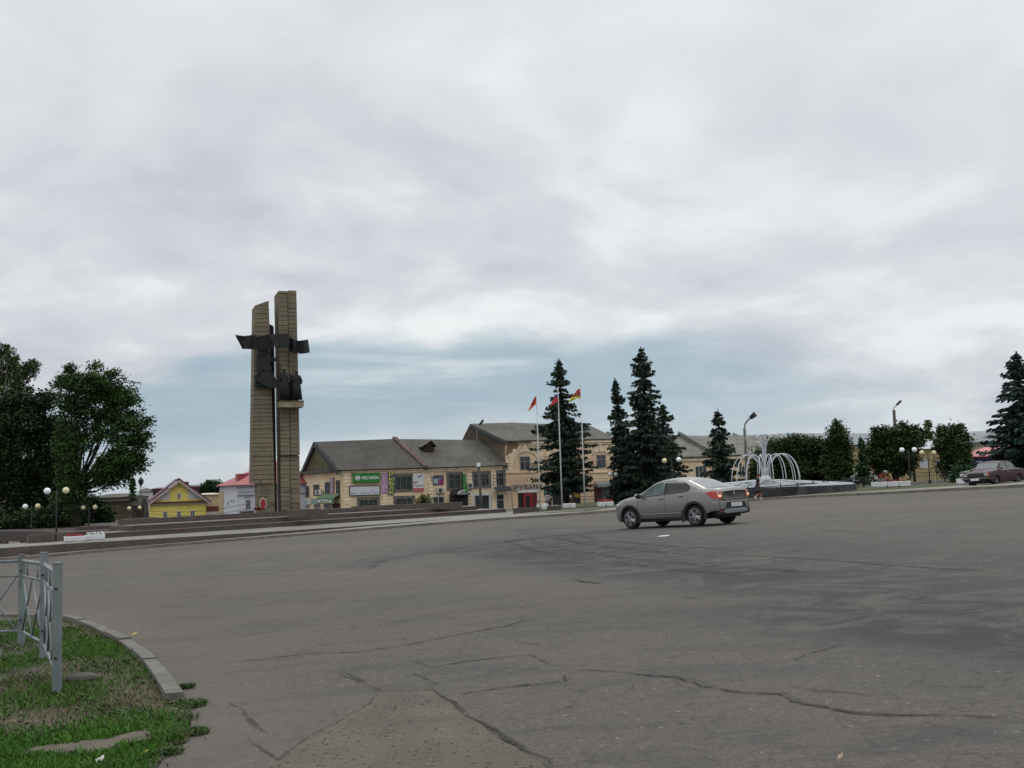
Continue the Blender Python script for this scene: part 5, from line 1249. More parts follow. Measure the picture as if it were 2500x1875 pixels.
def broadleaf(blobs, Y, m_, label, trunk_px, base_py=None, seed=0, name='broadleaf_tree', group=None, dens=1.0, leaf=.16, bark=None, limbs=True, depth=1.0, droop=0.0, base_z=None, trunk_r=None, clump=.42, cat='tree', dyr=.5):
    rs = np.random.RandomState(seed); k = Y / F
    tb = at(trunk_px, 1172, Y); z0 = float(gz(tb[0], tb[1])) if base_z is None else base_z
    base = np.array([tb[0], tb[1], z0]); t_ = thing(name, label, cat, base, group)
    C = []; N_ = 0; cents = []
    if limbs: blobs = list(blobs) + [(bx + rx * math.cos(a) * 1.02, by - ry * abs(math.sin(a)) * 1.05, rx * q, ry * q) for (bx, by, rx, ry) in blobs for a, q in [(rs.uniform(.2, 2.9), rs.uniform(.16, .32)) for _ in range(2)]]
    for (bx, by, rx, ry) in blobs:
        dy = rs.uniform(-dyr, dyr) * rx * k; c = at(bx, by, Y + dy); r = np.array([rx * k, rx * k * .9 * depth, ry * k]); cents.append((c, r))
        vol = r[0] * r[1] * r[2]; nc = max(6, int(dens * 30 * vol ** .62))
        u = rs.normal(size=(nc, 3)); u /= np.linalg.norm(u, axis=1)[:, None]; rad = rs.uniform(.15, 1.0, nc) ** .45 * rs.uniform(.85, 1.12, nc)
        cc = c + u * rad[:, None] * r; cc[:, 2] -= droop * np.abs(rs.normal(size=nc)) * .3
        nl = int(26 * (.16 / leaf) ** 1.6) if leaf < .16 else 26; g = rs.normal(size=(nc, nl, 3)) * np.array([clump, clump, clump * .7]) * .62
        if droop: g[:, :, 2] = -np.abs(g[:, :, 2]) * (1 + droop * 2.5); g[:, :, :2] *= .6
        C.append((cc[:, None, :] + g).reshape(-1, 3))
    C = np.concatenate(C); n = len(C)
    A = rs.normal(size=(n, 3)); A[:, 2] = A[:, 2] * .55 - .25 - droop; A /= np.linalg.norm(A, axis=1)[:, None]
    B = np.cross(A, rs.normal(size=(n, 3)) + np.array([0, 0, 1.5])); B /= np.linalg.norm(B, axis=1)[:, None] + 1e-9
    s = leaf * rs.uniform(.6, 1.25, n); V, Fq = quads(C, A * s[:, None], B * (s * .6)[:, None]); npmesh('crown', V, Fq, m_, t_)
    mb = MB(); H = max(c[2] for c, r in cents) - z0; tr = trunk_r or H * .022
    fork = base + np.array([0, 0, H * .32]); mb.tube([base - np.array([0, 0, .6]), base + np.array([0, 0, H * .15]), fork], [tr * 1.25, tr, tr * .85], 9)
    if limbs:
        for c, r in [q for q in cents if q[1][0] > .5]:
            mid = (fork + c) / 2 + rs.normal(size=3) * .25; mb.tube([fork - np.array([0, 0, .1]), mid, c], [tr * .42, tr * .2, .02], 5)
            for q in range(4):
                e_ = c + rs.normal(size=3) * r * .5; mb.tube([mid * .3 + c * .7, (mid + c + e_) / 3, e_], [tr * .16 + .01, .03, .012], 4, False)
    mb.build('trunk', bark or bark_m, t_, smooth=True)
    return t_
# left group
broadleaf([(228, 940, 62, 42), (165, 925, 28, 24), (282, 962, 50, 42), (190, 965, 52, 50), (240, 990, 70, 40), (305, 1010, 42, 40), (330, 1050, 32, 40), (262, 1045, 62, 36), (180, 1035, 42, 50), (335, 1092, 28, 34), (300, 1085, 40, 26), (205, 1085, 34, 26), (300, 1120, 36, 20), (165, 1100, 34, 44), (262, 1125, 26, 16), (268, 1152, 30, 20), (305, 1158, 26, 14), (245, 1172, 18, 18), (318, 1140, 20, 14), (290, 1132, 30, 16), (250, 1178, 24, 16), (290, 1172, 26, 12), (345, 1135, 18, 20), (188, 1190, 22, 34), (178, 1240, 24, 34), (290, 1140, 40, 18), (272, 1172, 14, 10), (172, 1160, 24, 40), (160, 1212, 26, 34)],
          76, maple_m, 'large round maple with sky showing through, right of the dark tree group', 186, seed=11, dens=1.0, trunk_r=.32, name='maple_tree', leaf=.115, clump=.38)
broadleaf([(72, 985, 48, 28), (25, 1000, 44, 40), (112, 1015, 34, 44), (60, 1045, 60, 44), (10, 1070, 50, 50), (120, 1085, 44, 44), (60, 1110, 56, 44), (0, 1140, 50, 50), (110, 1150, 46, 40), (55, 1175, 54, 40), (130, 1205, 34, 34), (10, 1210, 52, 40), (85, 1225, 48, 36), (-30, 1100, 50, 90), (35, 1260, 50, 32), (150, 1060, 34, 36), (150, 1115, 36, 36), (150, 1165, 34, 34), (172, 1225, 30, 34), (140, 1245, 36, 30), (195, 1215, 16, 36), (165, 1195, 34, 34), (90, 1265, 50, 30), (160, 1265, 34, 26)],
          82, dark_leaf_m, 'dense very dark broad tree at the left edge, left of the maple', 66, seed=12, dens=1.4, trunk_r=.4, name='lime_tree', leaf=.13)
broadleaf([(2, 835, 20, 14), (22, 858, 22, 18), (48, 885, 24, 14), (72, 888, 16, 12), (8, 895, 30, 28), (40, 915, 28, 22), (15, 940, 34, 28), (52, 945, 20, 22), (30, 975, 30, 22), (-20, 900, 30, 60), (0, 1000, 34, 28)],
          92, birch_m, 'tall loose birch rising above the dark trees at the left edge', 5, seed=13, dens=.62, leaf=.12, droop=.7, bark=birchbark_m, name='birch_tree', clump=.45)
broadleaf([(30, 1275, 40, 22), (85, 1272, 36, 26), (130, 1268, 32, 28), (-10, 1285, 36, 26)], 77, dark_leaf_m, 'dark bush under the trees behind the granite walls', 60, seed=14, dens=2.2, limbs=False, name='bush', leaf=.13, cat='bush')
broadleaf([(180, 1262, 34, 30), (150, 1275, 30, 22), (178, 1240, 22, 24), (152, 1236, 24, 26)], 79, dark_leaf_m, 'dark green bush behind the red flower planter', 168, seed=15, dens=2.4, limbs=False, name='bush', leaf=.13, cat='bush')
broadleaf([(205, 1262, 20, 30), (225, 1250, 26, 32), (250, 1265, 22, 22), (215, 1225, 30, 14), (258, 1246, 12, 10)], 86, dark_leaf_m, 'dark shrub standing in front of the brown shed', 225, seed=16, dens=2.2, limbs=False, name='bush', leaf=.13, cat='bush')
spruce(324, 1162, 104, 17, conifer_m, 'small bright green conifer beside the grey stone and shed', seed=21, clear=.02, name='conifer_tree', irr=.25, dens=1.5, shape=.5, droop=.2)
# central spruces
sp_g = 'dark spruces by the flagpoles'
spruce(1364, 876, 97, 76, spruce_m, 'ragged dark spruce behind the three flagpoles', sp_g, seed=31, clear=.145, irr=.55, dens=1.15, shape=.72, lean=.3)
spruce(1500, 922, 101, 46, spruce_m, 'slim leaning spruce left of the tallest one', sp_g, seed=32, clear=.04, irr=.46, dens=1.3, lean=.9, shape=.70, droop=.8)
spruce(1564, 846, 99, 78, spruce_m, 'tallest dark spruce, in the middle of the row', sp_g, seed=33, clear=.08, irr=.50, dens=1.15, shape=.72, lean=.2)
spruce(1618, 985, 104, 52, spruce_m, 'shorter spruce merging with the tallest one on its right', sp_g, seed=34, clear=.10, irr=.5, dens=1.1, shape=.6)
spruce(1752, 998, 88, 52, spruce_m, 'medium dark spruce left of the white fountain', sp_g, seed=35, clear=.04, irr=.42, dens=1.3, shape=.65)
spruce(2481, 858, 73, 92, blue_spruce_m, 'large bluish layered spruce cut by the right edge', None, seed=36, clear=.06, irr=.22, dens=1.35, shape=.80, droop=.28)
spruce(2101, 1064, 96, 22, bush_m, 'small young spruce between the thuja and the round tree', None, seed=37, clear=.16, irr=.3, dens=1.3, name='spruce_tree', shape=.7)
# thuja hedge behind the fountain
for i, (px, top, hw, Y, lab) in enumerate([(1862, 1092, 26, 101, 'leftmost thuja tree of the hedge, behind the fountain jets'), (1898, 1072, 30, 103, 'second thuja tree of the hedge from the left'), (1942, 1066, 32, 101, 'thuja tree in the middle of the hedge'), (1988, 1070, 32, 103, 'fourth thuja tree, just left of the pointed one'), (2046, 1026, 42, 99, 'tall pointed thuja at the right end of the hedge')]):
    pts = []
    if i < 4: pts = [(px, top + 22, hw, 24), (px - 5, top + 55, hw + 6, 32), (px + 6, top + 82, hw + 6, 26)]
    else: pts = [(px, top + 14, 9, 18), (px, top + 40, 24, 26), (px + 2, top + 72, 36, 32), (px - 2, top + 108, 40, 34), (px, top + 134, 36, 22)]
    broadleaf(pts, Y, thuja_m, lab, px, seed=40 + i, dens=2.6, leaf=.14, name='thuja_tree', group='thuja trees behind the fountain', limbs=False, clump=.4)
broadleaf([(2150, 1075, 26, 26), (2185, 1065, 30, 28), (2215, 1075, 22, 26), (2140, 1110, 30, 30), (2180, 1115, 40, 34), (2222, 1110, 20, 28), (2160, 1140, 34, 26), (2205, 1142, 26, 22)], 100, thuja_m, 'round dark tree behind the two seated people', 2183, seed=51, dens=1.9, leaf=.15, name='round_tree')
broadleaf([(2320, 1062, 32, 24), (2300, 1080, 22, 24), (2350, 1078, 24, 26), (2325, 1105, 38, 34), (2345, 1135, 26, 30), (2308, 1140, 22, 26)], 97, thuja_m, 'round dark tree right of the straw coloured house', 2322, seed=52, dens=1.9, leaf=.15, name='round_tree')
broadleaf([(2352, 1158, 22, 20), (2340, 1168, 16, 14)], 86, bush_m, 'low rounded green bush left of the maroon car', 2350, seed=53, dens=2.8, limbs=False, name='bush', cat='bush', leaf=.12)
broadleaf([(2262, 1040, 9, 16), (2256, 1060, 12, 14), (2268, 1070, 10, 16)], 132, birch_m, 'thin pale birch top rising behind the yellow walled house', 2262, seed=54, dens=1.0, leaf=.16, name='birch_tree', droop=.5, bark=birchbark_m)
broadleaf([(2230, 1062, 20, 16), (2243, 1075, 14, 14)], 116, dark_leaf_m, 'dark tree top between round tree and straw house', 2233, seed=55, dens=2, leaf=.15, name='round_tree')
broadleaf([(500, 1195, 14, 12), (518, 1188, 16, 12), (540, 1192, 16, 12)], 200, bush_m, 'small far trees between the yellow and the white house', 520, seed=56, dens=1.8, leaf=.3, limbs=False, name='far_tree', clump=.7)
broadleaf([(1040, 1222, 15, 8), (1030, 1226, 12, 6)], 112, olive_m, 'pale olive shrub before the shop wall behind the parapet', 1040, seed=57, dens=2.4, leaf=.13, limbs=False, name='bush', cat='bush')
broadleaf([(1530, 1170, 14, 36), (1528, 1210, 10, 24)], 120, thuja_m, 'thin climbing creeper at the corner of the tall building', 1530, seed=58, dens=2, leaf=.15, limbs=False, name='creeper', cat='plant')
broadleaf([(1590, 1162, 40, 9), (1560, 1175, 30, 12)], 122, olive_m, 'sunlit olive bushes seen under the spruces', 1580, seed=59, dens=2, leaf=.15, limbs=False, name='bush', cat='bush')
broadleaf([(-50, 1225, 60, 50), (0, 1255, 60, 40), (60, 1250, 60, 34), (130, 1245, 50, 30)], 118, dark_leaf_m, 'dense dark thicket far behind the left trees', 20, seed=60, dens=1.6, leaf=.3, limbs=False, name='thicket', cat='bush', clump=.7)
# ================================================================ STREET FURNITURE
globe_w = mat('white_globe', (.78, .80, .82), rough=.35, spec=.5); globe_y = mat('yellowed_globe', (.62, .58, .34), rough=.35, spec=.5)
planter_m = mat('white_planter', (.66, .67, .69), rough=.8, var=.07, vscale=3); soil_m = mat('soil', (.04, .03, .02), rough=1)
def globe_lamp(xy, Y, gA, gB, dia, label, ya=False, yb=True, base_z=None, group='twin globe lamps'):
    """gA, gB: photo positions of the two globes"""
    a, b = at(*gA, Y), at(*gB, Y); r = dia * Y / F / 2; c = (a + b) / 2
    gz0 = float(gz(c[0], c[1])) if base_z is None else base_z; base = np.array([c[0], c[1], gz0])
    t_ = thing('street_lamp', label, 'street lamp', base, group)
    sp = np.linalg.norm(b - a) / 2; d = (b - a) / (2 * sp); armz = c[2] - r - .35
    mb = MB(); mb.tube([base - np.array([0, 0, .2]), base + np.array([0, 0, .8]), np.array([c[0], c[1], c[2] + .05])], [.065, .05, .035], 8); mb.lathe(base, [(.12, 0), (.12, .25), (.07, .4)], 10); mb.build('pole', iron_m, t_, smooth=True)
    for p, s, mm in ((a, -1, globe_y if ya else globe_w), (b, 1, globe_y if yb else globe_w)):
        mb = MB(); mb.tube([np.array([c[0], c[1], armz + .12]), np.array([c[0], c[1], armz]) + d * s * sp * .35 - np.array([0, 0, .12]), np.array([c[0], c[1], armz]) + d * s * sp * .75 - np.array([0, 0, .12]), p - np.array([0, 0, r + .2]), p - np.array([0, 0, r * .9])], .022, 6)
        ar = mb.build('arm', iron_m, t_, smooth=True)
        mb = MB(); mb.ball(p, r, 18, 12); mb.build('globe', mm, t_, smooth=True)
globe_lamp(0, 65, (115.3, 1199), (161, 1197.5), 16.2, 'nearest twin globe lamp, high before the dark trees on the left', base_z=TER)
globe_lamp(0, 74, (61.8, 1236.8), (92.4, 1235.6), 12.6, 'twin globe lamp lower at the far left, one white and one yellow globe')
globe_lamp(0, 76, (202.6, 1239.5), (231.8, 1238.2), 11.4, 'twin globe lamp in front of the dark shrub by the shed', ya=True)
globe_lamp(0, 93, (315, 1241.5), (340.8, 1239.8), 9.5, 'twin globe lamp between the brown shed and the grey stone', ya=True)
globe_lamp(0, 100, (1490, 1158), (1503.5, 1158), 10.4, 'twin globe lamp with close globes before the tall building', yb=False)
globe_lamp(0, 87, (1622.2, 1125), (1657, 1122), 12.2, 'twin globe lamp behind the roof of the silver car', ya=True, yb=False)
globe_lamp(0, 87, (2202, 1098.6), (2232.4, 1098), 12.2, 'twin white globe lamp before the round tree', ya=False, yb=False)
globe_lamp(0, 92, (2250.5, 1105.5), (2280, 1105.5), 11, 'twin yellowed globe lamp before the straw coloured house', ya=True, yb=True)

conc_pole = mat('concrete_pole', (.12, .115, .105), rough=.95, var=.25)
def street_light(base_px, Y, top, arm, label, rad=(.16, .11), m_=None, heads=1, base_z=None, extra=None):
    tp = at(*top, Y); b = base_at(base_px, Y) if base_z is None else np.array([at(base_px, 1172, Y)[0], Y, base_z])
    t_ = thing('street_light', label, 'street light', b)
    mb = MB(); mb.tube([b - np.array([0, 0, .3]), (b + tp) / 2, tp], [rad[0], (rad[0] + rad[1]) / 2, rad[1]], 9); mb.build('pole', m_ or conc_pole, t_, smooth=True)
    for i, path in enumerate(arm):
        mb = MB(); P = [at(a, c, Y) for a, c in path]; mb.tube([tp - np.array([0, 0, .1])] + P, .045, 6); ar = mb.build('bracket_arm', grey_m, t_, smooth=True)
        mb = MB(); e, f = P[-1], P[-2]; d = (e - f) / np.linalg.norm(e - f); mb.tube([e - d * .05, e + d * .1, e + d * .55, e + d * .65], [.05, .11, .12, .04], 8); mb.build('lamp_head', iron_m, ar, smooth=True)
    return t_
sl1 = street_light(1174, 108, (1165.5, 1100), [[(1164, 1067), (1164, 1050), (1168, 1041), (1171, 1037)]], 'tall street light with a white box, before the shop building', (.15, .11))
mb = MB(); c = at(1168.5, 1134.5, 107.8); mb.box(c, (.34, .3, .38), .2); mb.build('white_box', globe_w, sl1)
mb = MB(); mb.tube([at(1171, 1190, 108), at(1196, 1196, 108)], .04, 5); mb.build('side_arm', grey_m, sl1)
sl2 = street_light(1825, 96, (1817.5, 1045), [[(1818, 1036), (1822, 1029), (1829, 1021), (1831, 1019)], [(1819, 1037), (1824, 1030), (1830, 1024), (1833, 1022)]], 'weathered concrete street light with two heads behind the fountain', (.17, .12))
sl3 = street_light(2191, 104, (2182.5, 1001), [[(2181, 997), (2186, 992), (2189, 989)]], 'leaning wooden pole with small lamp arm above the round tree', (.18, .14), mat('wood_pole', (.085, .07, .06), rough=1, var=.3))
# white planters
def planter(px, py, L_, W_, H_, yaw, label, flowers=None, z=None, n=1, seed=0, group='white flower planters', flare=.04):
    """centre of the front bottom edge at photo point"""
    p = G(px, py, .15) if z is None else L(px, py, z); t_ = thing('flower_planter', label, 'planter', (0, 0, 0), group)
    mb = MB(); w = L_
    def ring(zz, hx, hy): return [(-hx, -hy, zz), (hx, -hy, zz), (hx, hy, zz), (-hx, hy, zz)]
    for i in range(n):
        m2 = MB(); l = L_ / n; cx = -L_ / 2 + l * (i + .5); hx, hy = l / 2 - .01, W_ / 2
        vs = []
        for zz, gx, gy in ((.05, -.05, -.05), (.09, -.02, -.02), (H_ - .03, flare * .3, flare * .3), (H_, flare * .3 - .01, flare * .3 - .01), (H_, -.07, -.07), (H_ - .08, -.08, -.08)):
            vs += [(cx + x, y, z_) for x, y, z_ in ring(zz, hx + min(gx, -.001), hy + gy)]
        fs = [(4 * j + k, 4 * j + (k + 1) % 4, 4 * j + 4 + (k + 1) % 4, 4 * j + 4 + k) for j in range(5) for k in range(4)] + [(3, 2, 1, 0)]
        m2.add(vs, fs); m2.box((cx, 0, .025), (l * .7, W_ * .7, .05)); m2.build('trough', planter_m, t_)
        m2 = MB(); m2.box((cx, 0, H_ - .06), (l - .17, W_ - .17, .05)); m2.build('soil', soil_m, t_)
    rng = random.Random(seed)
    for (x0, x1, mm, hh, nm) in (flowers or []):
        m2 = MB()
        for k in range(int(70 * (x1 - x0))):
            x = -L_ / 2 + L_ * rng.uniform(x0, x1); y = rng.uniform(-.38, .38) * W_; r = rng.uniform(.025, .05)
            m2.ball((x, y, H_ + rng.uniform(-.03, hh) * (1 - (2 * y / W_) ** 2 * .5)), (r, r, r * .8), 6, 4)
        m2.build(nm, mm, t_)
    t_.location = [float(c) for c in p]; t_.rotation_euler = (0, 0, yaw)
    return t_
foli = mat('planter_foliage', (.03, .06, .02), rough=.9, var=.4)
pa = math.atan2(D[1], D[0])
wf = MATS['white_petals']; rf_ = MATS['red_petals']
planter(183, 1323.5, 1.15, .5, .34, pa - .30, 'white planter with red flowers, left one of the pair on the terrace', [(.1, .9, rf_, .10, 'red_flowers'), (.05, .95, foli, .04, 'foliage')], TER, 1, 1)
planter(230, 1319.5, 1.15, .5, .34, pa - .30, 'white planter with white flowers, right one of the pair on the terrace', [(.15, .95, wf, .14, 'white_flowers'), (.05, .95, foli, .04, 'foliage')], TER, 1, 2)
planter(1325, 1245, .95, .8, .42, .15, 'white planter heaped with white flowers beside the first flagpole', [(0.02, .98, wf, .14, 'white_flowers')], None, 1, 3)
planter(1390, 1241.5, 1.0, .8, .42, .12, 'double white planter without flowers at the second flagpole', None, None, 2, 4)
planter(1478.5, 1237.5, 1.15, .7, .40, .15, 'double white planter with a mound of red flowers before the railings', [(.02, .98, rf_, .18, 'red_flowers'), (.05, .95, foli, .1, 'foliage')], None, 2, 5)
planter(2176, 1190, 2.6, .8, .42, .05, 'long white planter with red flowers where two people sit', [(.52, .9, rf_, .12, 'red_flowers'), (.52, .9, foli, .06, 'foliage')], None, 3, 6)
planter(2366, 1183, 1.2, .8, .36, .1, 'white planter with white flowers left of the maroon car', [(.1, .95, wf, .3, 'white_flowers')], None, 1, 7)
# flagpoles
flag_r = mat('red_flag', (.55, .03, .025), rough=.8); flag_y = mat('yellow_flag', (.62, .5, .03), rough=.8); flag_b = mat('blue_flag', (.045, .085, .26), rough=.8); flag_o = mat('orange_flag', (.62, .17, .02), rough=.8); flag_w = mat('pale_flag', (.5, .36, .33), rough=.8); pole_m = mat('white_pole', (.5, .5, .5), rough=.6)
def flagpole(top, base_px, by, Y, label, pieces):
    tp = at(*top, Y); b = G(base_px, by, .0); b = np.array([tp[0], tp[1], float(gz(tp[0], tp[1]))])
    t_ = thing('flagpole', label, 'flagpole', b, 'flagpoles with flags')
    mb = MB(); mb.tube([b - np.array([0, 0, .2]), (b + tp) / 2, tp], [.062, .05, .03], 8); mb.ball(tp, .05, 8, 6); mb.build('pole', pole_m, t_, smooth=True)
    fl = None
    for j, (poly, mm) in enumerate(pieces):
        # gently waving cloth: polygon strips with depth
        P = [at(a, c, Y) + np.array([0, .35 * math.sin((a - top[0]) * .28) + j * .0, 0]) for a, c in poly]
        mb = MB(); mb.prism(P, np.array([.004, .02, 0]))
        o = mb.build('flag' if fl is None else 'stripe', mm, fl or t_)
        fl = fl or o
flagpole((1309, 955), 1319, 1243, 86, 'leftmost flagpole with drooping red flag edged in yellow', [
    ([(1309.5, 966), (1310, 972), (1310.5, 985), (1304, 991), (1296, 998), (1291, 1004), (1290.5, 999), (1296, 988), (1302, 976), (1306, 969)], flag_o),
    ([(1306, 970), (1309, 980), (1305, 989), (1298, 995), (1294, 997), (1296, 989), (1300, 981)], flag_r),
    ([(1305.5, 970), (1307, 974), (1302, 984), (1296, 990), (1296, 988), (1300, 981)], mat('crimson_flag', (.35, .02, .05), rough=.8))])
flagpole((1362, 948), 1373, 1240, 86, 'middle flagpole with drooping flag of blue and red', [
    ([(1362.5, 961), (1363.5, 980), (1355, 984), (1346, 990), (1344, 994), (1344, 988), (1350, 978), (1356, 968)], flag_r),
    ([(1362.5, 961), (1363, 970), (1358, 973), (1351, 979), (1350, 977), (1356, 967)], flag_b)])
flagpole((1417, 941), 1428, 1238, 86, 'rightmost flagpole with pink red flag bordered in yellow', [
    ([(1417, 948), (1418.5, 966), (1405, 968), (1394, 971), (1390, 974), (1394, 970), (1401, 962), (1410, 951)], mat('rose_flag', (.55, .09, .10), rough=.8)),
    ([(1418.5, 966), (1418.5, 972), (1407, 974), (1396, 978), (1388.5, 983), (1388, 980), (1394, 971.5), (1405, 968)], mat('lime_yellow_flag', (.5, .52, .06), rough=.8)),
    ([(1408, 959), (1410, 964), (1405, 967), (1397, 970), (1394, 971), (1400, 964), (1405, 959)], mat('brownish_flag_emblem', (.22, .13, .10), rough=.8))])
# black iron railings
def railing(pts, h, label, style=0, sp=.16, fill=False, postsp=2.2, hz=0.0, group=None):
    P = [np.array(p) for p in pts]; t_ = thing('iron_railing', label, 'railing', P[0], group)
    rails = MB(); bars = MB(); k = 0
    up_ = lambda p, z: np.array([p[0], p[1], float(gz(p[0], p[1])) + z + hz])
    for a, b in zip(P[:-1], P[1:]):
        l = float(np.linalg.norm((b - a)[:2])); n = max(1, round(l / postsp))
        for i in range(n):
            p, q = a + (b - a) * i / n, a + (b - a) * (i + 1) / n
            for z in (.12, h * .72, h): rails.tube([up_(p, z), up_(q, z)], .018 if not fill else .028, 4)
            m2 = MB(); m2.tube([up_(p, 0), up_(p, h + .08)], .035, 6); m2.ball(up_(p, h + .1), .045, 6, 4); m2.build('post', iron_m, t_)
            nb = max(2, int(np.linalg.norm(q - p) / sp))
            for j in range(1, nb):
                c = p + (q - p) * j / nb; bars.tube([up_(c, .12), up_(c, h * (1.0 if not fill else .98))], .013 if not fill else .02, 3)
                if fill and j % 2 == 0:
                    e = (q - p) / np.linalg.norm(q - p)
                    for s in (-1, 1): bars.tube([up_(c, .2), up_(c + e * s * sp * .9, h * .45), up_(c, h * .7)], .014, 3)
    rails.build('rail', iron_m, t_); bars.build('bars', iron_m, t_)
    return t_
g = lambda px, Y: base_at(px, Y)
railing([g(1312, 95), g(1345, 96)], .9, 'short black railing behind the white flower planter', 0)
railing([g(1402, 100), g(1530, 101), g(1620, 102)], 1.05, 'black iron railing along the grass behind the red flower planter', 0)
railing([g(2062, 88), g(2128, 92)], .95, 'thin black railing before the white van', 0)
railing([g(2222, 90), g(2284, 90)], 1.0, 'black railing panels left of the straw house corner', 0)
railing([g(2288, 90), g(2318, 90)], 1.0, 'black railing panel before the round tree at right', 0)
# ================================================================ FOUNTAIN
FY = 79.0; fc = at(1869, 1172, FY); fz = float(gz(fc[0], fc[1])); fc = np.array([fc[0], fc[1], fz])
ft = thing('fountain', 'fountain of curved white pipes over a broad pale blue sloping basin', 'fountain', fc)
tile_m = mat('pale_blue_tiles', (.165, .21, .22), rough=.55, var=.12, vscale=1.5); fwhite = mat('white_pipe', (.50, .52, .55), rough=.5)
mb = MB(); Nf = 12; Rf = 6.4
def ringp(r, z, n=Nf, a0=.15): return [fc + np.array([r * math.cos(a0 + 2 * math.pi * k / n), r * math.sin(a0 + 2 * math.pi * k / n), z]) for k in range(n)]
ra, rb, rc, rd = ringp(Rf, 0), ringp(Rf, .86), ringp(Rf - .25, .90), ringp(.9, 1.30)
mb.add(ra + rb, [(k, (k + 1) % Nf, Nf + (k + 1) % Nf, Nf + k) for k in range(Nf)]); mb.build('basin_wall', mat('dark_basin', (.05, .05, .055), rough=.8, var=.6, vscale=1.2), ft)
mb = MB(); mb.add(rb + rc + rd, [(k + o_, (k + 1) % Nf + o_, Nf + (k + 1) % Nf + o_, Nf + k + o_) for o_ in (0, Nf) for k in range(Nf)] + [tuple(2 * Nf + k for k in range(Nf))]); sl_ = mb.build('sloping_basin', tile_m, ft)
mb = MB()
for k in range(Nf): mb.tube([rd[k] + np.array([0, 0, .01]), (rd[k] + rc[k]) / 2 + np.array([0, 0, .012]), rc[k] + np.array([0, 0, .02])], .05, 5)
mb.build('ribs', fwhite, sl_)
# broken tiles and the dark open hatch
rng = random.Random(6); mb = MB()
for k in range(46):
    a = rng.uniform(0, 6.28); s = rng.uniform(.15, .97); r = .9 + (Rf - 1.3) * s; zz = 1.30 + (.90 - 1.30) * (r - .9) / (Rf - .25 - .9)
    mb.box(fc + np.array([r * math.cos(a), r * math.sin(a), zz + .03]), (rng.uniform(.1, .5), rng.uniform(.06, .2), .05), rng.uniform(0, 3))
mb.build('broken_tile', mat('broken_tiles', (.28, .31, .32), rough=.9, var=.4), sl_)
mb = MB()
def fslope(a, r, dz=.04):
    zz = 1.30 + (.90 - 1.30) * (r - .9) / (Rf - .25 - .9); return fc + np.array([r * math.cos(a), r * math.sin(a), zz + dz])
a1, a2 = R(-112), R(-62)
mb.add([fslope(a1, 1.2), fslope(a2, 1.2), fslope(a2 + .08, 5.2), fslope(a1 - .1, 5.2)], [(0, 3, 2, 1)]); mb.build('dark_segment', mat('wet_slate', (.07, .085, .09), rough=.4, var=.4), sl_)
# pipes
def pipe(name, p, r=.045, seg=7): m2 = MB(); m2.tube(p, r, seg); return m2.build(name, fwhite, ft, smooth=True)
zt_ = at(1869, 1062, FY)[2] - fz; zj = at(1869, 1109, FY)[2] - fz
mb = MB(); mb.lathe(fc, [(.45, 1.2), (.42, 1.45), (.3, 1.6), (.2, 1.75), (.16, 2.2)], 14); mb.build('pedestal', fwhite, ft, smooth=True)
for k in range(8):       # central plume, curling outward
    a = 2 * math.pi * k / 8 + .2; c_, s_ = math.cos(a), math.sin(a); b0 = .07
    pts = [fc + np.array([c_ * r, s_ * r, z]) for r, z in ((b0, 1.4), (b0, 2.4), (.14, zt_ * .78), (.28, zt_ * .9), (.55, zt_ * .985), (.85, zt_), (1.15, zt_ * .985), (1.42, zt_ * .945))]
    pipe('centre_pipe', pts, .036)
for k in range(16):       # arches falling to the basin
    a = 2 * math.pi * k / 16; c_, s_ = math.cos(a), math.sin(a); Ro = 2.5
    pts = []
    for j in range(17):
        th = math.pi * j / 16; r = .24 + (Ro - .24) / 2 * (1 - math.cos(th)); zz = 1.0 + (zj - 1.0) * math.sin(th) ** .8 + (.3 * (1 - j / 16) if j < 4 else 0)
        pts.append(fc + np.array([c_ * r, s_ * r, zz]))
    pipe('arched_pipe', pts, .028)
# ornate fence in front of the fountain
fr_ = [base_at(1785, 71.5), base_at(1825, 71), base_at(1905, 71), base_at(1985, 74.5), base_at(2055, 80), base_at(2082, 84)]
railing(fr_, .86, 'ornate dark railing running round the fountain', 1, .14, True, 1.9)
# ================================================================ FOREGROUND
galv = mat('galvanised_steel', (.16, .185, .19), rough=.6, metal=.15, var=.22, vscale=4)
LW = -.06   # lawn lies a little below the kerb
posts = [((142.5, 1362), 139, 1697), ((111, 1352), 104, 1614), ((59, 1338), 43, 1580)]
fb = []
gp = [G(138.8, 1697), G(106, 1612), G(52, 1578)]
gp.append(gp[2] + (gp[2] - gp[1]) * .0 + np.array([-1.9, .9, 0])); gp.append(gp[3] + np.array([-2.0, .6, 0]))
gf = thing('guard_fence', 'grey galvanised guard fence with crossed bars on the corner lawn', 'fence', gp[0])
HP_ = [1.06, 1.05, 1.00, 1.0, 1.0]
def gpt(i, z): p = gp[i]; return np.array([p[0], p[1], float(gz(p[0], p[1])) + z])
for i in range(5):
    mb = MB(); a = gpt(i, -.2); b = gpt(i, HP_[i] + (.0 if i == 0 else .03)); hw = .029
    mb.prism([a + np.array([x, y, 0]) for x, y in ((-hw, -hw), (hw, -hw), (hw, hw), (-hw, hw))], b - a)
    mb.prism([b + np.array([x, y, .0]) for x, y in ((-hw * 1.15, -hw * 1.15), (hw * 1.15, -hw * 1.15), (hw * 1.15, hw * 1.15), (-hw * 1.15, hw * 1.15))], (0, 0, .012))
    o = mb.build('post', galv, gf)
    if i < 3:
        mb = MB()
        for z in (.30, .86): mb.lathe(gpt(i, z) + np.array([.0, -hw - .006, 0]), [(.011, -.006), (.011, .006)], 8, ax=(0, 1, 0))
        mb.build('bolt', iron_m, o)
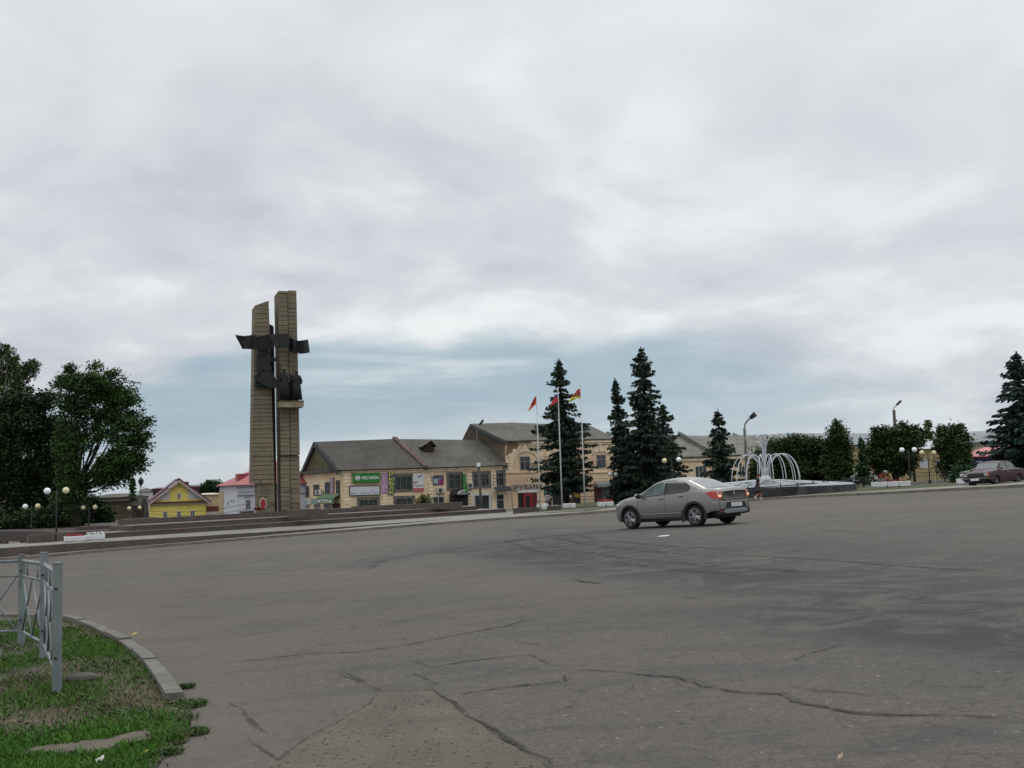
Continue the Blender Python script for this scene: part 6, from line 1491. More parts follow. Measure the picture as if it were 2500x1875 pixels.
for i in range(4):
    zt, zm, zb_ = .97, .80, .17
    e = gp[i + 1] - gp[i]; e = e / np.linalg.norm(e) * .04
    P = lambda t, z: gpt(i, 0) * (1 - t) + gpt(i + 1, 0) * t + np.array([0, 0, z]) 
    pn = MB()
    for z, r in ((zt, .02), (zm, .014), (zb_, .016)): m2 = MB(); m2.tube([P(.03, z), P(.97, z)], r, 6); m2.build('rail', galv, gf, smooth=True)
    nv = 3 if i != 1 else 2
    for k in range(nv):
        t0, t1 = .04 + .92 * k / nv, .04 + .92 * (k + 1) / nv; m2 = MB()
        m2.tube([P(t0, zm), P(t1, zb_)], .011, 5); m2.tube([P(t0, zb_), P(t1, zm)], .011, 5); m2.build('crossed_bars', galv, gf, smooth=True)
        m2 = MB(); tm = (t0 + t1) / 2; m2.tube([P(tm, zm), P(tm, zt)], .010, 5); m2.build('spacer', galv, gf, smooth=True)
# kerb of the corner lawn: separate stones along a curve
KO = [(-260, 1500), (-80, 1503), (10, 1505), (80, 1506), (150, 1509), (190, 1514), (242, 1529), (294, 1556), (329, 1572), (391, 1624), (425, 1668), (452, 1708)]
P = [G(a, b)[:2] for a, b in KO]
for _ in range(2):
    Q = [P[0]]
    for a, b in zip(P[:-1], P[1:]): Q += [a * .75 + b * .25, a * .25 + b * .75]
    Q.append(P[-1]); P = Q
seglen = [np.linalg.norm(b - a) for a, b in zip(P[:-1], P[1:])]; tot = sum(seglen)
def along(s):
    for (a, b), l in zip(zip(P[:-1], P[1:]), seglen):
        if s <= l: return a + (b - a) * s / l, (b - a) / l
        s -= l
    return P[-1], (P[-1] - P[-2]) / seglen[-1]
fk_m = mat('pale_kerb_concrete', (.125, .12, .102), rough=.95, var=.2, vscale=5, bump=.5, bscale=35)
s = 0.0; rng = random.Random(8); mbk = MB()
while s < tot - .1:
    l = min(.98, tot - s); vs = []; n = 7; tw = rng.uniform(-.008, .008); dz = rng.uniform(-.012, .012)
    for k in range(n):
        p, e = along(s + l * k / (n - 1)); nn = np.array([e[1], -e[0]]) * -1
        z = float(gz(p[0], p[1])) + dz
        inn = p - np.array([-e[1], e[0]]) * .14
        q = p + tw * nn
        ch = .015
        for xy, zz in ((q, z - .1), (q, z + .055 - ch), (q + (inn - q) * .12, z + .055), (inn, z + .055), (inn, z - .25)): vs.append((xy[0], xy[1], zz))
    fs = [(5 * k + j, 5 * k + j + 1, 5 * k + 5 + j + 1, 5 * k + 5 + j) for k in range(n - 1) for j in range(4)] + [(0, 4, 3, 2, 1), tuple(5 * (n - 1) + j for j in range(5))]
    mbk.add(vs, fs); s += .994
flag_struct(mbk.build('lawn_kerb', fk_m))
# corner lawn: earth sheet with grass
BOUND = [(-700, 1520), (-80, 1507), (10, 1509), (150, 1514), (200, 1527), (263, 1551), (312, 1584), (364, 1628), (416, 1708), (440, 1716), (462, 1745), (468, 1790), (455, 1815), (420, 1822), (400, 1850), (380, 1880), (330, 1960), (-900, 1960)]
def earth_ex(t, co, c, p):
    a = t.noise(co, 2.2, 5, .6); b = t.noise(co, 18, 4, .7)
    base = t.mix(t.ramp(a, .4, .6), (.052, .043, .028, 1), (.034, .038, .018, 1)); return t.mix(t.ramp(b, .4, .7), base, (.12, .095, .06, 1))
earth_m = mat('corner_earth', (.1, .08, .05), rough=1, extra=earth_ex, bump=.8, bscale=22)
BP2 = [G(a, b)[:2] for a, b in BOUND]
def inside(x, y):
    r = np.zeros(x.shape, bool); n = len(BP2)
    for i in range(n):
        x1, y1 = BP2[i]; x2, y2 = BP2[(i + 1) % n]
        c = ((y1 > y) != (y2 > y)) & (x < (x2 - x1) * (y - y1) / (y2 - y1 + 1e-12) + x1); r ^= c
    return r
mb = MB(); mb.add([(p[0], p[1], float(gz(p[0], p[1])) + .012) for p in BP2], [tuple(range(len(BP2)))]); flag_struct(mb.build('corner_earth', earth_m))
# bare sandy strip inside the lawn
SAND = [(60, 1836), (150, 1822), (230, 1812), (300, 1800), (372, 1783), (400, 1790), (380, 1808), (330, 1822), (270, 1838), (215, 1850), (120, 1848), (40, 1848)]
SP2 = [G(a, b)[:2] for a, b in SAND]
o = flat_poly('bare_sand', SAND, mat('sand', (.098, .083, .062), rough=1, var=.2, vscale=6, bump=.5, bscale=40), .02, .02, .08); flag_struct(o)
def dist_poly(x, y, Pp):
    d = np.full(x.shape, 1e9); n = len(Pp)
    for i in range(n):
        a, b = Pp[i], Pp[(i + 1) % n]; l = np.linalg.norm(b - a); e = (b - a) / l; t = np.clip((x - a[0]) * e[0] + (y - a[1]) * e[1], 0, l)
        d = np.minimum(d, np.hypot(x - a[0] - e[0] * t, y - a[1] - e[1] * t))
    return d
def in_poly(x, y, Pp):
    r = np.zeros(x.shape, bool); n = len(Pp)
    for i in range(n):
        x1, y1 = Pp[i]; x2, y2 = Pp[(i + 1) % n]; c = ((y1 > y) != (y2 > y)) & (x < (x2 - x1) * (y - y1) / (y2 - y1 + 1e-12) + x1); r ^= c
    return r
def grass(name, n, m_, hmin, hmax, seed, mask, wid=.004, lean=.5):
    rs = np.random.RandomState(seed)
    Yr = rs.uniform(4.6, 15.5, n); Xr = rs.uniform(-.62, -.20, n) * Yr
    k = inside(Xr, Yr) & ~(in_poly(Xr, Yr, SP2) & (dist_poly(Xr, Yr, SP2) > .045 * (1 + sn(Xr, Yr, 9.0)))); Xr, Yr = Xr[k], Yr[k]; de = dist_poly(Xr, Yr, BP2)
    keep = rs.rand(len(Xr)) < mask(Xr, Yr, de, rs); X, Y = Xr[keep], Yr[keep]; n = len(X)
    h = rs.uniform(hmin, hmax, n) * (.5 + rs.rand(n) * .8); a = rs.uniform(0, 6.28, n); Z = gz(X, Y) + .01
    base = np.stack([X, Y, Z], -1); le = rs.normal(0, lean, (n, 2)) * h[:, None]
    tip = base + np.concatenate([le, h[:, None]], 1); mid = (base + tip) / 2 + np.concatenate([-le * .18, h[:, None] * .12], 1)
    w = np.stack([np.cos(a), np.sin(a), 0 * a], -1) * (wid * rs.uniform(.7, 1.5, n))[:, None]
    V = np.stack([base - w, base + w, mid + w * .8, mid - w * .8, tip + w * .12, tip - w * .12], 1).reshape(-1, 3)
    i = np.arange(n)[:, None] * 6; Fq = np.concatenate([i + np.array([[0, 1, 2, 3]]), i + np.array([[3, 2, 4, 5]])], 0)
    o = npmesh(name, V, Fq, m_); o['kind'] = 'stuff'; return o
def sn(x, y, s, ph=0.0): return np.sin(x * s + ph) * np.cos(y * s * 1.13 + 1.7 * ph) + .5 * np.sin(x * s * 2.3 + y * s * 1.9 + ph)
def grass_m(name, a, b, sc=3.0):
    def ex(t, co, c, p): 
        n = t.noise(co, sc, 4, .6); n2 = t.noise(co, 40, 2, .5)
        q = t.mix(t.ramp(n, .38, .62), a + (1,), b + (1,)); return t.mix(t.ramp(n2, .3, .7, 0, .5), q, tuple(min(1, x * 1.6) for x in b) + (1,))
    return mat(name, a, rough=.7, spec=.2, extra=ex)
gm1 = grass_m('fresh_grass', (.023, .074, .008), (.052, .130, .014)); gm2 = grass_m('dry_grass', (.042, .046, .017), (.070, .064, .027)); gm3 = grass_m('weed_leaves', (.026, .052, .013), (.052, .080, .024))
pyf = lambda X, Y: Y   # depth drives the mowing pattern: the near belt is long and lush, the middle sparse
def m_lush(x, y, de, rs): return np.clip(.22 + .55 * sn(x, y, 1.7) + 1.3 * np.exp(-((y - 6.5) / .75) ** 2) + .9 * np.exp(-((y - 5.1) / .35) ** 2) - .0, 0.03, 1) * np.clip(de / .12, 0.1, 1)
def m_dry(x, y, de, rs): return np.clip(.35 + .4 * sn(x, y, 2.3, 2.0), .05, 1) * (y > 6.6)
def m_weed(x, y, de, rs): return np.clip(.2 + .6 * sn(x, y, 3.1, 1.0), 0.02, 1)
grass('lawn_grass', 300000, gm1, .012, .045, 1, m_lush, .0035, .45)
grass('dry_lawn_grass', 75000, gm2, .012, .038, 2, m_dry, .003, .8)
grass('lawn_weeds', 46000, gm3, .010, .035, 3, m_weed, .009, 1.2)
# clumps creeping over the kerb end and the road edge
def tuft(px, py, r, n, label, m_, seed, hh=.06):
    rs = np.random.RandomState(seed); c = G(px, py); a = rs.uniform(0, 6.28, n); q = np.sqrt(rs.rand(n)) * r; X = c[0] + np.cos(a) * q * 1.6; Y = c[1] + np.sin(a) * q; Z = gz(X, Y) + .008
    base = np.stack([X, Y, Z], -1); h = rs.uniform(.3, 1, n) * hh * .55; le = rs.normal(0, .8, (n, 2)) * h[:, None]; tip = base + np.concatenate([le, h[:, None]], 1)
    b = rs.uniform(0, 6.28, n); w = np.stack([np.cos(b), np.sin(b), 0 * b], -1) * .008; V = np.stack([base - w, base + w, tip + w * .5, tip - w * .5], 1).reshape(-1, 3)
    t_ = npmesh('weed_clump', V, np.arange(n * 4).reshape(-1, 4), m_); return tag(t_, label, 'weeds')
for i, (px, py, r, n, lab) in enumerate([(442, 1682, .07, 260, 'weed clump against the outer side of the kerb end'), (455, 1722, .1, 420, 'weed clump just past the end of the kerb'), (478, 1726, .05, 120, 'smallest weed clump, out on the asphalt by the kerb end'), (455, 1795, .09, 380, 'weed clump at the ragged lower corner of the lawn'), (415, 1798, .09, 380, 'weed clump on the lawn above the sandy strip end'), (412, 1843, .05, 120, 'lowest weed clump on the asphalt beside the sandy strip')]): tuft(px, py, r, n, lab, gm3, 70 + i)
# tussocks spilling beyond the sheet edge to break its outline
rs = np.random.RandomState(5)
Q = []
for i in range(9, 17):
    a, b = BP2[i], BP2[i + 1 if i + 1 < len(BP2) else 0]; l = np.linalg.norm(b - a)
    for s in np.arange(0, l, .0035): Q.append(a + (b - a) * s / l + rs.normal(0, .035, 2)) if math.sin(s * 9 + i * 2) + rs.normal(0, .5) > 0 else None
Q = np.array(Q); n = len(Q); h = rs.uniform(.008, .03, n); base = np.stack([Q[:, 0], Q[:, 1], gz(Q[:, 0], Q[:, 1]) + .005], -1); tip = base + np.concatenate([rs.normal(0, .8, (n, 2)) * h[:, None], h[:, None]], 1)
b = rs.uniform(0, 6.28, n); w = np.stack([np.cos(b), np.sin(b), 0 * b], -1) * .006
o = npmesh('edge_grass', np.stack([base - w, base + w, tip + w * .5, tip - w * .5], 1).reshape(-1, 3), np.arange(n * 4).reshape(-1, 4), gm3); o['kind'] = 'stuff'
# flat stone in the grass, small litter
c = G(200, 1664); mb = MB(); mb.ball(c + np.array([0, 0, .03]), (.16, .10, .05), 10, 6); tag(mb.build('flat_stone', mat('lawn_stone', (.07, .065, .055), rough=1, var=.3)), 'flat grey brown stone lying in the lawn right of the near post', 'stone')
def litter(px, py, sz, rz, m_, label, name='litter'): p = G(px, py); mb = MB(); mb.prism([(p[0] + x * math.cos(rz) - y * math.sin(rz), p[1] + x * math.sin(rz) + y * math.cos(rz), p[2] + .012 + z) for x, y, z in ((-sz, -sz * .25, 0), (sz * .6, -sz * .35, .01), (sz, sz * .1, .03), (-sz * .5, sz * .4, .015))], (0, 0, .006)); return tag(mb.build(name, m_), label, 'litter')
lw = mat('litter_white', (.6, .6, .58), rough=.7); ly = mat('leaf_yellow', (.40, .33, .08), rough=.8)
litter(1620, 1311, .16, -.25, lw, 'white scrap of paper on the road in front of the silver car')
litter(243, 1867, .035, 1.1, lw, 'thin white scrap at the bottom of the lawn')
litter(353, 1850, .02, .4, ly, 'small yellow leaf on the lawn at the bottom', 'fallen_leaf')
litter(328, 1553, .035, .3, ly, 'yellow leaves on the road just above the kerb', 'fallen_leaf')
litter(310, 1568, .03, .9, ly, 'yellow leaf lying on the kerb top', 'fallen_leaf')
litter(2052, 1861, .016, .1, mat('litter_tan', (.35, .28, .2), rough=.8), 'tan leaf on the road near the bottom edge', 'fallen_leaf')
# ================================================================ VEHICLES
def sm(x, xs, ys):
    """smooth interpolation through profile points"""
    w = .035; s = 0
    for d, g in ((-2, .12), (-1, .23), (0, .30), (1, .23), (2, .12)): s += g * np.interp(x + d * w / 2, xs, ys)
    return s
class Body:
    def __init__(s, sp):
        s.sp = sp; xs = sp['top'][0]; x0, x1 = xs[0], xs[-1]
        X = list(np.linspace(x0, x1, 70))
        for ax in sp['axles']: X += [ax + sp['ar'] * math.sin(R(a)) for a in range(-90, 91, 10)] + [ax - sp['ar'] - .004, ax + sp['ar'] + .004]
        X += [x0 + .01, x0 + .03, x1 - .01, x1 - .03]
        X = sorted(set(round(v, 4) for v in X)); s.X = X; V = []; npt = None
        for x in X:
            top = float(sm(x, *sp['top'])); belt = min(float(sm(x, *sp['belt'])), top - .03); w = float(sm(x, *sp['w'])); zb = float(np.interp(x, *sp['bot']))
            for ax in sp['axles']:
                d = abs(x - ax)
                if d < sp['ar']: zb = max(zb, sp['wr'] + math.sqrt(max(0, sp['ar'] ** 2 - d * d)))
            zb = min(zb, belt - .06); sec = []
            def yl(z): return w * (1 - sp['tuck'] * max(0, (.55 - z) / .35) ** 2 - .035 * max(0, (z - .68) / .3) ** 2)
            for t in (0, .08, .22, .38, .55, .72, .88, 1.0): z = zb + (belt - zb) * t; sec.append((yl(z), z))
            wb = sec[-1][0]; h = top - belt; rc = min(sp['rc'], h * .6); ins = min(sp['tum'] * max(0, h - rc), wb * .5)
            for t in (.25, .5, .75, 1.0): sec.append((wb - .012 - ins * t, belt + .006 + (h - rc) * t - .006 * t))
            yb = wb - .012 - ins; cr = .035 * min(1, h / .3) + .008
            for a, b in ((.18, .42), (.5, .78), (1.0, 1.0)): sec.append((yb - rc * a, belt + h - rc * (1 - b) - cr))
            ye = yb - rc
            for t in (.66, .33, 0.0): sec.append((ye * t, top - cr * t ** 2))
            full = sec + [(-y, z) for y, z in sec[-2::-1]]; npt = len(full); V += [(x, y, z) for y, z in full]
        n = len(X); Fq = [(i * npt + j, i * npt + j + 1, (i + 1) * npt + j + 1, (i + 1) * npt + j) for i in range(n - 1) for j in range(npt - 1)]
        Fq += [tuple(range(npt)), tuple((n - 1) * npt + j for j in range(npt - 1, -1, -1))]
        s.V = V; s.F = Fq; s.bvh = BVHTree.FromPolygons([Vector(v) for v in V], Fq)
    def hit(s, o, d):
        r = s.bvh.ray_cast(Vector(o), Vector(d)); return r
    def patch(s, rows, view, off=.007):
        """rows: list of lists of (a,b) coordinates; projected on the body along the view axis"""
        mb = MB(); N = [len(rows), len(rows[0])]; V = []; ok = []
        for r in rows:
            for a, b in r:
                if view == 'L': o, d = (a, 3, b), (0, -1, 0)
                elif view == 'R': o, d = (a, -3, b), (0, 1, 0)
                elif view == 'T': o, d = (a, b, 3), (0, 0, -1)
                elif view == 'B': o, d = (-5, a, b), (1, 0, 0)
                else: o, d = (5, a, b), (-1, 0, 0)
                h = s.hit(o, d)
                if h[0] is None: V.append(None)
                else:
                    nn = h[1]; 
                    if nn.dot(Vector(d)) > 0: nn = -nn
                    V.append(h[0] + nn * off)
        idx = {}; vs = []
        for i, v in enumerate(V):
            if v is not None: idx[i] = len(vs); vs.append(tuple(v))
        fs = []
        for i in range(N[0] - 1):
            for j in range(N[1] - 1):
                q = [i * N[1] + j, i * N[1] + j + 1, (i + 1) * N[1] + j + 1, (i + 1) * N[1] + j]
                if all(k in idx for k in q): fs.append(tuple(idx[k] for k in q))
        mb.add(vs, fs); return mb
def cols(xs, lo, hi, n=6):
    """grid rows between two curves lo(x), hi(x)"""
    return [[(x, lo(x) + (hi(x) - lo(x)) * j / n) for x in xs] for j in range(n + 1)]
def lerpf(pts): pts = sorted(pts); xs = [p[0] for p in pts]; ys = [p[1] for p in pts]; return lambda x: float(np.interp(x, xs, ys))
tyre_m = mat('tyre_rubber', (.014, .014, .014), rough=.9, var=.2); alloy = mat('alloy_wheel', (.30, .31, .33), rough=.35, metal=.7); steelw = mat('dull_wheel', (.17, .17, .17), rough=.6, metal=.3)
black_pl = mat('black_plastic', (.016, .017, .018), rough=.65); seam_m = mat('panel_gap', (.02, .02, .018), rough=.9)
glass_dark = mat('tinted_glass', (.010, .012, .014), rough=.06, spec=.6); glass_teal = mat('green_tinted_glass', (.045, .085, .078), rough=.08, spec=.6, var=.6, vscale=2.2); glass_back = mat('rear_glass', (.10, .11, .12), rough=.08, spec=1.0, coat=.6)
chrome = mat('chrome_trim', (.5, .5, .5), rough=.2, metal=.9)
def wheel(root, x, y, z, r, w, side, alloy_m=None, spokes=5):
    mb = MB(); ax = (0, side, 0)
    mb.lathe((x, y, z), [(r * .66, -w / 2), (r * .9, -w / 2 - .005), (r * .985, -w * .36), (r, -w * .2), (r, w * .2), (r * .985, w * .36), (r * .9, w / 2 + .005), (r * .66, w / 2)], 28, ax=ax); wo = mb.build('wheel', tyre_m, root, smooth=True)
    q = Vector((0, 0, 1)).rotation_difference(Vector(ax)); am = alloy_m or alloy
    mb = MB(); mb.lathe((x, y + side * (w / 2 - .05), z), [(r * .64, 0), (r * .64, .012)], 24, ax=ax); mb.build('wheel_well', black_pl, wo)
    mb = MB(); c0 = Vector((x, y, z)); face = w / 2 - .012
    def L3(rad, a, d): return tuple(c0 + q @ Vector((rad * math.cos(a), rad * math.sin(a), d)))
    mb.lathe((x, y, z), [(r * .60, w / 2 - .03), (r * .665, w / 2 - .03), (r * .69, w / 2 + .008), (r * .655, w / 2 + .012), (r * .62, w / 2 - .01)], 28, ax=ax)
    if spokes:
        for k in range(spokes):
            a = 2 * math.pi * k / spokes + .3
            for da in (-.17, .17):
                A0, A1 = L3(r * .10, a + da * 2.0, face + .004), L3(r * .64, a + da, face)
                mb.tube([A0, L3(r * .4, a + da * 1.2, face + .006), A1], [.030, .024, .024], 5)
        mb.lathe((x, y, z), [(r * .18, face - .02), (r * .18, face + .01), (r * .08, face + .02)], 14, ax=ax)
    else: mb.lathe((x, y, z), [(r * .58, face - .03), (r * .5, face - .01), (r * .34, face - .02), (r * .2, face + .02), (r * .12, face + .03)], 20, ax=ax)
    mb.build('rim', am, wo, smooth=not spokes)
    return wo
def place(root, p, heading):
    """stand a car built at the origin on the sloping square"""
    n = Vector((-.0402, .0181, 1)).normalized(); h = Vector((heading[0], heading[1], 0)); h = (h - n * h.dot(n)).normalized(); l = n.cross(h)
    root.matrix_world = Matrix(((h.x, l.x, n.x, p[0]), (h.y, l.y, n.y, p[1]), (h.z, l.z, n.z, p[2]), (0, 0, 0, 1)))

def silver_car():
    t_ = thing('parked_car', 'silver beige saloon with black wheel arches and glowing brake lamp, seen from behind', 'car')
    t_.name = 'silver_car'
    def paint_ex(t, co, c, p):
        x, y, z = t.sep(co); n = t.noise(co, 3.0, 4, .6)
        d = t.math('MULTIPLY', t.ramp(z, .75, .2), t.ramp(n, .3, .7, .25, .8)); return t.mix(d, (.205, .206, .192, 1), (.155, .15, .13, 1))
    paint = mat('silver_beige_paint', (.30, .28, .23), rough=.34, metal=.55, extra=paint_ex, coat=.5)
    wr = .325
    sp = dict(axles=(-1.285, 1.35), ar=.385, wr=wr, tuck=.045, rc=.11, tum=.40,
      top=([-2.17, -2.155, -2.11, -2.0, -1.72, -1.62, -1.45, -1.2, -.95, -.6, -.2, .1, .35, .6, .85, 1.08, 1.2, 1.5, 1.8, 2.0, 2.1, 2.15, 2.18], [1.00, 1.07, 1.125, 1.13, 1.135, 1.165, 1.25, 1.37, 1.465, 1.525, 1.54, 1.52, 1.46, 1.34, 1.20, 1.075, 1.055, 1.01, .95, .88, .80, .72, .60]),
      belt=([-2.17, -2.1, -1.3, -.6, .3, 1.05, 1.5, 2.0, 2.18], [.92, 1.02, 1.06, 1.03, .98, .94, .90, .76, .50]),
      w=([-2.17, -2.12, -2.0, -1.7, -1.2, 0, 1.2, 1.6, 1.9, 2.08, 2.15, 2.18], [.735, .785, .83, .855, .865, .867, .865, .85, .80, .70, .58, .46]),
      bot=([-2.17, -1.9, -1.7, -1.6, -.85, 0, .95, 1.75, 1.9, 2.18], [.46, .44, .36, .26, .26, .26, .26, .26, .30, .34]))
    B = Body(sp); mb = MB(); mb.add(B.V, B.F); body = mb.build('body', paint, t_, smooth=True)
    mb = MB(); mb.box((0, 0, .40), (3.9, 1.16, .36)); mb.box((.02, 0, .30), (1.75, 1.60, .16)); mb.box((-1.98, 0, .42), (.30, 1.36, .24)); mb.box((1.95, 0, .36), (.3, 1.2, .2)); mb.build('underbody', black_pl, t_, bevel=.03)
    dark_in = mat('car_interior', (.02, .02, .02), rough=.9)
    for sd, vw in ((1, 'L'), (-1, 'R')):
        nm = 'side_window'
        lo = lerpf([(-1.12, 1.09), (-.9, 1.065), (-.15, 1.03), (.9, .985)]); 
        fx = np.linspace(.93, -.10, 16); hi = lerpf([(-.10, 1.43), (.2, 1.385), (.45, 1.28), (.7, 1.145), (.93, 1.0)])
        B.patch(cols(fx, lerpf([(-.1, 1.035), (.93, .988)]), hi), vw, .006).build('side_window', glass_teal, t_, smooth=True)
        rx = np.linspace(-.20, -1.13, 16); hi = lerpf([(-1.13, 1.19), (-1.08, 1.27), (-.95, 1.345), (-.75, 1.405), (-.5, 1.43), (-.2, 1.435)])
        lo2 = lerpf([(-1.13, 1.15), (-1.08, 1.11), (-.98, 1.085), (-.2, 1.045)])
        B.patch(cols(rx, lo2, hi), vw, .006).build('side_window', glass_dark, t_, smooth=True)
        # black band and pillar between the windows
        B.patch(cols(np.linspace(-.10, -.20, 3), lerpf([(-.2, 1.04), (-.1, 1.035)]), lerpf([(-.2, 1.44), (-.1, 1.435)])), vw, .007).build('window_pillar', black_pl, t_)
        B.patch([[(x, z + dz) for x, z in ((1.0, .965), (.93, .975), (.4, 1.0), (-.15, 1.025), (-.9, 1.06), (-1.1, 1.085))] for dz in (0, .02)], vw, .010).build('window_seal', black_pl, t_)
        B.patch([[(x, z + dz) for x, z in ((1.0, .985), (.93, 1.005), (.7, 1.15), (.45, 1.285), (.2, 1.385), (-.1, 1.425), (-.5, 1.425))] for dz in (0, .018)], vw, .010).build('window_frame', black_pl, t_)
        # gaps between panels
        g = MB()
        for pts in ([(-.16, z) for z in np.linspace(.36, 1.02, 9)], [(.98, z) for z in np.linspace(.36, .96, 9)], [(-.92, z) for z in (.40, .5, .62)] + [(-1.0, .72), (-1.08, .9), (-1.13, 1.08)], [(x, .335) for x in np.linspace(-.85, .95, 10)]):
            P_ = [];
            for a, b in pts:
                h = B.hit((a, 3 * sd, b), (0, -sd, 0))
                if h[0]: P_.append(np.array(h[0]) + np.array([0, sd * .001, 0]))
            if len(P_) > 2: g.tube(P_, .006, 4)
        g.build('panel_gaps', seam_m, body)
        for hx, hz in ((.02, .915), (-.80, .955)):
            h = B.hit((hx, 3 * sd, hz), (0, -sd, 0)); y = h[0].y
            mb = MB(); mb.tube([(hx + .10, y - sd * .01, hz - .004), (hx + .07, y + sd * .028, hz), (hx - .07, y + sd * .028, hz + .006), (hx - .10, y - sd * .01, hz + .004)], [.014, .016, .016, .014], 6); mb.build('door_handle', paint, t_, smooth=True)
            mb = MB(); mb.box((hx - .03, y + sd * .004, hz - .012), (.13, .012, .03)); mb.build('handle_recess', seam_m, t_)
        # character crease along the lower doors
        mb = MB(); P_ = []
        for a in np.linspace(.92, -.82, 12): h = B.hit((a, 3 * sd, .44), (0, -sd, 0)); P_.append(np.array(h[0]) + np.array([0, sd * .002, 0]))
        mb.tube(P_, [.004] + [.016] * 10 + [.004], 6); mb.build('door_crease', paint, t_, smooth=True)
        # plastic arches and sill
        for ax, a0, a1 in ((-1.285, -22, 196), (1.35, -14, 200)):
            rows = []
            for rr in (.372, .40, .44, .47):
                rows.append([])
                for k in range(25):
                    a = R(a0 + (a1 - a0) * k / 24); rr2 = rr + (.06 if (rr > .46 and ax < 0 and k < 6) else 0); rows[-1].append((ax + rr2 * math.cos(a), wr + rr2 * math.sin(a)))
            mbp = MB(); N1 = 25; vs = []
            for ri, r_ in enumerate(rows):
                for a, b in r_:
                    h = B.hit((a, 3 * sd, max(b, .50)), (0, -sd, 0)); y = abs(h[0].y) if h[0] else .82
                    vs.append((a, sd * (y + (.0, .018, .02, -.012)[ri] + .004), b))
            mbp.add(vs, [(i * N1 + j, i * N1 + j + 1, (i + 1) * N1 + j + 1, (i + 1) * N1 + j) for i in range(3) for j in range(N1 - 1)])
            vin = [(v[0], sd * .70, v[2]) for v in vs[:N1]]; b0 = len(mbp.v); mbp.add(vs[:N1] + vin, [(j, j + 1, N1 + j + 1, N1 + j) for j in range(N1 - 1)])
            mbp.build('wheel_arch', black_pl, t_, smooth=True)
        mb = MB(); mb.prism([(-.86, sd * .80, .20), (.93, sd * .80, .20), (.90, sd * .868, .245), (.86, sd * .872, .315), (-.80, sd * .872, .315), (-.86, sd * .868, .245)][::sd], (0, -sd * .05, 0)); mb.build('sill', black_pl, t_)
        # mirror
        mb = MB(); mb.ball((.83, sd * .97, 1.035), (.075, .115, .085), 12, 8); mb.tube([(.86, sd * .86, .985), (.84, sd * .93, 1.0)], .025, 6); mi = mb.build('wing_mirror', black_pl, t_, smooth=True)
        mb = MB(); mb.ball((.87, sd * .98, 1.05), (.06, .10, .065), 10, 6); mb.build('mirror_cap', chrome, mi, smooth=True)
        # tail lamp: wraps from the wing round to the back
        yl = lerpf([(-1.74, .985), (-1.8, .965), (-1.95, .85), (-2.05, .80), (-2.12, .79)]); yh = lerpf([(-1.74, .995), (-1.82, 1.02), (-2.0, 1.035), (-2.12, 1.03)])
        lamp_r = mat('red_lamp', (.38, .008, .012), rough=.18, coat=.8)
        a = B.patch(cols(np.linspace(-1.74, -2.125, 12), yl, yh, 6), vw, .010)
        b = B.patch([[(sd * y, z) for y in (.785, .75, .70, .64, .585)] for z in np.linspace(.80, 1.025, 7)], 'B', .012); a.add(b.v, b.f); tl = a.build('tail_lamp', lamp_r, t_, smooth=True)
        b = B.patch([[(sd * y, z) for y in (.75, .72, .68, .64, .61)] for z in np.linspace(.845, .995, 6)], 'B', .020); b.build('lamp_ring', mat('lamp_pale', (.55, .45, .42), rough=.2), tl, smooth=True)
        b = B.patch([[(sd * y, z) for y in (.735, .70, .66, .625)] for z in (.925, .95, .98)], 'B', .026); b.build('lamp_lens', mat('lamp_brown', (.28, .12, .12), rough=.2), tl, smooth=True)
        lit = mat('lit_brake_lamp', (.9, .5, .25), rough=.3)
        if 'lit_done' not in MATS:
            MATS['lit_done'] = lit; pr = [n for n in lit.node_tree.nodes if n.type == 'BSDF_PRINCIPLED'][0]; pr.inputs['Emission Color'].default_value = (1, .42, .16, 1); pr.inputs['Emission Strength'].default_value = .9
        b = B.patch([[(sd * y, z) for y in (.735, .70, .66)] for z in (.862, .89, .915)], 'B', .026); b.build('lit_bulb', lit, tl, smooth=True)
    # windscreens
    B.patch([[(x, y) for y in np.linspace(-.58, .58, 9)] for x in np.linspace(.92, .36, 7)], 'T', .006).build('windscreen', glass_teal, t_, smooth=True)
    B.patch([[(x, y * (1 - .10 * (j / 7))) for y in np.linspace(-.60, .60, 9)] for j, x in enumerate(np.linspace(-1.66, -1.02, 8))], 'T', .006).build('rear_window', glass_back, t_, smooth=True)
    # boot lid outline, badge, lock, wiper details
    g = MB()
    for pts in ([(y, z) for y, z in ((-.56, 1.0), (-.585, .93), (-.57, .82), (-.50, .76), (-.40, .735), (0, .73), (.40, .735), (.50, .76), (.57, .82), (.585, .93), (.56, 1.0))],):
        P_ = []
        for a, b in pts:
            h = B.hit((-5, a, b), (1, 0, 0))
            if h[0]: P_.append(np.array(h[0]) - np.array([.001, 0, 0]))
        g.tube(P_, .006, 4)
    g.build('boot_lid_gap', seam_m, body)
    h = B.hit((-5, 0, .97), (1, 0, 0)); bx = h[0].x - .012
    mb = MB(); mb.prism([(bx, -.0, 1.005), (bx, .042, .945), (bx, 0, .885), (bx, -.042, .945)], (-.012, 0, 0)); mb.build('rear_badge', chrome, t_)
    mb = MB(); h = B.hit((-5, 0, .84), (1, 0, 0)); mb.ball((h[0].x - .004, 0, .835), .016, 8, 6); mb.build('boot_lock', black_pl, t_)
    # number plate in its dark recess, rear diffuser
    mb = MB(); xr = -2.222
    mb.prism([(xr - .012, -.52, .50), (xr - .012, .52, .50), (xr - .012, .42, .685), (xr - .012, -.42, .685)], (.05, 0, 0)); mb.build('plate_recess', black_pl, t_)
    mb = MB(); mb.box((xr - .028, 0, .60), (.012, .52, .115)); pl = mb.build('number_plate', mat('plate_white', (.62, .64, .66), rough=.5), t_)
    mb = MB()
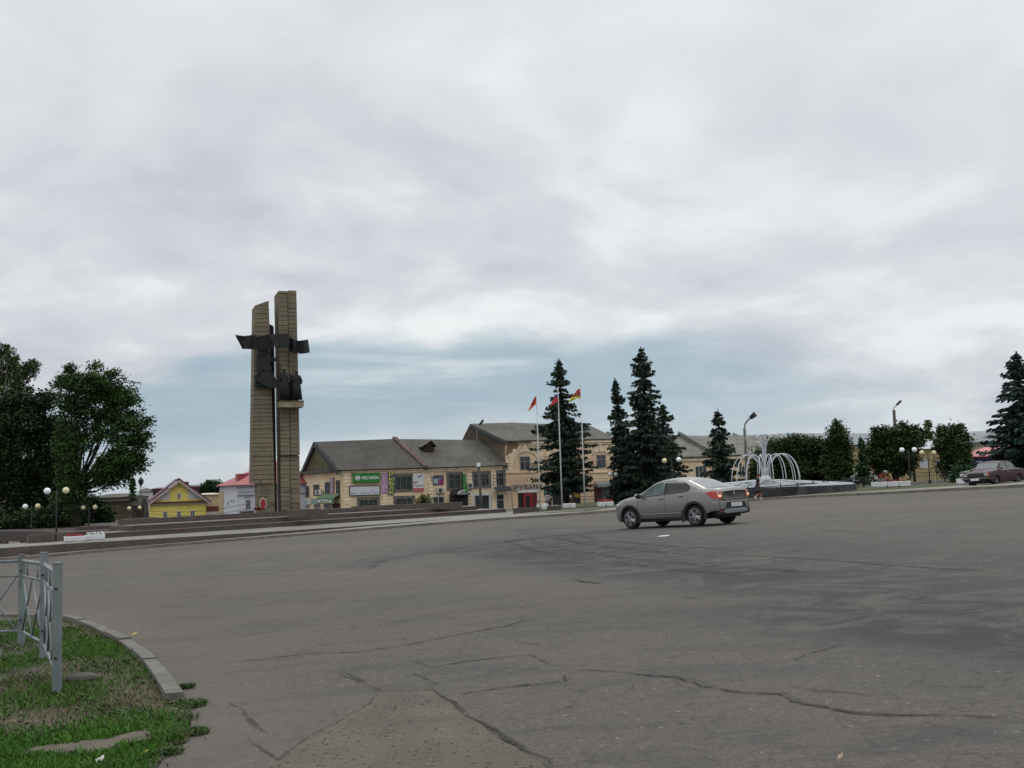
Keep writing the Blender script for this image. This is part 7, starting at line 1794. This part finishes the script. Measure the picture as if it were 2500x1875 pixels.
    for k, ch in enumerate((0, 1, 2, 3, 4, 5, 6, 7)):
        y = .21 - .055 * k; mb.box((xr - .036, y, .60 + (.012 if k > 5 else 0)), (.004, .022, .055 if k < 6 else .035))
    mb.build('plate_characters', mat('plate_grey', (.22, .22, .23), rough=.7), pl)
    mb = MB(); mb.prism([(-2.21, -.52, .345), (-2.21, .52, .345), (-2.235, .60, .40), (-2.235, .46, .485), (-2.235, -.46, .485), (-2.235, -.60, .40)], (.14, 0, 0)); mb.build('rear_skid_plate', mat('skid_grey', (.24, .26, .28), rough=.45, metal=.3), t_, bevel=.015)
    mb = MB(); mb.prism([(-1.95, -.85, .47), (-2.12, -.80, .47), (-2.215, -.60, .47), (-2.22, 0, .47), (-2.215, .60, .47), (-2.12, .80, .47), (-1.95, .85, .47)], (0, 0, .25)); mb.build('rear_bumper', paint, t_, bevel=.03)
    mb = MB(); mb.box((-2.10, 0, .40), (.16, 1.50, .17)); mb.build('rear_lower_bumper', black_pl, t_, bevel=.03)
    for sd in (1, -1): mb = MB(); mb.box((-2.185, sd * .66, .425), (.02, .14, .07)); mb.build('rear_reflector', mat('dim_red', (.10, .01, .012), rough=.3), t_)
    # front lamps
    for sd in (1, -1):
        vw = 'L' if sd == 1 else 'R'
        B.patch(cols(np.linspace(1.78, 2.10, 7), lerpf([(1.78, .80), (1.95, .72), (2.1, .66)]), lerpf([(1.78, .82), (1.9, .83), (2.1, .76)]), 4), vw, .010).build('headlight', mat('headlight_glass', (.5, .52, .48), rough=.1), t_, smooth=True)
    for x in (-1.285, 1.35):
        for sd in (1, -1): wheel(t_, x, sd * .745, wr, wr, .20, sd)
    rl = np.array([ray(1696, 1286)[0] / ray(1696, 1286)[1] * 32.75, 32.75]); hd = np.array([-math.cos(R(48)), math.sin(R(48))]); rt = np.array([hd[1], -hd[0]])
    c = rl + rt * .745 + hd * 1.285 + np.array([.10, 0]); place(t_, (c[0], c[1], float(gz(c[0], c[1]))), hd)
    return t_
silver_car()

def maroon_car():
    t_ = thing('maroon_car', 'old boxy maroon saloon with square grille at the right edge', 'car')
    paint = mat('maroon_paint', (.034, .011, .017), rough=.5, metal=.0, coat=.08, spec=.3, var=.12, vscale=1.5); wr = .30
    sp = dict(axles=(-1.2, 1.22), ar=.345, wr=wr, tuck=.06, rc=.07, tum=.28,
      top=([-2.05, -2.03, -1.98, -1.3, -1.15, -.75, -.5, .1, .38, .5, .90, 1.0, 1.9, 2.0, 2.02], [.80, .90, .93, .95, 1.0, 1.36, 1.43, 1.445, 1.43, 1.37, 1.0, .955, .88, .85, .80]),
      belt=([-2.05, -1.9, -1.0, .9, 1.9, 2.02], [.74, .84, .90, .895, .80, .74]),
      w=([-2.05, -2.0, -1.8, -1, 1, 1.8, 1.98, 2.02], [.72, .77, .80, .81, .81, .80, .76, .74]),
      bot=([-2.05, -1.8, -1.6, 1.6, 1.8, 2.02], [.42, .36, .27, .27, .34, .42]))
    B = Body(sp); mb = MB(); mb.add(B.V, B.F); body = mb.build('body', paint, t_, smooth=True)
    mb = MB(); mb.box((0, 0, .36), (3.7, 1.1, .3)); mb.build('underbody', black_pl, t_)
    wg = mat('grey_car_glass', (.10, .11, .11), rough=.1, spec=.8)
    for sd, vw in ((1, 'L'), (-1, 'R')):
        B.patch(cols(np.linspace(.78, -.02, 8), lerpf([(-1, .935), (.8, .93)]), lerpf([(-.02, 1.33), (.42, 1.33), (.78, .96)]), 5), vw, .007).build('side_window', wg, t_)
        B.patch(cols(np.linspace(-.10, -.86, 8), lerpf([(-1, .94), (.8, .935)]), lerpf([(-.86, 1.12), (-.62, 1.33), (-.1, 1.33)]), 5), vw, .007).build('side_window', wg, t_)
        B.patch([[(x, .905 + dz) for x in np.linspace(.95, -1.6, 10)] for dz in (0, .02)], vw, .012).build('chrome_strip', chrome, t_)
        g = MB()
        for x0 in (-.06, .86, -.88):
            P_ = []
            for z in np.linspace(.36, .9, 7):
                h = B.hit((x0, 3 * sd, z), (0, -sd, 0))
                if h[0]: P_.append(np.array(h[0]))
            g.tube(P_, .007, 4)
        g.build('panel_gaps', seam_m, body)
        mb = MB(); mb.ball((.80, sd * .89, .985), (.05, .08, .055), 8, 6); mb.tube([(.8, sd * .8, .94), (.8, sd * .87, .97)], .015, 4); mb.build('wing_mirror', black_pl, t_, smooth=True)
        mb = MB(); mb.box((.02, sd * .825, .80), (.16, .03, .025)); mb.build('door_handle', chrome, t_)
        mb = MB(); mb.box((2.015, sd * .60, .71), (.04, .22, .16)); hl = mb.build('headlight', mat('headlight_grey', (.32, .33, .35), rough=.12, spec=.8), t_, bevel=.01)
        mb = MB(); mb.box((2.01, sd * .755, .71), (.05, .07, .16)); mb.build('indicator', mat('orange_lens', (.35, .12, .03), rough=.2), hl)
    B.patch([[(x, y) for y in np.linspace(-.62, .62, 7)] for x in np.linspace(.88, .53, 5)], 'T', .006).build('windscreen', mat('screen_glass', (.06, .075, .08), rough=.08, spec=.9), t_, smooth=True)
    B.patch([[(x, y) for y in np.linspace(-.6, .6, 7)] for x in np.linspace(-1.12, -.80, 5)], 'T', .006).build('rear_window', wg, t_, smooth=True)
    mb = MB(); mb.box((2.02, 0, .71), (.05, .92, .17)); gr = mb.build('grille', mat('dark_grille', (.035, .037, .04), rough=.4, metal=.5), t_)
    mb = MB()
    for k in range(15): mb.box((2.05, -.42 + .06 * k, .71), (.015, .012, .15))
    mb.box((2.05, 0, .80), (.02, .96, .02)); mb.build('grille_bars', mat('grille_chrome', (.16, .16, .17), rough=.3, metal=.8), gr)
    mb = MB(); mb.box((2.09, 0, .50), (.10, 1.60, .09)); bu = mb.build('front_bumper', mat('bumper_black', (.03, .032, .035), rough=.5), t_, bevel=.015)
    mb = MB(); mb.box((2.145, 0, .535), (.02, 1.62, .03)); mb.build('chrome_strip', chrome, bu)
    mb = MB(); mb.box((2.155, 0, .46), (.015, .50, .11)); mb.build('number_plate', MATS['plate_white'], t_)
    mb = MB(); mb.box((2.0, 0, .40), (.1, 1.2, .12)); mb.build('front_valance', black_pl, t_)
    for x in (-1.2, 1.22):
        for sd in (1, -1): wheel(t_, x, sd * .68, wr, wr, .17, sd, steelw, 0)
    hd = np.array([-.793, -.61]); hd /= np.linalg.norm(hd); lf = np.array([-hd[1], hd[0]]); w0 = at(2430.5, 1172, 60)[:2]
    c = w0 - lf * .68 - hd * 1.22; place(t_, (c[0], c[1], float(gz(c[0], c[1]))), hd)
maroon_car()
def white_van():
    t_ = thing('white_van', 'white car with dark side windows seen behind the railing and thin tree', 'car'); wm = mat('white_car_paint', (.55, .56, .58), rough=.35, coat=.4); wr = .3
    sp = dict(axles=(-1.25, 1.25), ar=.34, wr=wr, tuck=.05, rc=.10, tum=.25,
      top=([-2.1, -2.05, -1.95, -1.6, 0, .6, 1.15, 1.3, 1.9, 2.05, 2.1], [.8, 1.2, 1.38, 1.42, 1.44, 1.38, 1.02, .97, .88, .8, .65]), belt=([-2.1, -1.9, 1.1, 1.9, 2.1], [.75, .92, .9, .8, .6]),
      w=([-2.1, -1.9, 0, 1.7, 2.1], [.72, .82, .84, .82, .6]), bot=([-2.1, 0, 2.1], [.3, .27, .3]))
    B = Body(sp); mb = MB(); mb.add(B.V, B.F); mb.build('body', wm, t_, smooth=True)
    mb = MB(); mb.box((0, 0, .34), (3.8, 1.1, .3)); mb.build('underbody', black_pl, t_)
    for sd, vw in ((1, 'L'), (-1, 'R')):
        for a, b in ((.85, .0), (-.1, -.95), (-1.05, -1.75)): B.patch(cols(np.linspace(a, b, 6), lambda x: .95, lerpf([(-1.75, 1.22), (-1.6, 1.31), (.4, 1.31), (.85, 1.0)]), 4), vw, .007).build('side_window', glass_dark, t_)
    for x in (-1.25, 1.25):
        for sd in (1, -1): wheel(t_, x, sd * .7, wr, wr, .17, sd, steelw, 0)
    p = at(2106, 1172, 112); place(t_, (p[0], p[1], float(gz(p[0], p[1]))), (-.97, .2))
white_van()
def dark_car():
    # dark bonnet showing behind the maroon car
    t_ = thing('dark_grey_car', 'dark grey car roof and window just behind the maroon car bonnet', 'car'); wm = mat('dark_grey_paint', (.05, .06, .065), rough=.3, coat=.5); wr = .3
    sp = dict(axles=(-1.25, 1.25), ar=.34, wr=wr, tuck=.05, rc=.09, tum=.3,
      top=([-2.05, -2.0, -1.6, -.9, 0, .5, 1.05, 1.2, 1.9, 2.05], [.8, .98, 1.03, 1.38, 1.42, 1.36, 1.0, .95, .85, .7]), belt=([-2.05, 1.1, 1.9, 2.05], [.88, .9, .8, .6]),
      w=([-2.05, -1.8, 0, 1.7, 2.05], [.72, .82, .84, .82, .6]), bot=([-2.05, 0, 2.05], [.3, .27, .3]))
    B = Body(sp); mb = MB(); mb.add(B.V, B.F); mb.build('body', wm, t_, smooth=True)
    for sd, vw in ((1, 'L'), (-1, 'R')): B.patch(cols(np.linspace(.75, -1.1, 10), lambda x: .95, lerpf([(-1.1, 1.1), (-.8, 1.27), (.35, 1.29), (.75, 1.0)]), 4), vw, .007).build('side_window', glass_dark, t_)
    for x in (-1.25, 1.25):
        for sd in (1, -1): wheel(t_, x, sd * .7, wr, wr, .17, sd, steelw, 0)
    p = at(2412, 1172, 84); place(t_, (p[0], p[1], float(gz(p[0], p[1]))), (-.95, .3))
dark_car()

# ================================================================ PEOPLE
skin_m = mat('skin', (.42, .22, .14), rough=.6, spec=.3); tan_m = mat('tanned_skin', (.25, .12, .075), rough=.6, spec=.3)
def person(label, J, skinm, clothes, hairm, hair=(1, 1.0), cap=None, face=(1, 0, 0), s=1.0, extra=None, group=None):
    """J: dictionary of joints (world); one continuous body, clothing as separate shells"""
    base = np.array([J['pelvis'][0], J['pelvis'][1], min(J[k][2] for k in J)])
    t_ = thing('person', label, 'person', base, group)
    Rd = dict(pelvis=(.135, .11), waist=(.12, .095), chest=(.15, .105), neck=.052, head=(.082, .09), crown=(.07, .075), shl=.062, ell=.044, wrl=.030, hal=(.038, .022), shr=.062, elr=.044, wrr=.030, har=(.038, .022), hil=.095, knl=.060, anl=.040, tol=.038, hir=.095, knr=.060, anr=.040, tor=.038)
    E = [('pelvis', 'waist'), ('waist', 'chest'), ('chest', 'neck'), ('neck', 'head'), ('head', 'crown'), ('chest', 'shl'), ('shl', 'ell'), ('ell', 'wrl'), ('wrl', 'hal'), ('chest', 'shr'), ('shr', 'elr'), ('elr', 'wrr'), ('wrr', 'har'),
         ('pelvis', 'hil'), ('hil', 'knl'), ('knl', 'anl'), ('anl', 'tol'), ('pelvis', 'hir'), ('hir', 'knr'), ('knr', 'anr'), ('anr', 'tor')]
    sc = lambda v, f=1.0: tuple(x * s * f for x in v) if hasattr(v, '__len__') else v * s * f
    body = skin_figure('body', {k: J[k] for k in Rd}, E, {k: sc(v) for k, v in Rd.items()}, skinm, t_)
    for nm, edges, f, mm in clothes:
        ks = [];
        for e in edges:
            for q in e:
                if q not in ks: ks.append(q)
        JJ = dict(J); rad = {k: sc(Rd.get(k, .07), f if not isinstance(f, dict) else f.get(k, 1.15)) for k in ks}
        skin_figure(nm, {k: JJ[k] for k in ks}, edges, rad, mm, t_, root=ks[0])
    hd = (J['head'] + J['crown']) / 2; f_ = np.array(face, float); f_ /= np.linalg.norm(f_); sd = np.array([-f_[1], f_[0], 0])
    if hairm is not None:
        mb = MB(); mb.ball(hd - f_ * .028 * s + np.array([0, 0, .02 * s]), (.098 * s, .098 * s, .105 * s), 12, 8)
        if hair[0] > 1: mb.ball(hd - f_ * .11 * s - np.array([0, 0, .05 * s]), (.05 * s, .05 * s, .09 * s), 8, 6)
        mb.build('hair', hairm, t_, smooth=True)
    if cap is not None:
        mb = MB(); mb.ball(hd + np.array([0, 0, .06 * s]), (.105 * s, .105 * s, .07 * s), 12, 8); mb.prism([hd + f_ * .09 * s + sd * .07 * s + np.array([0, 0, .05 * s]), hd + f_ * .19 * s + sd * .05 * s + np.array([0, 0, .03 * s]), hd + f_ * .19 * s - sd * .05 * s + np.array([0, 0, .03 * s]), hd + f_ * .09 * s - sd * .07 * s + np.array([0, 0, .05 * s])], (0, 0, .012)); mb.build('cap', cap, t_, smooth=True)
    mb = MB(); fc_ = hd + f_ * .085 * s - np.array([0, 0, .02 * s]); mb.ball(fc_, (.016 * s, .014 * s, .024 * s), 6, 4); mb.build('nose', skinm, body, smooth=True)
    mb = MB()
    for q in (-1, 1): mb.ball(hd + f_ * .078 * s + sd * q * .032 * s + np.array([0, 0, .008 * s]), .011 * s, 6, 4)
    mb.build('eyes', iron_m, body)
    for hnd, wr_ in (('hal', 'wrl'), ('har', 'wrr')):
        d = J[hnd] - J[wr_]; d = d / (np.linalg.norm(d) + 1e-9); up2 = np.array([0, 0, 1.0]); lat = np.cross(d, up2); lat /= np.linalg.norm(lat) + 1e-9; mb = MB()
        for q in range(4):
            b = J[hnd] + lat * (q - 1.5) * .017 * s + d * .02 * s; l = (.06, .07, .068, .055)[q] * s
            mb.tube([b, b + d * l * .55 - up2 * .008 * s, b + d * l * .85 - up2 * .03 * s], [.0085 * s, .008 * s, .006 * s], 5)
        b = J[hnd] - d * .02 * s + lat * .03 * s; mb.tube([b, b + d * .03 * s + lat * .02 * s, b + d * .055 * s + lat * .022 * s - up2 * .01 * s], [.011 * s, .009 * s, .007 * s], 5)
        mb.build('fingers', skinm, body, smooth=True)
    if extra: extra(t_, J)
    return t_
def W_(px, py, Y): return at(px, py, Y)
blk = mat('black_cloth', (.014, .013, .015), rough=.95); gry = mat('charcoal_cloth', (.03, .031, .032), rough=.95); shoe = mat('white_shoes', (.6, .58, .52), rough=.7)
Yw = 64.6
J = dict(pelvis=W_(1850.2, 1189, Yw), waist=W_(1850.3, 1182.5, Yw), chest=W_(1849.8, 1173.5, Yw), neck=W_(1851.2, 1166.8, Yw), head=W_(1852.6, 1162.6, Yw), crown=W_(1852.8, 1159.4, Yw),
    shl=W_(1849.6, 1171, Yw + .17), ell=W_(1851.5, 1180.5, Yw + .2), wrl=W_(1858.0, 1180.5, Yw + .12), hal=W_(1861.0, 1179.5, Yw + .1), shr=W_(1849.4, 1171, Yw - .17), elr=W_(1851.2, 1181, Yw - .22), wrr=W_(1858.0, 1181.5, Yw - .12), har=W_(1861.2, 1180.6, Yw - .1),
    hil=W_(1850.5, 1192, Yw + .09), knl=W_(1857.2, 1204.8, Yw + .08), anl=W_(1856.6, 1217.4, Yw + .08), tol=W_(1860.0, 1219.6, Yw + .08), hir=W_(1850.2, 1192, Yw - .09), knr=W_(1853.0, 1205.6, Yw - .08), anr=W_(1844.2, 1213.5, Yw - .08), tor=W_(1845.2, 1218.4, Yw - .08))
gw = base_at(1852, Yw)[2] + .14; dz = gw - J['tol'][2] + .03
J = {k: v + np.array([0, 0, dz]) for k, v in J.items()}
def shoes(t_, J):
    for a, b in (('anl', 'tol'), ('anr', 'tor')):
        mb = MB(); d = J[b] - J[a]; mb.tube([J[a] - np.array([0, 0, .015]) - d * .15, (J[a] + J[b]) / 2, J[b] + d * .25], [.045, .05, .035], 8); mb.build('shoe', shoe, t_, smooth=True)
person('woman in black top and dark skirt walking right past the fountain railing', J, skin_m, [
    ('top', [('chest', 'waist'), ('waist', 'pelvis'), ('chest', 'shl'), ('chest', 'shr'), ('shl', 'ell'), ('shr', 'elr'), ('chest', 'neck')], dict(chest=1.12, waist=1.22, pelvis=1.1, shl=1.2, shr=1.2, ell=1.15, elr=1.15, neck=1.02), blk),
    ('skirt', [('pelvis', 'waist'), ('pelvis', 'hil'), ('pelvis', 'hir'), ('hil', 'knl'), ('hir', 'knr')], dict(waist=1.28, pelvis=1.35, hil=1.5, hir=1.5, knl=.0, knr=.0), gry)] if False else [
    ('top', [('chest', 'waist'), ('waist', 'pelvis'), ('chest', 'shl'), ('chest', 'shr'), ('shl', 'ell'), ('shr', 'elr'), ('chest', 'neck')], dict(chest=1.12, waist=1.22, pelvis=1.15, shl=1.2, shr=1.2, ell=1.15, elr=1.15, neck=1.02), blk)],
    mat('auburn_hair', (.07, .04, .028), rough=.8), (2, 1), None, (1, 0, 0), 1.0, lambda t_, J: (shoes(t_, J), MB().tube([J['waist'] + np.array([0, 0, -.08]), J['pelvis'] + np.array([-.03, 0, 0]), J['pelvis'] + np.array([-.02, 0, -.17]), J['pelvis'] + np.array([.02, 0, -.36])], [.15, .185, .215, .235], 14).build('skirt', gry, t_, smooth=True)))
# two people sitting bent forward on the planter
pp = G(2176, 1190, .15); Ys = pp[1] + .25; kS = F / Ys
def S_(px, py, dy=0): return at(px, py, Ys + dy)
seat_z = pp[2] + .42 + .12
def sit(cx, lean, Lb, skinm, topm, shortm, capm, hairm, shoe_m, legs_dx, head_dx):
    zr = pp[2]; x0 = at(cx, 1180, Ys)[0]
    P = lambda dx, dy, z: np.array([x0 + dx, Ys + dy, zr + z])
    J = dict(pelvis=P(0, .12, .53), waist=P(lean * .25, .06, .68), chest=P(lean * .8, -.08, .88), neck=P(lean * 1.15, -.20, 1.0), head=P(lean * 1.15 + head_dx, -.30, 1.05), crown=P(lean * 1.15 + head_dx * 1.3, -.36, 1.12),
      shl=P(lean * .9 - .17, -.08, .93), shr=P(lean * .9 + .17, -.10, .93), ell=P(lean - .20, -.25, .70), elr=P(lean + .20, -.27, .70), wrl=P(lean + .0, -.44, .62), wrr=P(lean + .16, -.44, .62), hal=P(lean + .06, -.50, .62), har=P(lean + .12, -.50, .62),
      hil=P(-.10 + .02, .02, .51), hir=P(.10, .02, .51), knl=P(legs_dx - .08, -.40, .50), knr=P(legs_dx + .12, -.42, .50), anl=P(legs_dx - .04, -.36, .08), anr=P(legs_dx + .18, -.40, .08), tol=P(legs_dx - .02, -.50, .04), tor=P(legs_dx + .22, -.54, .04))
    E1 = [('chest', 'waist'), ('waist', 'pelvis'), ('chest', 'shl'), ('chest', 'shr'), ('shl', 'ell'), ('shr', 'elr'), ('chest', 'neck')]
    E2 = [('pelvis', 'hil'), ('pelvis', 'hir'), ('hil', 'knl'), ('hir', 'knr')]
    return person(Lb, J, skinm, [('shirt', E1, dict(chest=1.14, waist=1.2, pelvis=1.08, shl=1.2, shr=1.2, ell=1.15, elr=1.15, neck=1.0), topm), ('shorts', E2, dict(pelvis=1.15, hil=1.15, hir=1.15, knl=1.2, knr=1.2), shortm)], hairm, (1, 1), capm, (.5, -1, -.3), 1.0)
sit(2148, .22, 'person in dark red shirt bending forward, seated left on the long planter', tan_m, mat('dark_red_cloth', (.16, .018, .02), rough=.9), mat('grey_green_cloth', (.09, .11, .10), rough=.9), mat('pale_cap', (.4, .4, .38), rough=.8), None, shoe, .20, .06)
sit(2169, -.06, 'person in yellow green shirt with bare legs, seated right on the long planter', tan_m, mat('yellow_green_cloth', (.32, .30, .10), rough=.9), mat('brown_cloth', (.20, .07, .04), rough=.9), None, mat('dark_hair', (.03, .02, .015), rough=.8), shoe, .06, -.04)
def standing(px, Y, H, label, topm, legm, hairm, face, skinm=skin_m, hb=None):
    b = base_at(px, Y); s = H / 1.72; P = lambda x, y, z: b + np.array([x, y, z]) * s
    J = dict(pelvis=P(0, 0, .93), waist=P(0, 0, 1.08), chest=P(0, 0, 1.30), neck=P(0, 0, 1.47), head=P(0, -.01, 1.57), crown=P(0, 0, 1.65), shl=P(-.18, 0, 1.40), shr=P(.18, 0, 1.40), ell=P(-.22, .02, 1.12), elr=P(.22, .02, 1.12), wrl=P(-.20, -.08, .90), wrr=P(.20, -.10, .90), hal=P(-.19, -.10, .82), har=P(.19, -.12, .82),
      hil=P(-.09, 0, .86), hir=P(.09, 0, .86), knl=P(-.10, -.03, .48), knr=P(.11, -.06, .48), anl=P(-.11, .03, .08), anr=P(.13, .0, .08), tol=P(-.12, -.12, .04), tor=P(.14, -.15, .04))
    person(label, J, skinm, [('coat', [('chest', 'waist'), ('waist', 'pelvis'), ('chest', 'shl'), ('chest', 'shr'), ('shl', 'ell'), ('shr', 'elr'), ('elr', 'wrr'), ('ell', 'wrl')], 1.15, topm), ('trousers', [('pelvis', 'hil'), ('pelvis', 'hir'), ('hil', 'knl'), ('hir', 'knr'), ('knl', 'anl'), ('knr', 'anr')], 1.18, legm)], hairm, (1, 1), None, face, s)
standing(1334, 112, 1.7, 'person in pale blue grey coat walking before the tall building', mat('pale_blue_cloth', (.30, .34, .36), rough=.9), mat('grey_cloth', (.14, .15, .16), rough=.9), MATS['dark_hair'], (1, 0, 0))
standing(1341, 113, 1.45, 'smaller person in dark clothes beside the pale coated one', blk, blk, MATS['dark_hair'], (1, 0, 0))
standing(1887, 94, 1.6, 'distant person in dull pink top behind the fountain', mat('dull_pink_cloth', (.22, .09, .09), rough=.9), gry, MATS['dark_hair'], (0, -1, 0))
standing(2130, 110, 1.7, 'distant person in pale grey shirt left of the seated pair', mat('pale_grey_cloth', (.30, .29, .27), rough=.9), gry, MATS['dark_hair'], (0, -1, 0))
